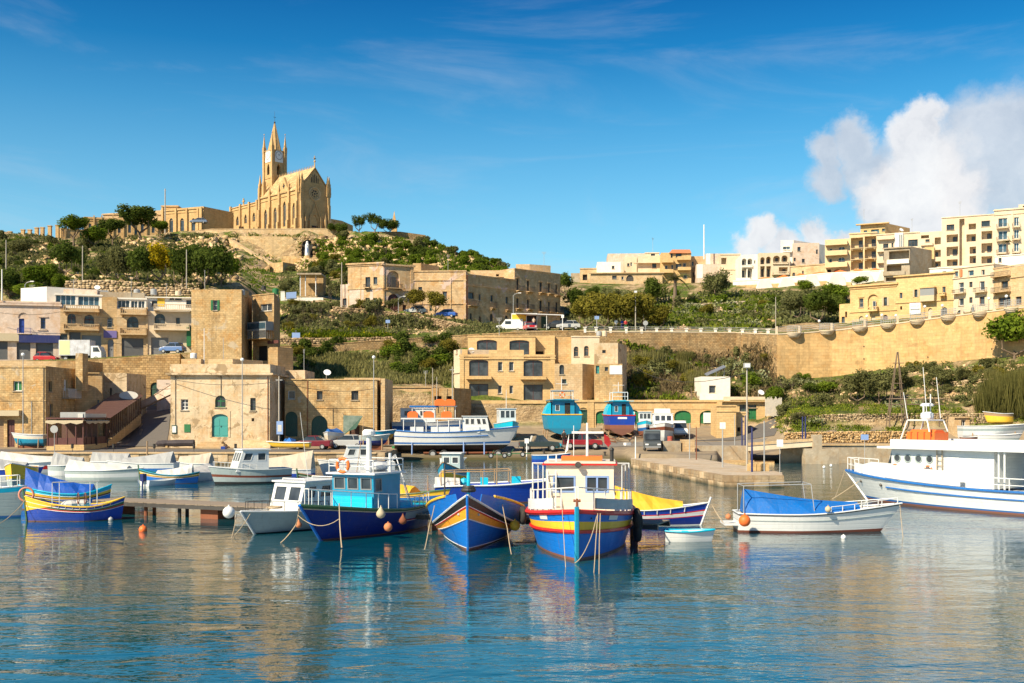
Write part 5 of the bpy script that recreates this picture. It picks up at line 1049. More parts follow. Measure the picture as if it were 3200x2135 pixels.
FS=[lface((tx,ty+ts),(tx,ty),0,zc1),lface((tx,ty),(tx+ts,ty),0,zc1),lface((tx+ts,ty),(tx+ts,ty+ts),0,zc1),lface((tx+ts,ty+ts),(tx,ty+ts),0,zc1)]
zo0,zo1=chz(543,tx,ty),chz(508,tx,ty)
for f in FS:hole(f,ts/2-.62,ts/2+.62,zo0,zo1,'o',1.2,dep=.45)
for f in FS:f.build(TB)
TB.face([(tx,ty,zc1),(tx+ts,ty,zc1),(tx+ts,ty+ts,zc1),(tx,ty+ts,zc1)]);tw=ch.part('tower',TB,CW)
mb=MB();mb.cyl((tx+ts/2,ty+ts/2,zo0+.9),(tx+ts/2,ty+ts/2,zo0+2.2),.75,.35,10);ch.part('bell',mb,M['iron'],tw)
mb=MB();mb.box(tx+.6,ty+.6,zo0-.3,tx+ts-.6,ty+ts-.6,zo0-.1);ch.part('belfry_floor',mb,CW,tw)
mb=MB()
for z,o in((chz(553,tx,ty),.15),(chz(498,tx,ty),.12),(zc1,.22)):mb.box(tx-o,ty-o,z-.2,tx+ts+o,ty+ts+o,z)
ch.part('string_course',mb,CW,tw)
for x,y in((tx,ty),(tx+ts,ty),(tx,ty+ts),(tx+ts,ty+ts)):
 mb=MB();mb.box(x-.38,y-.38,0,x+.38,y+.38,zc1-.5);pinn(x,y,zc1-.5,.42,5.2,mb);mb.ball((x,y,zc1+4.9),.2,6);ch.part('pinnacle',mb,CW)
for f in FS[:2]:
 zc_=chz(483,tx,ty);c=f.at(ts/2,zc_,.12);mb=MB();n=f.n
 pts=[(cos(i*pi/12)*1.35,sin(i*pi/12)*1.35)for i in range(24)];mb.prism([(-1.35,-1.9),(1.35,-1.9),(1.35,.3)]+[(cos(a)*1.35,.3+sin(a)*1.35)for a in np.linspace(.3,pi-.3,9)]+[(-1.35,.3)],lambda a,z,d:f.at(ts/2+a,zc_+z,d),.02,.14);g=ch.part('clock_gable',mb,M['wwhite'])
 mb=MB();mb.prism(pts,lambda a,z,d:f.at(ts/2+a*.86,zc_+z*.86,d),.142,.18);q=ch.part('clock_face',mb,M['wwhite'],g)
 mb=MB();mb.torus(f.at(ts/2,zc_,.19),n,1.13,.05,24,4)
 for i in range(12):a=i*pi/6;e=f.at(ts/2+cos(a)*.92,zc_+sin(a)*.92,.19);e2=f.at(ts/2+cos(a)*1.08,zc_+sin(a)*1.08,.19);mb.cyl(e,e2,.045,.045,4)
 for a,l in((2.3,.55),(.95,.85)):mb.cyl(f.at(ts/2,zc_,.2),f.at(ts/2+cos(a)*l,zc_+sin(a)*l,.2),.06,.03,4)
 ch.part('clock_hands',mb,M['black'],g)
zt=chz(376,tx+2,ty+2);mb=MB();c0=(tx+ts/2,ty+ts/2);
vs=[(c0[0]+cos(pi/8+i*pi/4)*1.95,c0[1]+sin(pi/8+i*pi/4)*1.95,zc1)for i in range(8)]+[(c0[0]+cos(pi/8+i*pi/4)*.16,c0[1]+sin(pi/8+i*pi/4)*.16,zt-.9)for i in range(8)]
mb.mesh(vs,[(i,(i+1)%8,8+(i+1)%8,8+i)for i in range(8)]+[tuple(range(8,16))]);
for i in range(8):mb.cyl(vs[i],vs[8+i],.09,.04,4)
sp_=ch.part('spire',mb,CW);mb=MB();mb.ball((*c0,zt-.6),.3,8).cyl((*c0,zt-.4),(*c0,zt+2.6),.05,.03,5).cyl((c0[0]-.45,c0[1],zt+.9),(c0[0]+.45,c0[1],zt+.9),.05,.05,5);ch.part('finial',mb,M['iron'],sp_)
for x,y,zt_,h in((.6,18.6,ze+3.5,4),(.6,20.6,ze+3.2,4)):mb=MB();mb.box(x-.5,y-.5,ze-2,x+.5,y+.5,zt_);pinn(x,y,zt_,.4,h,mb);ch.part('pinnacle',mb,CW)
# --- long wings left of the church
B('convent_wing','shaded recessed wing joining the church, pointed window at its corner','church',(636,303),(729,316),8,645,50,'G 713 683 727 722 f=lime_p c=3 r=1;c 648 3;c 660 3')
B('convent_wing','long arcaded wing with pointed blind arches and piers','church',(506,305),(636,300),9,656,50,';'.join(f'G {x} 682 {x+12} 728 f=lime_p c=1 r=1 sill=0;p {x+20} 652 {x+25} 735 o=.5' for x in(529,563,598))+';c 658 4 o=.25;c 668 3;p 507 650 513 740 o=.5;p 626 648 634 730 o=.6',side=(6,9))
B('convent_wing','taller cube block on the long wing behind the flagpole','church',(506,309),(556,309),8,642,50,'c 643 4 o=.25;c 652 2')
B('convent_wing','left half of the long wing, partly behind the umbrella pines','church',(262,297),(506,303),9,677,45,';'.join(f'G {x} 698 {x+10} 728 f=lime_p c=1 r=1 sill=0;p {x+16} 674 {x+20} 745 o=.4' for x in(276,300,335,368,400,440,474))+';c 679 4 o=.2;c 688 2;w 415 712 428 732 f=dgreen')
B('convent_wing','low end wing with arched window below the first umbrella pine','church',(190,294),(262,297),8,712,44,'w 198 720 206 738 f=wwhite;d 249 728 256 745 f=dgreen;p 201 708 206 752 o=.3;c 713 3')
B('roof_terrace','upper set back storey of the long wing behind the pines','lime_p',(322,309),(506,309),6,668,50,'c 669 3 o=.3',topB=657)
B('church_hall','small gabled hall right of the church with round window','church',(1034,305),(1068,308),6,684,50,'n 1042 690 1048 696',side=(2,8))
t=T('bell_turret','slim stone turret at the right end of the hilltop wall','turret',tuple(W(1232,722,300)));p=W(1232,724,300);mb=MB()
mb.box(p.x-.75,p.y-.75,p.z-1,p.x+.75,p.y+.75,p.z+2.6).box(p.x-.9,p.y-.9,p.z+2.6,p.x+.9,p.y+.9,p.z+2.9);t.part('turret_body',mb,CW);t.part('turret_spire',MB().cyl(p+Vector((0,0,2.9)),p+Vector((0,0,5.6)),.65,.05,4),CW)
# --- hill walls, cliff masonry, stairs, statue
ribbon('terrace_wall','pale terrace parapet in front of the church','wall',[(395,291,744,768),(480,290.5,737,750),(560,290,728,742),(660,289.5,717,738),(900,289,716,738),(1040,289,716,738)],.6,M['lime_p'],cope=.15,copemat=M['lime_p'])
ribbon('terrace_wall','brown retaining wall curving down right of the church terrace','wall',[(1040,289,716,745),(1085,287.5,720,765),(1120,284,728,780),(1160,279,745,800)],.6,M['wall'])
ribbon('terrace_wall','long brown hilltop wall below the pines at right','wall',[(1130,289,724,748),(1250,290,724,750),(1330,291,735,752)],.6,M['wall'])
ribbon('cliff_wall','tall weathered masonry wall in the cliff below the church','wall',[(745,282.5,738,800),(790,281.5,738,812),(850,281,739,826),(915,281,740,830),(934,281.5,741,828)],1.,stone('cliff_masonry',(.66,.50,.29),(.54,.39,.21),brick=(.7,.32),joint=.7,stain=.35,patch=.6,pcol=(.5,.36,.2)))
ribbon('cliff_wall','lower masonry wall with grotto recess left of the statue','wall',[(880,268,800,835),(925,267,802,850),(940,267,810,850)],1.,M['rough'])
t=T('niche_arch','dark rock niche behind the white statue','niche',tuple(W(960,800,279.6)));p=W(960,800,278.4);mb=MB()
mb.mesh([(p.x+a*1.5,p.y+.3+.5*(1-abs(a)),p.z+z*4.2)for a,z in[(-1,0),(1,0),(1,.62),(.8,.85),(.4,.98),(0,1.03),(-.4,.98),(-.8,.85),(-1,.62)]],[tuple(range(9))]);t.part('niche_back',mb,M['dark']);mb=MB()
for i,(a,z)in enumerate([(-1.1,.1),(-1.25,.35),(-1.15,.6),(-.9,.9),(-.45,1.08),(.1,1.12),(.6,1.0),(1.05,.8),(1.25,.5),(1.15,.2)]):mb.ball((p.x+a*1.5,p.y,p.z+z*4.2),(.42+.1*(i%3),.6,.4+.12*(i%2)),7)
t.part('rock_rim',mb,stones_mat('niche_rock',(.5,.36,.2),(.3,.2,.1)))
st=T('statue','tall white robed statue with blue sash standing in the cliff niche','statue',tuple(W(960,801,277.4)),local=True);mb=MB();mb.lathe((0,0,0),[(.55,0),(.62,.3),(.55,1.4),(.5,2.2),(.52,2.8),(.42,3.1),(.2,3.3)],14);st.part('robe',mb,M['wwhite'],smooth=True)
mb=MB();mb.ball((0,-.03,3.5),(.24,.24,.3),10);h_=st.part('head',mb,M['wwhite'],smooth=True);st.part('veil',MB().lathe((0,.08,2.6),[(.45,0),(.4,.5),(.3,.9),(.26,1.15),(.05,1.3)],12),M['wwhite'],smooth=True)
st.part('hands',MB().cyl((-.3,-.3,2.6),(0,-.55,2.75),.1,.07,6).cyl((.3,-.3,2.6),(0,-.55,2.75),.1,.07,6),M['wwhite']);st.part('sash',MB().mesh([(-.12,-.62,2.2),(.14,-.62,2.2),(.2,-.66,.9),(-.02,-.68,.9)],[(0,1,2,3)]),M['ltblue']);st.part('base',MB().lathe((0,0,-3),[(1.6,0),(1.2,1.6),(.85,3)],8),M['lime'])
ribbon('stair_parapet','pale parapet of the long stair descending from the church','wall',[(640,288.5,720,732),(680,286,724,742),(730,279,756,776),(790,270,793,812),(842,262.5,822,840)],1.2,M['lime_p'])
ribbon('stair_parapet','short pale parapet where the hill stair turns back','wall',[(758,257.5,888,900),(790,258,866,886),(842,258.5,826,850)],1.2,M['lime_p'])
B('cliff_buttress','square sandstone block at the turn of the hill stair','rough',(842,260),(884,258),5,823,33,cat='wall',side=(3,5))
ribbon('cliff_wall','rough golden wall under the turning stair','wall',[(758,257,888,905),(842,257.6,832,905)],.8,M['rough'])
rubble('drystone_wall','long ruined dry stone terrace behind the left row of houses',[(205,171.4,878,905),(330,171.4,874,905),(480,171.4,886,908),(625,171.8,884,908)],.6,.36)
rubble('drystone_wall','second dry stone terrace line just above the left houses',[(240,168.6,896,925),(420,168.6,896,925),(620,168.8,900,925)],.6,.36)
rubble('drystone_wall','high rubble wall holding up the road in front of the corner house',[(1040,189.2,958,1000),(1150,187,966,1020),(1290,185,982,1035),(1400,181,1003,1040),(1500,178,1022,1042),(1590,175.6,1036,1044)],.5,.3,stones_mat('brown_rubble',(.44,.32,.19),(.27,.19,.11)))
rubble('drystone_wall','low rubble wall under the strip of yellow flowers',[(875,171.2,1056,1080),(1050,171.2,1056,1079),(1240,171.2,1052,1070)],.5,.3,stones_mat('brown_rubble',(.44,.32,.19),(.27,.19,.11)))
ribbon('retaining_wall','dark stained roadside wall below the yellow flowers','wall',[(862,165,1084,9.),(1000,165,1078,9.),(1200,165,1065,9.),(1340,165,1056,9.),(1480,163,1047,8.),(1600,161,1041,7.),(1740,160,1037,6.),(1830,160,1036,6.)],.7,M['wall'],cope=.12,copemat=M['quaysh'])
_,rp_,rn_=ribbon('retaining_wall','brown dry retaining wall under the railed upper road','wall',[(1830,160,1038,6.),(2100,159.9,1039,6.),(2300,159.8,1041,6.),(2375,154,1044,5.),(2428,150.3,1046,5.)],.7,M['wall'],cope=.14,copemat=M['cream'])
rt=T('road_railing','grey road railing with white stone posts along the upper road','railing',tuple(W(2100,1035,160)));rb=MB()
for zo in(.2,.45,.68):rb.tube([Vector((x,y,z+.14+zo))+n*.35 for(x,y,z,_),n in zip(rp_,rn_)],.03,4)
rt.part('rails',rb,M['galv'])
for px in(1828,1863,1908,1957,2005,2052,2099,2145,2190,2236,2280,2320,2360,2400):
 Y=np.interp(px,[2300,2375,2428],[159.8,154,150.3]);p=W(px,1038+(px-1830)*.012,Y+.3);mb=MB();mb.box(p.x-.18,p.y-.18,p.z-.1,p.x+.18,p.y+.18,p.z+.62).box(p.x-.27,p.y-.27,p.z+.62,p.x+.27,p.y+.27,p.z+.74);rt.part('post',mb,M['white'])
t=T('shelter','flat roofed white shelter on thin posts in the hillside garden','shelter',tuple(W(975,930,203)));a_=W(934,860,203);b_=W(1010,860,203);t.part('roof',MB().box(a_.x,201,a_.z-.15,b_.x,206,a_.z+.15),M['conc']);
for px in(942,958,990):p=W(px,928,203);t.part('post',MB().cyl((p.x,202,p.z),(p.x,202,a_.z-.15),.1,.1,6),M['wwhite'])
B('shade_block','dark shaded recess behind the hillside shelter','quaysh',(940,207),(1010,207),3,862,26,cat='wall')  # solid dark stone block that paints the shade behind the shelter
ribbon('garden_wall','white garden wall with wave top on the hillside','wall',[(877,200,912,945),(890,200,912,945)],.3,M['white'],cope=.1)
ribbon('garden_wall','long low white garden wall under the shelter','wall',[(890,200.1,934,946),(930,200.1,930,946),(1010,200.1,930,944)],.3,M['white'])
ribbon('garden_wall','green painted gate panel in the white garden wall','gate',[(894,200,914,934),(926,200,912,932)],.1,M['ltblue'])
# --- rubble walls at the right waterfront
rubble('drystone_wall','orange rubble wall beside the right hand quay road',[(2452,117.9,1352,1389),(2600,117.9,1349,1389),(2850,117.9,1347,1388)],.26,.17,stones_mat('orange_rubble',(.66,.46,.24),(.48,.31,.14)))
rubble('drystone_wall','weathered rubble terrace behind the bright green strip',[(2470,123.8,1302,1332),(2600,123.8,1294,1333),(2830,123.8,1292,1332)],.28,.19,stones_mat('pale_rubble',(.55,.43,.27),(.34,.25,.14)))
rubble('drystone_wall','rubble terrace at far right behind the beached boats',[(2830,124,1292,1330),(3000,123.6,1292,1325),(3240,123.2,1290,1320)],.28,.19,stones_mat('pale_rubble',(.55,.43,.27),(.34,.25,.14)))
rubble('drystone_wall','broken garden terrace under the right end of the yellow wall',[(2900,134.5,1196,1222),(3000,132,1190,1215),(3120,128.6,1180,1206)],.34,.24,stones_mat('pale_rubble',(.55,.43,.27),(.34,.25,.14)),.1)
rubble('drystone_wall','garden terrace wall beside the olive trees',[(2850,131,1244,1262),(3050,128.4,1240,1258)],.34,.24,stones_mat('pale_rubble',(.55,.43,.27),(.34,.25,.14)),.1)
for i in range(3):rubble('drystone_wall',['lowest','middle','upper'][i]+' pale terrace wall on the green slope behind the upper road',[(2070+i*40,178+i*10,1002-i*27,1012-i*27),(2200+i*25,177+i*10,998-i*26,1008-i*26),(2390-i*30,176+i*9,1000-i*30,1010-i*30)],.6,.32,stones_mat('grey_rubble',(.5,.42,.31),(.33,.26,.17)),.15)
B('shed','tiny stone garden hut behind the white excursion boat','lime_p',(2985,119.5),(3030,119.5),2.5,1302,1375,'w 3004 1312 3018 1345 f=wwhite c=2 r=1;c 1303 3 o=.2',cat='shed')
for i,(x,y0_,y1)in enumerate(((2330,1240,1290),)):
 t=T('paling_fence','bleached bamboo paling fence beside the customs block','fence',tuple(W(2415,1290,136)))
 for k_ in range(22):p=W(2392+k_*2.4,1284+random.random()*4,136);t.part('pale',MB().box(p.x-.035,136,p.z-.6,p.x+.035,136.05,p.z+1.5+random.random()*.4),M['cloth'])
 # --- trees and shrubs
DK,MD,OL,YE,BR=M['l_dark'],M['l_mid'],M['l_olive'],M['l_yel'],M['l_brown']
tree('pine',230,775,98,105,MD,'umbrella pine with forked trunk at the left end of the long wing','pine_tree',tf=.5,tr=.035)
tree('pine',440,757,150,118,DK,'large leaning umbrella pine in front of the long wing','pine_tree',tf=.42,lean=-.08,tr=.035)
tree('pine',352,768,90,86,DK,'dark umbrella pine between two larger pines','pine_tree',tf=.4)
tree('pine',293,775,84,72,MD,'low wide green pine under the long wing','pine_tree',tf=.25)
tree('pine',500,745,70,60,MD,'right hand bough of pine reaching towards the flagpole','pine_tree',tf=.4)
for px,pb,w,h,m,l in((1052,716,62,44,DK,'spreading dark pine right of the church hall'),(1122,722,48,68,DK,'upright pine with bare pink trunk on the hilltop wall'),(1172,722,50,74,DK,'tall round headed pine second from the turret'),(1214,722,60,58,DK,'thin open pine beside the stone turret')):
 tree('airy' if h>60 else 'pine',px,pb,w*1.15,h,m,l,'pine_tree',tf=.3 if h>50 else.15,Y=288.5)
for i,(px,pb,w,h,m,l)in enumerate(((205,862,95,112,DK,'dense dark evergreen below the umbrella pines'),(245,845,50,70,DK,'small dark evergreen right of the dense one'),(55,800,90,60,OL,'grey green scrub tree at the left of the hill'),(375,885,95,120,OL,'grey green tree with visible trunk above the drystone wall'),(330,870,70,90,OL,'slim grey green tree left of the trunked one'),(440,900,100,135,DK,'dark leafy tree left of the yellow tree'),(565,905,100,145,DK,'dark leafy tree right of the yellow tree'),(640,900,110,150,DK,'broad dark tree in the middle of the hillside clump'),(690,892,90,130,DK,'dark tree at the right end of the hillside clump'),(720,880,60,100,MD,'smaller green tree leaning out of the hillside clump'),(610,850,100,90,DK,'dark crown standing behind the hillside clump'))):
 tree('round',px,pb,w,h,m,l,'broadleaf_tree',tf=.14)
tree('airy',500,892,115,140,YE,'bright yellow leaved tree on the hillside','broadleaf_tree',tf=.22)
tree('pine',128,905,115,90,MD,'yellow green young pine above the left houses','pine_tree',tf=.1)
tree('pine',190,910,60,55,MD,'small young pine beside the yellow green one','pine_tree',tf=.1)
tree('round',30,930,110,95,DK,'dark tree behind the pink house at left','broadleaf_tree',tf=.1)
tree('round',80,935,100,60,MD,'green tree behind the pink house roof','broadleaf_tree',tf=.1)
tree('airy',1163,970,60,55,OL,'thin pruned street tree in front of the pink ground floor','street_tree',tf=.35,Y=186.5);tree('airy',1232,972,70,62,OL,'thin pruned street tree by the carriage door','street_tree',tf=.3,Y=186)
tree('round',1303,985,80,80,BR,'olive brown street tree, left of the pair beside the blue car','street_tree',tf=.3,Y=185.5);tree('round',1360,993,75,92,BR,'olive brown street tree, right of the pair beside the blue car','street_tree',tf=.35,Y=184.5)
for px,pb,w,h,m,l in((1765,925,60,75,DK,'dark tree just right of the tenement'),(1790,985,90,90,DK,'shaded dark tree low beside the tenement'),(1850,940,50,50,DK,'small dark tree below the tan bungalow'),(1905,945,80,52,OL,'grey green tree below the white cube house'),(2045,955,85,90,DK,'dense dark tree left of the palm'),(2245,935,105,100,OL,'large wispy dark tree right of the palm'),(2235,925,80,70,DK,'dark lower tree under the wispy one'),(2495,1000,115,105,OL,'brown green tree above the round bays'),(2560,1010,125,110,DK,'broad dark tree beside the street annex'),(2615,1005,80,90,DK,'dark tree with pink blossom beside the annex'),(2620,950,105,70,MD,'bright green tree above the street annex'),(2690,892,62,30,MD,'leafy green shrub tree on the palace roof terrace'),(2515,915,60,45,MD,'small green tree under the white buttresses'),(2680,1262,110,115,OL,'round olive tree at the left of the garden pair'),(2748,1262,115,125,OL,'round olive tree at the right of the garden pair'),(2800,1230,110,95,OL,'olive tree below the tall wooden pylon'),(2935,1215,92,80,OL,'dark olive tree under the right end of the yellow wall'),(3010,1200,60,60,OL,'smaller olive tree right of the dark one'),(3170,1120,190,150,MD,'big green tree at right edge in front of the yellow wall'),(2590,1235,90,45,MD,'low green fruit tree left of the olives'),(2530,1230,60,40,DK,'small dark fruit tree at the wall foot'),(2420,1270,70,65,MD,'green tree behind the customs block'),(2345,1225,70,70,MD,'green tree beside the white cube room')):
 tree('round' if m is not OL else 'airy',px,pb,w,h,m,l,'broadleaf_tree',tf=.12)
for i,(px,pb,w,h)in enumerate(((1830,1030,110,105),(1890,1032,120,118),(1950,1030,120,120),(2005,1028,110,112),(2060,1030,95,85),(1860,1000,110,90),(1985,990,100,80),(1930,1000,90,90))):
 tree('round',px,pb,w,h,BR,'olive brown tamarisk tree in the roadside grove, '+ORD[i]+' of eight','tamarisk_tree','tamarisk grove behind the upper road',tf=.15,y0=170)
def palm(px,pb,w,h,label,Y=None):
 p=hit(px,pb)if Y is None else W(px,pb,Y);k=p.y/F;H=h*k;r=w*k/2;t=T('palm_tree',label,'tree',tuple(p),local=True)
 mb=MB();mb.cyl((0,0,-.5),(.05*r,0,H*.72),.05*H,.036*H,8);t.part('trunk',mb,M['trunk']);rs=np.random.RandomState(int(px));top=Vector((.05*r,0,H*.72))
 for i in range(30):
  a=i*2.4;el=rs.uniform(-.3,1.25);L=r*rs.uniform(.85,1.1);fr=MB();d=Vector((cos(a),sin(a),0));pts=[]
  for j in range(7):s=j/6;pts.append(top+d*(L*s*cos(el*.5))+Vector((0,0,L*(sin(el)*s*.9-.75*s*s))))
  sd_=Vector((-sin(a),cos(a),0))
  for j in range(6):
   for u_ in(0,.33,.66):
    q=pts[j].lerp(pts[j+1],u_);ww=L*.2*(1-.5*(j+u_)/6)
    for s in(-1,1):fr.face([q,q+sd_*s*ww+d*ww*.5-Vector((0,0,ww*.45)),q+d*L*.05])
  t.part('frond',fr,M['l_palm'])
 return t
palm(2108,962,100,130,'tall date palm on the slope under the yellow villa');palm(3147,800,38,62,'small palm beside the blue patio windows',Y=197);palm(2160,1240,26,46,'tiny palm in a pot on the arcade roof',Y=143.5)
def sc_shrubs(seed,boxes,n,kinds,wr,hr,labels,name='shrub',group=None,y0=0,cat='shrub',keep=.42):
 """n shrubs in the given areas: the largest as objects of their own, the small rest joined as ground scrub"""
 rs=np.random.RandomState(seed);ar=np.array([(b[2]-b[0])*(b[3]-b[1])for b in boxes],float);L=[]
 for bi in rs.choice(len(boxes),n,p=ar/ar.sum()):
  x0,y0_,x1,y1=boxes[bi][:4];sk=boxes[bi][4]if len(boxes[bi])>4 else 0;t=rs.rand();kd,m=kinds[rs.randint(len(kinds))];w=rs.uniform(*wr)
  L.append((w,kd,x0+(x1-x0)*t,y0_+(y1-y0_)*rs.rand()+sk*t,w*rs.uniform(*hr),m))
 L.sort(key=lambda a:-a[0]);q=int(n*keep)
 at=min(labels.index(x)for x in(' on the ',' at the ',' in the ',' among ',' around ',' above ',' left of ',' behind ',' under ')if x in labels)
 for i,(w,kd,px,py,h,m)in enumerate(sorted(L[:q],key=lambda a:a[2])):
  shrub(kd,px,py,w,h,m,name,dict(bush='leafy shrub',airy='wispy shrub',twig='leafless bush',cactus='prickly pear',reed='reed clump')[kd]+labels[at:]+', '+ORD[i]+' from left',cat,group,y0)
 vs=[];fs=[];o=0
 for w,kd,px,py,h,m in L[q:]:
  me=pick('bush');v=np.empty(len(me.vertices)*3);me.vertices.foreach_get('co',v);v=v.reshape(-1,3);f=np.empty(len(me.loops),dtype=int);me.loops.foreach_get('vertex_index',f)
  p=hit(px,py,y0);k=p.y/F;sel=rs.rand(len(f)//4)<.7;vs.append(v*[w*k,w*k,h*k]+np.array(p)-[0,0,.1]);fs.append(f.reshape(-1,4)[sel]+o);o+=len(v)
 if vs:obj('scrub',(np.concatenate(vs),np.concatenate(fs)),kinds[0][1]or OL,label='small '+labels.replace('shrub','scrub bushes',1),cat='scrub',kind='stuff')
sc_shrubs(1,[(-40,745,330,900),(0,730,170,790)],60,[('bush',DK),('bush',MD),('bush',OL),('bush',OL)],(28,60),(.5,.8),'low round shrub on the hillside left of the church',group='shrubs on the left hillside')
sc_shrubs(2,[(330,790,720,880),(560,745,640,780)],26,[('bush',DK),('bush',MD),('bush',MD)],(26,55),(.5,.8),'low shrub among the trees below the long wing',group='shrubs below the convent wing')
sc_shrubs(3,[(1000,750,1250,835),(1010,800,1090,870)],38,[('bush',MD),('bush',DK),('bush',OL),('airy',BR)],(28,60),(.55,.8),'green shrub on the slope right of the white statue',group='shrubs right of the statue')
sc_shrubs(4,[(1240,752,1330,840),(1320,770,1460,840),(1440,800,1580,850)],48,[('bush',MD),('bush',DK),('bush',OL),('bush',DK)],(26,62),(.55,.85),'dense shrub on the falling ridge above the tenement',group='shrubs on the falling ridge')
for i,(px,pb,w,h)in enumerate(((1295,748,55,22),(1345,770,60,38),(1380,778,40,20),(1430,790,50,30),(1470,803,55,26),(1510,815,40,20),(1550,832,60,30))):
 shrub('bush',px,pb,w,h,DK if i%2 else MD,label='rounded shrub on the ridge line against the sky, '+ORD[i]+' from left',group='shrubs on the skyline')
sc_shrubs(5,[(880,845,1085,925)],26,[('bush',OL),('bush',DK),('airy',BR)],(30,60),(.55,.9),'dull green shrub around the hillside shelter',group='shrubs by the shelter')
sc_shrubs(6,[(885,1090,1010,1180,-5),(1010,1085,1080,1120)],20,[('bush',DK),('twig',None),('airy',BR)],(45,80),(.6,.9),'brown green shrub on the bank above the boathouse',group='shrubs above the boathouse',y0=140)
sc_shrubs(7,[(1210,1070,1420,1175)],30,[('bush',DK),('bush',MD),('twig',None),('airy',BR)],(45,85),(.6,.9),'tangled shrub on the bank left of the yellow flats',group='shrubs left of the yellow flats',y0=140)
sc_shrubs(8,[(2080,925,2420,1015),(2130,960,2420,1030)],60,[('bush',MD),('bush',OL),('cactus',None),('cactus',None),('bush',BR)],(28,62),(.5,.8),'shrub or cactus on the green slope right of the palm',group='plants on the slope right of the palm',y0=168)
sc_shrubs(9,[(2420,930,2640,1020)],26,[('bush',OL),('bush',DK),('cactus',None),('twig',None)],(30,65),(.55,.8),'scrubby shrub on the bank above the round bays',group='shrubs above the round bays',y0=160)
sc_shrubs(10,[(2010,1110,2260,1230),(1960,1130,2060,1240),(2240,1110,2400,1240)],56,[('twig',None),('airy',BR),('bush',OL),('cactus',None),('twig',None),('reed',None)],(40,85),(.6,1.),'dry tangled shrub in the gully behind the boat stores',group='shrubs behind the boat stores',y0=143.5)
for i,(px,pb,w,h)in enumerate(sorted(((2055,1130,70,45),(2095,1138,80,45),(2140,1150,70,40),(2290,1155,85,80),(2320,1140,60,50),(2165,965,60,40),(2215,970,60,38),(2150,985,60,35),(2080,985,60,35),(2795,1275,60,40),(2260,960,70,40),(2300,985,70,40),(1140,785,40,34),(950,1178,50,30),(2620,935,50,40),(2440,990,60,40),(3000,1160,50,30),(3060,1150,60,34)))):
 shrub('cactus',px,pb,w,h,None,'prickly_pear','clump of pale green prickly pear pads, '+ORD[i]+' from left','cactus','prickly pear clumps',y0=143.5 if pb>1100 and px<2400 else 0)
sc_shrubs(11,[(2430,1235,2560,1340),(2560,1240,2660,1270),(2440,1180,2660,1240)],34,[('bush',OL),('bush',MD),('twig',None),('cactus',None)],(28,60),(.5,.8),'garden shrub at the foot of the yellow wall, left part',group='shrubs at the left foot of the yellow wall')
sc_shrubs(12,[(2850,1140,3200,1280),(3050,1120,3200,1200)],54,[('bush',OL),('airy',OL),('cactus',None),('reed',None),('bush',BR),('twig',None)],(28,60),(.5,.8),'garden shrub at the foot of the yellow wall, right part',group='shrubs at the right foot of the yellow wall')
for i,(px,pb,w,h)in enumerate(((3090,1290,90,90),(3135,1295,100,130),(3180,1295,110,150),(3225,1295,110,140),(3155,1240,90,90),(3110,1235,80,70),(3200,1230,90,90))):
 shrub('reed',px,pb,w,h,M['l_palm'],'giant_reed',['lower','lower','lower','lower','upper','upper','upper'][i]+' clump of yellowing giant reeds at right edge, '+ORD[i]+' of seven','reeds','giant reeds at the right edge')
for i,(px,pb,w,h)in enumerate(sorted(((1080,945,60,120),(1040,950,50,90),(1100,1000,50,85),(1150,1010,50,90),(1180,1015,50,100),(1060,1030,50,95),(1020,1030,60,90),(960,1030,60,80),(910,1030,70,70),(1290,1040,70,100),(1390,1110,60,90),(1215,810,60,70),(1400,830,90,80),(985,1000,60,70),(930,985,70,60),(1130,960,60,80)))):
 shrub('bare',px,pb,w,h,None,'bare_tree','thin leafless sapling with pale branches, '+ORD[i]+' from left','bare tree','leafless saplings on the slope',y0=0)
sc_shrubs(13,[(890,950,1200,1035)],40,[('twig',None),('bush',OL),('twig',None),('airy',BR)],(35,70),(.5,.8),'dry twiggy shrub on the bank under the corner house',group='dry shrubs under the corner house',y0=172)
sc_shrubs(14,[(2440,1215,2500,1260)],3,[('twig',None)],(70,90),(.7,.8),'pinkish leafless bush at the foot of the yellow wall corner',group='leafless bushes by the wall corner')
def rocks(name,label,boxes,n,size,mat,y0=0,seed=1):
 rs=np.random.RandomState(seed);vs=[];ar=np.array([(b[2]-b[0])*(b[3]-b[1])for b in boxes],float)
 for bi in rs.choice(len(boxes),n,p=ar/ar.sum()):
  x0,y_0,x1,y1=boxes[bi];p=np.array(hit(rs.uniform(x0,x1),rs.uniform(y_0,y1),y0));s_=size*rs.uniform(.3,1.3)*rs.uniform(.5,1);c=BOXV*rs.uniform(.5,1.,3)*[1.3,1.,.75]+rs.uniform(-.22,.22,(8,3));a=rs.rand()*6.3
  Rm=np.array([[cos(a),-sin(a),0],[sin(a),cos(a),0],[0,0,1]]);vs.append(c@Rm.T*s_+p)
 return obj(name,(np.concatenate(vs),np.concatenate([BOX+8*i for i in range(len(vs))])),mat,label=label,cat='rocks',kind='stuff')
BOXV=np.array([[-1,-1,-1],[1,-1,-1],[1,1,-1],[-1,1,-1],[-1,-1,1],[1,-1,1],[1,1,1],[-1,1,1]],float)*.5
gold=stones_mat('golden_rock',(.68,.51,.30),(.46,.31,.16));rocks('cliff_rocks','broken golden rock ledges on the cliff below the church',[(560,745,740,800),(640,800,750,880),(985,745,1065,850),(925,808,1000,850),(700,745,740,770)],1200,1.3,gold,seed=2)
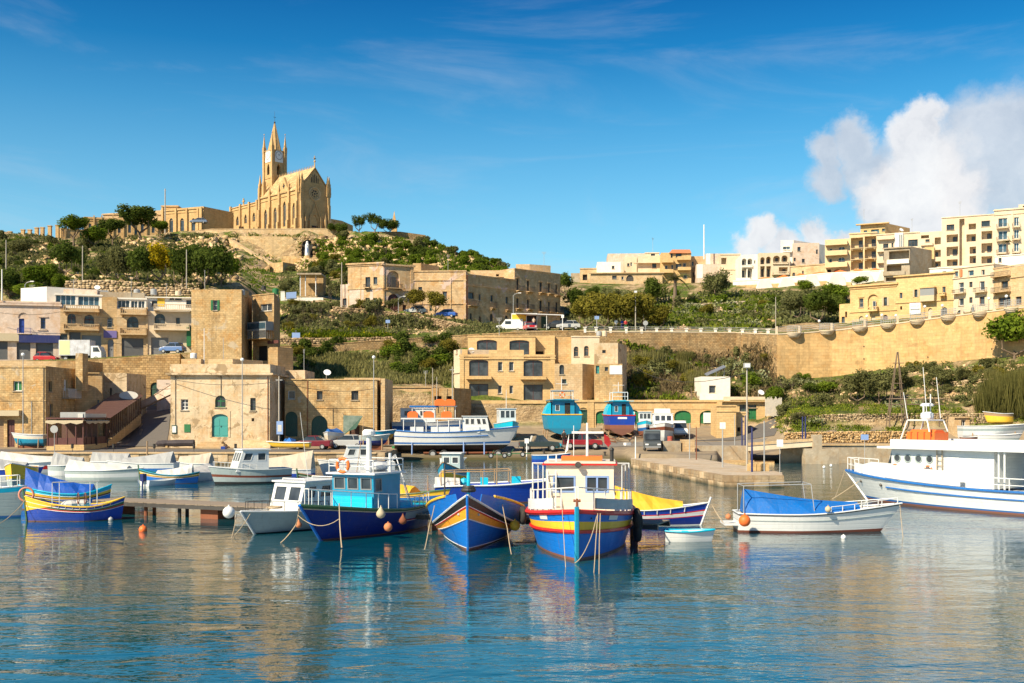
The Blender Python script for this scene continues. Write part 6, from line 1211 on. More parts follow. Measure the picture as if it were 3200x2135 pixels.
rocks('rocks','pale rocks between the shrubs of the left hillside',[(380,745,640,790),(60,755,200,830),(200,860,640,900)],800,1.3,gold,seed=3);rocks('rocks','scattered rocks on the ridge right of the church',[(1050,745,1250,820),(1250,770,1580,840)],800,1.2,gold,seed=4)
rocks('rocks','loose stones on the bank below the corner house',[(880,960,1200,1045),(1200,1010,1500,1045)],700,.6,gold,seed=5);rocks('rocks','loose stones on the garden slope under the yellow wall',[(2440,1200,2680,1265),(2860,1140,3240,1265),(2400,1270,2480,1340)],700,.5,gold,seed=6)
rocks('rocks','stones on the terraced slope behind the upper road',[(2060,930,2420,1025)],500,.7,gold,y0=168,seed=7);rocks('rocks','stones in the gully behind the boat stores',[(2100,1110,2420,1240)],400,.6,gold,y0=143.5,seed=8)
for i,(px,t_)in enumerate(((12,727),(32,726),(72,720),(93,720),(115,714),(133,713),(156,708),(180,706))):
 p=W(px,748,290);mb=MB();mb.box(p.x-.42,289.6,p.z-3,p.x+.42,290.4,zz(t_,290)).box(p.x-.55,289.5,zz(t_,290),p.x+.55,290.5,zz(t_,290)+.2);obj('pillar',mb,M['lime'],tuple(p),label='square stone pergola pillar on the left hill crest, '+ORD[i]+' from left',cat='pillar')
cover('ground_scrub','mixed low scrub covering the left hillside','scrub',OL,[(-60,735,700,905)],5200,.5,seed=2)
cover('grass','bright green grass between the hillside shrubs','grass',M['l_grass'],[(180,790,560,890),(0,840,240,905),(640,735,1000,745)],1900,.38,seed=3)
cover('ground_scrub','low green scrub on the cliff and slope right of the church','scrub',MD,[(980,745,1260,850),(1240,760,1590,845,15),(1000,830,1090,900)],2200,.5,seed=4)
cover('weeds','sparse weeds growing on the cliff below the church','weeds',M['l_mid'],[(560,738,740,800),(700,800,860,900),(930,740,1060,850)],600,.4,seed=5)
cover('ivy','dark scrub on the bank between the shelter and the road','scrub',OL,[(880,850,1090,925),(880,950,1200,1045),(1200,990,1560,1045,20)],4200,.4,seed=6)
cover('flowers','strip of yellow flowering plants along the lower road wall','flowers',leaf('yellow_flowers',(.06,.11,.01),(.20,.24,.02),(.80,.62,.02)),[(878,1028,1220,1054)],2000,.28,seed=7)
cover('reed_bank','dense green reeds on the bank above the boathouse','reeds',M['l_reed'],[(960,1110,1420,1200)],7500,.42,blade=5,up=1.6,y0=140,seed=8)
cover('grass','lush yellow green grass on the slope behind the upper road','grass',M['l_grass'],[(2040,925,2420,1030)],3000,.42,y0=168,seed=9)
cover('ground_scrub','olive scrub on the slope behind the upper road','scrub',OL,[(1780,915,2640,1030)],4200,.45,y0=168,seed=10)
cover('gully_scrub','dry brown scrub in the gully behind the boat stores','scrub',leaf('dry_scrub',(.08,.065,.035),(.26,.20,.11),(.30,.30,.10)),[(1940,1100,2420,1245)],7000,.38,y0=143.5,blade=3.5,up=1,seed=11)
cover('grass','bright green band of plants in the gully','grass',M['l_grass'],[(1950,1068,2200,1085,75),(1955,1200,2040,1245),(2080,1235,2180,1250),(2230,1180,2300,1240)],1800,.4,y0=143.5,seed=12)
cover('grass','green grass strips on the terraces right of the lane','grass',M['l_grass'],[(2440,1330,2860,1350),(2450,1265,2860,1298),(2860,1262,3200,1292),(2430,1240,2560,1340),(3040,1290,3200,1320)],2800,.18,seed=13)
cover('ground_scrub','mixed scrub on the garden slopes under the yellow wall','scrub',OL,[(2440,1190,2680,1265),(2860,1130,3240,1265),(2680,1180,2860,1262)],2200,.26,seed=14)
cover('weeds','weeds hanging on the brown retaining wall top','weeds',OL,[(1180,985,1560,1040,10)],900,.35,seed=15)
# --- quays, pier, bridge
quay_t=T('quay_wall','long low limestone quay wall along the left waterfront','quay wall',(-20,106,0))
rs=np.random.RandomState(3);qm=M['quay']
def courses(t,p,q,z0,z1,bl,n,th=.5,mats=None,name='stone',top=None,lim=290):
 """wall of separate block stones between two ground points; blocks share mesh data"""
 p=Vector((*p,0));q=Vector((*q,0));d=(q-p);L=d.length;d.normalize();a=math.atan2(d.y,d.x);k=int(L/bl);bl=L/k;h=(z1-z0)/n
 ms=[]
 for j in range(4):
  b=MB();b.box(-bl*.492,-.04-.03*j%.07,-h*.488,bl*.492,th,h*.488);b.v=[(x+rs.uniform(-.02,.02),y+rs.uniform(-.025,.025),z+rs.uniform(-.012,.012))for x,y,z in b.v];ms.append(to_mesh(name,b,[mats[j%len(mats)]]))
 c=0
 for r in range(n):
  for i in range(k):
   if c>=lim:return
   o=bpy.data.objects.new(name,ms[rs.randint(4)]);COL.objects.link(o);o.parent=t.o;s=p+d*(bl*(i+.5+(.0 if r%2 else.0)));o.location=(s.x-t.loc[0],s.y-t.loc[1],z0+h*(r+.5)-t.loc[2]);o.rotation_euler=(0,0,a);c+=1
qs=[qm,stone('quay_stone_dark',(.36,.27,.17),(.26,.19,.12),brick=None,stain=.6,low=(.25,(.04,.042,.025))),stone('quay_stone_pale',(.60,.47,.31),(.50,.38,.24),brick=None,stain=.4,low=(.25,(.06,.058,.03)))]
P_=lambda px,Y:XY(px,Y)
courses(quay_t,P_(-120,105.3),P_(1175,105.3),-.15,1.02,.95,3,mats=qs,lim=400)
mb=MB();x0,x1=P_(-150,105)[0],P_(1176,105)[0];mb.box(x0,105.1,1.02,x1,106.6,1.14);quay_t.part('coping',mb,M['lime_p']);mb=MB();mb.box(x0,105.4,-1,x1,106.3,1.0);quay_t.part('quay_core',mb,qs[1])
mb=MB();mb.box(x1-.01,105.2,-1,x1+.8,118,1.12);obj('slipway_wall',mb,qm,(x1,110,0),label='short quay end wall beside the boat slip',cat='quay wall')
pier=T('pier','low stone pier reaching from the yard into the harbour','pier',(*P_(2200,85),0));pp=[P_(1972,98),P_(2258,72),P_(2446,72),P_(2444,76.5),P_(2180,101.5),P_(1972,102)]
mb=MB();n=len(pp);mb.mesh([(x,y,-1)for x,y in pp]+[(x,y,.74)for x,y in pp],[tuple(range(n,2*n))]+[(i,(i+1)%n,n+(i+1)%n,n+i)for i in range(n)]);pier.part('pier_deck',mb,stone('pier_concrete',(.50,.42,.32),(.42,.35,.26),brick=None,stain=.3))
for a,b,k in((pp[0],pp[1],1.0),(pp[1],pp[2],.8)):courses(pier,(a[0],a[1]-.3),(b[0],b[1]-.3),-.1,.80,k,2,.3,mats=qs)
def slab(name,px0,px1,Y0,Y1,z0,z1,m,label,cat,kind=None):
 b=MB();b.mesh([(*P_(px0,Y0),z0),(*P_(px1,Y0),z0),(*P_(px1,Y1),z0),(*P_(px0,Y1),z0),(*P_(px0,Y0),z1),(*P_(px1,Y0),z1),(*P_(px1,Y1),z1),(*P_(px0,Y1),z1)],BOX.tolist());return obj(name,b,m,(*P_((px0+px1)/2,Y0),z0),label=label,cat=cat,kind=kind)
slab('quay_wall',2440,3500,108.3,109.3,-1,1.72,M['conc'],'weathered concrete quay wall at right','quay wall');slab('quay_coping',2440,3500,108.15,109.5,1.723,1.9,M['lime_p'],'pale coping of the right hand quay','coping')
slab('quay_road',2430,3500,109.6,117.6,1.5,1.74,M['asph'],None,None,'structure')
slab('quay_wall',2085,2345,110.4,112.6,-1,1.62,M['conc'],'rough low wall between the yard and the bridge','quay wall')
br=T('bridge','short flat concrete bridge over the culvert mouth','bridge',(*P_(2440,107),0));b=MB();b.mesh([(*P_(2335,106),1.25),(*P_(2540,106),1.7),(*P_(2540,109.8),1.7),(*P_(2335,112),1.25),(*P_(2335,106),1.75),(*P_(2540,106),2.2),(*P_(2540,109.8),2.2),(*P_(2335,112),1.75)],BOX.tolist());br.part('bridge_deck',b,M['cream'])
b=MB();b.mesh([(*P_(2335,105.9),1.78),(*P_(2540,105.9),2.23),(*P_(2540,106.15),2.23),(*P_(2335,106.15),1.78),(*P_(2335,105.9),2.05),(*P_(2540,105.9),2.5),(*P_(2540,106.15),2.5),(*P_(2335,106.15),2.05)],BOX.tolist());br.part('bridge_kerb',b,M['lime_p']);x,y=P_(2545,105.6)
b=MB();b.box(x-.9,y,-.5,x+2.4,y+1.2,1.5).box(x-.1,y,1.5,x+.75,y+.8,2.85);br.part('abutment',b,M['conc'])
slab('shore_rocks',2150,2420,104.5,110.5,-1,.18,M['rough'],'flat wet rock shelf below the bridge','rocks')
for x_,h_,l in((2098,1.05,'grey concrete box by the road'),(2150,1.2,'pale cubic stone in front of the concrete box')):p=W(x_,1400,108.5);b=MB();w_=.9 if x_<2120 else.6;b.box(p.x-w_,108.2,.9,p.x+w_,109.6,1.1+h_,rot=.05);obj('concrete_block',b,M['conc']if x_<2120 else M['lime_p'],(p.x,108.6,1),label=l,cat='block')
for i in range(5):p=W(2340+i*13,1465,78.5);b=MB();b.box(p.x-.13,78,.745,p.x+.13,78.5,1.25+.04*(i%2),rot=.02*i);obj('stone_block',b,M['lime_y'],(p.x,78.3,.8),label='yellow building block stacked on the pier, '+ORD[i]+' from left',cat='block')
pa,pb_=Vector((*P_(330,53.4),0)),Vector((*P_(2075,41.8),0));d=(pb_-pa);PL=d.length;d.normalize();nrm=Vector((-d.y,d.x,0));pon=T('pontoon','long narrow plank pontoon running behind the moored boats','pontoon',tuple(pa));wood=plain('weathered_planks',(.30,.235,.17),.9,wear=.5,bump=.3)
N=150;ang=math.atan2(d.y,d.x);pms=[]
for j in range(3):b=MB();b.box(-PL/N*.46,-.85,.62+.006*j,PL/N*.46,.85,.68);pms.append(to_mesh('plank',b,[wood]))
for i in range(N):o=bpy.data.objects.new('plank',pms[i%3]);COL.objects.link(o);o.parent=pon.o;o.location=d*(PL*(i+.5)/N);o.rotation_euler=(0,0,ang+random.uniform(-.01,.01))
for s in(-.8,.8):
 b=MB();q0,q1=pa+nrm*s,pb_+nrm*s;b.mesh([q0+Vector((0,0,.45))-nrm*.07,q1+Vector((0,0,.45))-nrm*.07,q1+Vector((0,0,.45))+nrm*.07,q0+Vector((0,0,.45))+nrm*.07]+[q+Vector((0,0,.615))for q in(q0-nrm*.07,q1-nrm*.07,q1+nrm*.07,q0+nrm*.07)],BOX.tolist());pon.part('beam',b,M['iron'])
for i in range(14):
 c=pa+d*(PL*(i+.4)/14);b=MB();
 if i%3==0:pon.part('float',b.box(c.x-.5,c.y-.6,-.3,c.x+.5,c.y+.6,.44,rot=ang),M['rust'])
 else:
  for e in(-.6,.6):pon.part('pile',MB().cyl((c.x,c.y+e,-1),(c.x,c.y+e,.61),.09,.09,7),[0,M['rust'],M['dark']][i%3])
  # --- boats
def wet(name,c,rough=.35,wear=.14):
 if name in MATS:return MATS[name]
 m,k=newmat(name);tc=k.n('ShaderNodeTexCoord').outputs['Object'];z=k.n('ShaderNodeSeparateXYZ',{0:tc}).outputs[2];n1=k.noise(tc,1.1,6,.7)
 col=k.mix(k.mapr(n1,.4,.7,0,wear*2),c,[x*.6+.006 for x in c]);col=k.mix(k.mapr(k.noise(k.scale(tc,(1,1,.4)),3,4,.6),.56,.7,0,.18),col,[min(.8,x*1.3+.008)for x in c])
 col=k.mix(k.mapr(k.noise(k.scale(tc,(7,7,.6)),1.3,4,.7),.58,.76,0,wear*1.7),col,(.20,.13,.07))
 wl=k.mapr(k.math('ADD',z,k.math('MULTIPLY',n1,.25)),.32,.14,0,.6 if wear>.12 else.25);col=k.mix(wl,col,[x*.45+.02 for x in c])
 sm=k.n('ShaderNodeTexWave',{'Vector':tc,'Scale':1.9,'Distortion':.6,'Detail':1.},bands_direction='Z').outputs[1];hh=k.math('ADD',k.mapr(sm,0,.12,0,1),k.math('MULTIPLY',n1,.5))
 nm=k.n('ShaderNodeBump',{'Height':hh,'Strength':.35,'Distance':.012}).outputs[0]
 fin(k,k.n('ShaderNodeBsdfPrincipled',{'Base Color':col,'Roughness':k.mapr(n1,.3,.7,rough,rough+.25),'Normal':nm,'Coat Weight':.08}).outputs[0]);MATS[name]=m;return m
for n_,c in(('hb_blue',(.003,.15,.56)),('hb_royal',(.002,.045,.36)),('hb_navy',(.002,.02,.20)),('hb_white',(.64,.66,.66)),('hb_grey',(.36,.43,.43)),('hb_cream',(.76,.66,.52)),('hb_yellow',(.85,.50,.03)),('hb_orange',(.80,.33,.02)),('hb_red',(.60,.015,.01)),('hb_black',(.012,.011,.011)),('hb_cyan',(.0,.46,.68)),('hb_teal',(.005,.25,.42)),('hb_brown',(.19,.045,.02)),('hb_green',(.05,.13,.05)),('hb_stripe',(.01,.13,.42)),('hb_anti',(.26,.10,.06))):
 M[n_]=wet(n_,c,wear=.1 if 'white' in n_ else.22)
M['tarp']=plain('blue_tarpaulin',(.002,.13,.46),.55,bump=.35);M['tarpy']=plain('yellow_tarpaulin',(.72,.40,.02),.6,bump=.3);M['tarpr']=plain('royal_tarpaulin',(.002,.075,.40),.55,bump=.35);M['canvas']=plain('grey_canvas',(.34,.35,.35),.8,bump=.3);M['canvw']=plain('white_canvas',(.56,.55,.52),.8,bump=.3);M['canvb']=plain('beige_canvas',(.46,.40,.32),.85,bump=.3)
class Boat(T):
 def __init__(s,name,label,px,py,head,L,Bm,hb,hm,hs,tr=.6,rake=.6,pw=2.3,dr=.35,z=None,Y=None,group=None,cat='boat',wl=.84,srake=.0,fine=.62):
  """px, py: where the stem meets the water (or ground row py, distance Y, keel base z); head: heading in degrees, -90 = towards the camera"""
  Y=Y or wY(py);T.__init__(s,name,label,cat,(*XY(px,Y),z or 0),R(head),group,True)
  s.L,s.B,s.hb,s.hm,s.hs,s.tr,s.rake,s.pw,s.dr,s.wl,s.srake,s.fine=L,Bm,hb,hm,hs,tr,rake,pw,dr,wl,srake,fine
 def sheer(s,t):return s.hm+(s.hb-s.hm)*max(0,(t-.35)/.65)**2+(s.hs-s.hm)*max(0,(.35-t)/.35)**2
 def hbd(s,t,f):
  """half breadth at station t (0 stern, 1 bow), f = height fraction 0 waterline, 1 sheer"""
  pw=s.pw*(s.fine+(1-s.fine)*max(f,0));b=(1-((t-.4)/.6)**pw)**.92 if t>=.4 else(s.tr+(1-s.tr)*(1-((.4-t)/.4)**2))
  if t<.4 and s.tr<.15:b=max(0,1-((.4-t)/.4)**(pw*.95))**.9+s.tr*.3
  w=s.wl+(1-s.wl)*max(f,0)
  if f<0:w=s.wl*(1+f)**.5
  return s.B/2*b*w
 def pt(s,t,f,side=1,out=0.,dz=0.):
  f2=max(f,0);h=s.sheer(t);z=h*f if f>=0 else s.dr*f*(1-.5*max(0,(t-.75)/.25)**2)
  x=(t-1)*s.L+s.rake*f2*max(0,(t-.3)/.7)**4-s.srake*f2*max(0,(.5-t)/.5)**3
  if f<0:x-=s.rake*.5*(-f)*max(0,(t-.5)/.5)**4
  return Vector((x,side*(s.hbd(t,f)+out),z+dz))
 def hull(s,bands,nst=22):
  """bands: (f0, f1, material) from waterline upwards"""
  mats=[];mi=[];fr=[-1,-.55,0];
  for f0,f1,m in bands:
   if m not in mats:mats.append(m)
   if fr[-1]<f0-1e-6:fr.append(f0)
   fr.append(f1)
  ts=[1-(1-i/nst)**1.25 for i in range(nst+1)];mb=MB()
  def bm(f):
   if f<0:return 0
   for f0,f1,m in bands:
    if f0-1e-6<=f<f1:return mats.index(m)
   return 0
  for sd_ in(1,-1):
   for a,b in zip(ts,ts[1:]):
    for f,g in zip(fr,fr[1:]):
     q=[s.pt(a,f,sd_),s.pt(b,f,sd_),s.pt(b,g,sd_),s.pt(a,g,sd_)];mb.face(q if sd_<0 else q[::-1],bm((f+g)/2))
  if s.tr>=.15:
   for f,g in zip(fr,fr[1:]):mb.face([s.pt(0,f,1),s.pt(0,f,-1),s.pt(0,g,-1),s.pt(0,g,1)][::-1],bm((f+g)/2))
  o=s.part('hull',mb,[M[m]for m in mats]);o.data.shade_smooth();
  if hasattr(o.data,'set_sharp_from_angle'):o.data.set_sharp_from_angle(angle=R(35))
  s.h=o;return o
 def deck(s,f=.8,m='hb_white',t0=0.,t1=.985):
  mb=MB();ts=[t0+(t1-t0)*i/14 for i in range(15)]
  for a,b in zip(ts,ts[1:]):mb.face([s.pt(a,f,1,-.02),s.pt(a,f,-1,-.02),s.pt(b,f,-1,-.02),s.pt(b,f,1,-.02)])
  return s.part('deck',mb,M[m])
 def strip(s,f,m,r=.04,name='rubbing_strake',t0=0.,t1=1.,out=.015,dz=0.,box=None):
  mb=MB();ts=[t0+(t1-t0)*i/20 for i in range(21)]
  for sd_ in(1,-1):
   pts=[s.pt(t,f,sd_,out,dz)for t in ts];mb.tube(pts,r,5)
  if s.tr>=.15 and t0==0:mb.tube([s.pt(0,f,1,out,dz),s.pt(0,f,-1,out,dz)],r,5)
  return s.part(name,mb,M[m])
 def band(s,f0,f1,m,name='painted_band',t0=0.,t1=1.,sides=(1,-1),out=.012,taper=False):
  mb=MB();ts=[t0+(t1-t0)*i/18 for i in range(19)]
  for sd_ in sides:
   for a,b in zip(ts,ts[1:]):g=lambda t:f1-(f1-f0)*((t-t0)/(t1-t0)if taper else 1);mb.face([s.pt(a,g(a),sd_,out),s.pt(b,g(b),sd_,out),s.pt(b,f1,sd_,out),s.pt(a,f1,sd_,out)])
  return s.part(name,mb,M[m])
 def stem(s,m,up=.0,w=.07,name='stem'):
  mb=MB();fs_=[-.3,0,.25,.5,.75,1,1+up]
  pts=[s.pt(1,f)+Vector((.03,0,0))for f in fs_]
  for a,b in zip(pts,pts[1:]):mb.cyl(a,b,w,w,6)
  return s.part(name,mb,M[m])
 def cabin(s,x0,x1,w,z0,z1,m,wins=(),rm='hb_white',ov=.12,rake=0.,name='cabin',fr='wwhite',roof=True,tk=.07):
  """box cabin; wins: (face, u0, u1, z0, z1 as fractions, kind)"""
  P=dict(F=Fc((x1,-w),(x1,w),z0,z1,z1),R=Fc((x1,w),(x0,w),z0,z1,z1),L=Fc((x0,-w),(x1,-w),z0,z1,z1),K=Fc((x0,w),(x0,-w),z0,z1,z1));J=[]
  for fc,u0,u1,a,b,k,*q in wins:
   f=P[fc];H=z1-z0;h=dict(u0=f.L*u0,u1=f.L*u1,z0=z0+H*a,z1=z0+H*b,dep=.06,rise=0,k=k,q={**dict(sill='0',f=fr,r='1',c='1'),**(q[0]if q else{})},back=False,goth=False);f.h.append(h);J.append((f,h))
  mb=MB()
  for f in P.values():f.build(mb)
  mb.face([(x0,-w,z1),(x1,-w,z1),(x1,w,z1),(x0,w,z1)])
  xm=(x0+x1)/2
  def warp(b):
   if rake:b.v=[(x+(rake*(z1-z)/(z1-z0)*(1 if x>xm else 0)),y,z)for x,y,z in b.v]
   return b
  c=s.part(name,warp(mb),M[m]);op=s.part
  def part(nm,b,mm,parent=None,**k):return op(nm,warp(b)if isinstance(b,MB)else b,mm,parent or c if nm!='pane' else parent,**k)
  s.part=part
  for f,h in J:infill(s,f,h)
  del s.part
  if roof:b=MB();b.box(x0-ov,-w-ov,z1+.002,x1+ov,w+ov,z1+tk);s.part('cabin_roof',b,M[rm],c)
  return c
 def rail(s,t0,t1,h,m='mast',n=7,r=.018,mid=True,f=1.,inn=-.08,sides=(1,-1),close=True):
  mb=MB()
  for sd_ in sides:
   pts=[s.pt(t0+(t1-t0)*i/n,f,sd_,inn)for i in range(n+1)];up=[p+Vector((0,0,h))for p in pts];mb.tube(up,r)
   if mid:mb.tube([p+Vector((0,0,h*.5))for p in pts],r*.7,4)
   for p,q in zip(pts,up):mb.cyl(p,q,r,r,5)
  if close and len(sides)>1:mb.tube([s.pt(t1,f,1,inn)+Vector((0,0,h)),s.pt(t1,f,-1,inn)+Vector((0,0,h))],r)
  return s.part('guard_rail',mb,M[m])
 def tent(s,t0,t1,h0,h1,m,f=1.,ridge=.0,name='cover',w0=1.,sag=.06,side=1.):
  """cover stretched over a ridge, from station t0 (height h0) to t1 (height h1)"""
  mb=MB();n=10;rows=[]
  for i in range(n+1):
   t=t0+(t1-t0)*i/n;h=(h0+(h1-h0)*i/n)*(.8 if m in('canvw','canvas')else 1);a=s.pt(t,f,1,-.01*w0);b=s.pt(t,f,-1,-.01*w0);top=Vector((a.x,0,max(a.z+.03,s.sheer(t)*f+h)));wv=sag*sin(i*2.3)
   rows.append([a,a.lerp(top,.5)+Vector((0,.05+wv*.5,.06*h+wv*.4)),top+Vector((0,.12*h*ridge,0)),top-Vector((0,.12*h*ridge,0)),b.lerp(top,.5)+Vector((0,-.05+wv*.5,.06*h-wv*.4)),b])
  for p,q in zip(rows,rows[1:]):
   for i in range(5):mb.face([p[i],q[i],q[i+1],p[i+1]])
  mb.face(rows[0]);mb.face(rows[-1][::-1]);return s.part(name,mb,M[m])
 def pole(s,x,y,z0,z1,r=.03,m='mast',name='mast',dx=0.):return s.part(name,MB().cyl((x,y,z0),(x+dx,y,z1),r,r*.7,8),M[m])
def buoy(px,py,r,m,label,Y=None,z=None,hang=False,name='buoy',pear=False,cat='buoy'):
 Y=Y or wY(py);p=W(px,py,Y);
 if z is not None:p.z=z
 t=T(name,label,cat,tuple(p));b=MB()
 if pear:b.lathe(p-Vector((0,0,r*1.2)),[(.02,0),(r*.7,r*.25),(r,r*.8),(r*.9,r*1.3),(r*.35,r*2.1),(r*.15,r*2.5)],14)
 else:b.ball(p+Vector((0,0,0 if hang else r*.45)),r,16)
 t.part('ball',b,M[m],smooth=True);c=p+Vector((0,0,r*1.3 if pear else(r if hang else r*1.45)));t.part('eye',MB().cyl(c-Vector((0,0,r*.15)),c+Vector((0,0,r*.25)),r*.18,r*.15,6),M[m]);return t
def rope(label,pts,r=.022,m='rope',sag=.0,name='mooring_rope'):
 r*=.72 if name!='cable' else 1;sag=sag or.05
 P3=[W(*p)for p in pts];out=[]
 for a,b in zip(P3,P3[1:]):
  for i in range(8):t=i/8;out.append(a.lerp(b,t)-Vector((0,0,sag*4*t*(1-t))))
 out.append(P3[-1]);return obj(name,MB().tube(out,r,5),M[m],tuple(P3[0]),label=label,cat='rope')
def lifebuoy(t,c,ax,r=.3,parent=None,m='orange'):
 b=MB();b.torus(c,ax,r,r*.24,24,8);o=t.part('ring',b,M[m],parent,smooth=True);b=MB();
 ax=Vector(ax).normalized();u=Vector((0,0,1));w=ax.cross(u)
 for a in(pi/4,3*pi/4,5*pi/4,7*pi/4):e=Vector(c)+(u*cos(a)+w*sin(a))*r;tg=(-u*sin(a)+w*cos(a))*.035;b.cyl(e-tg,e+tg,r*.27,r*.27,9)
 t.part('tape',b,M['wwhite'],o);return o
 # --- hero 1: blue luzzu with orange, black and yellow bow
b1=Boat('luzzu','bright blue wooden luzzu facing the camera, orange and black chevrons on its bow',1462,1722,-91.5,8.2,3.35,1.98,.52,.9,tr=.05,rake=.35,pw=1.9,wl=.74,srake=.4)
b1.hull([(0,.035,'hb_anti'),(.035,.58,'hb_blue'),(.58,.80,'hb_orange'),(.80,1.0,'hb_black')]);b1.deck(1.15,'hb_teal',0,.8);b1.strip(.58,'hb_white',.022,'white_line',.5,1);b1.strip(.80,'hb_red',.03,t0=.3);b1.strip(.815,'hb_white',.02,'white_line',.3,1);b1.strip(1.,'hb_white',.04,'rubbing_strake');b1.stem('hb_blue',.0,.045);b1.strip(.05,'hb_white',.018,'white_line')
for sd_ in(1,-1):
 mb=MB();cb=MB()
 ts=[.03+.90*i/12 for i in range(13)];lo=[b1.pt(t,1,sd_,.03)for t in ts];hi=[Vector((p.x,p.y+sd_*.22*min(1,(1-t)*4),max(p.z+.12,1.0+.98*max(0,(t-.3)/.63)**1.15)))for p,t in zip(lo,ts)]
 for i in range(12):mb.face([lo[i],lo[i+1],hi[i+1],hi[i]]);mb.face([lo[i]-Vector((0,sd_*.04,0)),lo[i+1]-Vector((0,sd_*.04,0)),hi[i+1]-Vector((0,sd_*.04,0)),hi[i]-Vector((0,sd_*.04,0))])
 cb.tube(hi[:-1],.05,6);mb.face([lo[-1],hi[-1],hi[-1]-Vector((0,sd_*.04,0)),lo[-1]-Vector((0,sd_*.04,0))]);o=b1.part('washboard',mb,M['hb_blue']);b1.part('washboard_cap',cb,M['hb_yellow'],o)
b1.part('foredeck',MB().face([b1.pt(.995,1,1,0,.01),b1.pt(.86,1,1,0,.01),b1.pt(.7,1,1,0,.05),b1.pt(.7,1,-1,0,.05),b1.pt(.86,1,-1,0,.01)]),M['hb_blue']);b1.part('samson_post',MB().cyl((-.35,0,1.9),(-.35,0,2.75),.07,.06,8),M['hb_cyan']);b1.part('coiled_rope',MB().torus((-.35,0,2.12),(0,0,1),.2,.08,16,6).torus((-.35,0,2.22),(0,0,1),.16,.07,16,6),M['black'])
for sd_ in(1,-1):p=b1.pt(.93,.74,sd_,.015);b1.part('eyebolt',MB().ball(tuple(p),.05,8),M['galv']);q=[b1.pt(.52+.1*i,f,sd_,.035)for i in(0,1)for f in(1.05,1.38)]
b1.pole(-3.2,-1.1,1.1,2.9,.035,'iron','canopy_post');b1.part('deck_box',MB().box(-4.4,-.7,.8,-2.6,.7,1.35),M['hb_cyan'])
# --- hero 2: cream wheelhouse boat with red, yellow and blue bands
b2=Boat('fishing_boat','blue fishing boat with red and yellow bands and cream wheelhouse, facing the camera',1803,1755,-95,10,4.0,1.66,1.22,1.3,tr=.55,rake=.12,pw=2.7,wl=.83,fine=.78)
b2.hull([(0,.06,'hb_anti'),(.06,.56,'hb_blue'),(.56,.62,'hb_red'),(.62,.79,'hb_yellow'),(.79,1,'hb_blue')]);b2.deck(.93,'hb_cream');b2.strip(.99,'hb_red',.085,'gunwale');b2.strip(.585,'hb_red',.07);b2.stem('hb_teal',.08,.085);b2.part('bow_roller',MB().cyl((-.05,0,1.55),(-.05,0,2.05),.06,.05,7).cyl((-.05,-.12,1.98),(-.05,.12,1.98),.05,.05,7),M['rust'])
c2=b2.cabin(-6.2,-3.6,1.22,1.1,2.98,'hb_cream',[('F',.1,.44,.47,.80,'w'),('F',.58,.93,.47,.80,'w',{'c':'2'}),('R',.15,.5,.5,.8,'w'),('L',.5,.85,.5,.8,'w'),('R',.6,.9,.02,.8,'d')],rm='hb_red',rake=-.12,fr='ltblue',tk=.06)
b2.part('wheelhouse_roof',MB().box(-6.3,-1.28,3.045,-3.5,1.28,3.1),M['hb_cream'],c2);b2.part('life_raft',MB().box(-5.3,-.7,3.1,-4.5,.8,3.27),M['orange']);m_=b2.pole(-4.7,.25,3.1,4.5,.055);b2.part('crosstree',MB().box(-4.74,-.32,4.1,-4.66,.85,4.18),M['mast'],m_);b2.pole(-4.7,-.25,3.1,4.4,.018,name='aerial')
for y,m,n_ in((-.42,'wwhite','white'),(.86,'red','red')):
 f_=MB();q=[(-4.7,y,4.1),(-4.72,y+.02,3.75),(-4.75,y+.17,3.6),(-4.8,y+.27,3.72),(-4.76,y+.2,3.95)]if m=='red' else[(-4.7,y,4.1),(-4.72,y-.12,3.6),(-4.75,y-.16,3.35),(-4.72,y-.04,3.5)];f_.face(q);b2.part('pennant',f_,M[m],m_)
b2.part('exhaust',MB().cyl((-4.2,1.15,3.1),(-4.2,1.15,3.5),.07,.07,8).ball((-4.2,1.15,3.52),.09,8),M['black']);b2.part('lamp',MB().cyl((-3.5,-.05,3.0),(-3.35,-.05,3.0),.1,.12,8),M['iron'])
for sd_,m,t0,t1 in((-1,'hb_white',.62,.90),(1,'ltblue',.60,.93)):
 mb=MB();lo=[b2.pt(t0+(t1-t0)*i/6,1,sd_,.0,.1)for i in range(7)];hi=[p+Vector((-.05,0,.36))for p in lo]
 for i in range(6):mb.face([lo[i],lo[i+1],hi[i+1],hi[i]]);k_=Vector((0,-sd_*.05,0));mb.face([lo[i]+k_,lo[i+1]+k_,hi[i+1]+k_,hi[i]+k_]);mb.face([hi[i],hi[i+1],hi[i+1]+k_,hi[i]+k_])
 b2.part('bulwark_board',mb,M['hb_grey']if sd_>0 else M['hb_white'])
b2.rail(.45,.985,.78,'mast',9,.024,False,1.,-.12);mb=MB()
for sd_ in(1,-1):
 a=b2.pt(.5,1,sd_,-.2);b=b2.pt(.2,1,sd_,-.2);A=a+Vector((.1,0,1.75));Bq=b+Vector((0,0,1.55));mb.tube([a,A,Bq,b],.028).tube([a.lerp(b,.5),A.lerp(Bq,.5)],.022)
mb.tube([b2.pt(.5,1,1,-.2)+Vector((.1,0,1.75)),b2.pt(.5,1,-1,-.2)+Vector((.1,0,1.75))],.022);b2.part('awning_frame',mb,M['mast'])
mb=MB();mb.tube([(-3.3,-1.15,1.3),(-3.75,-1.15,3.35)],.025).tube([(-3.3,-.85,1.3),(-3.75,-.85,3.35)],.025)
for i in range(7):z=1.5+.28*i;mb.cyl((-3.34-.062*i,-1.15,z),(-3.34-.062*i,-.85,z),.018,.018,5)
b2.part('ladder',mb,M['mast'])
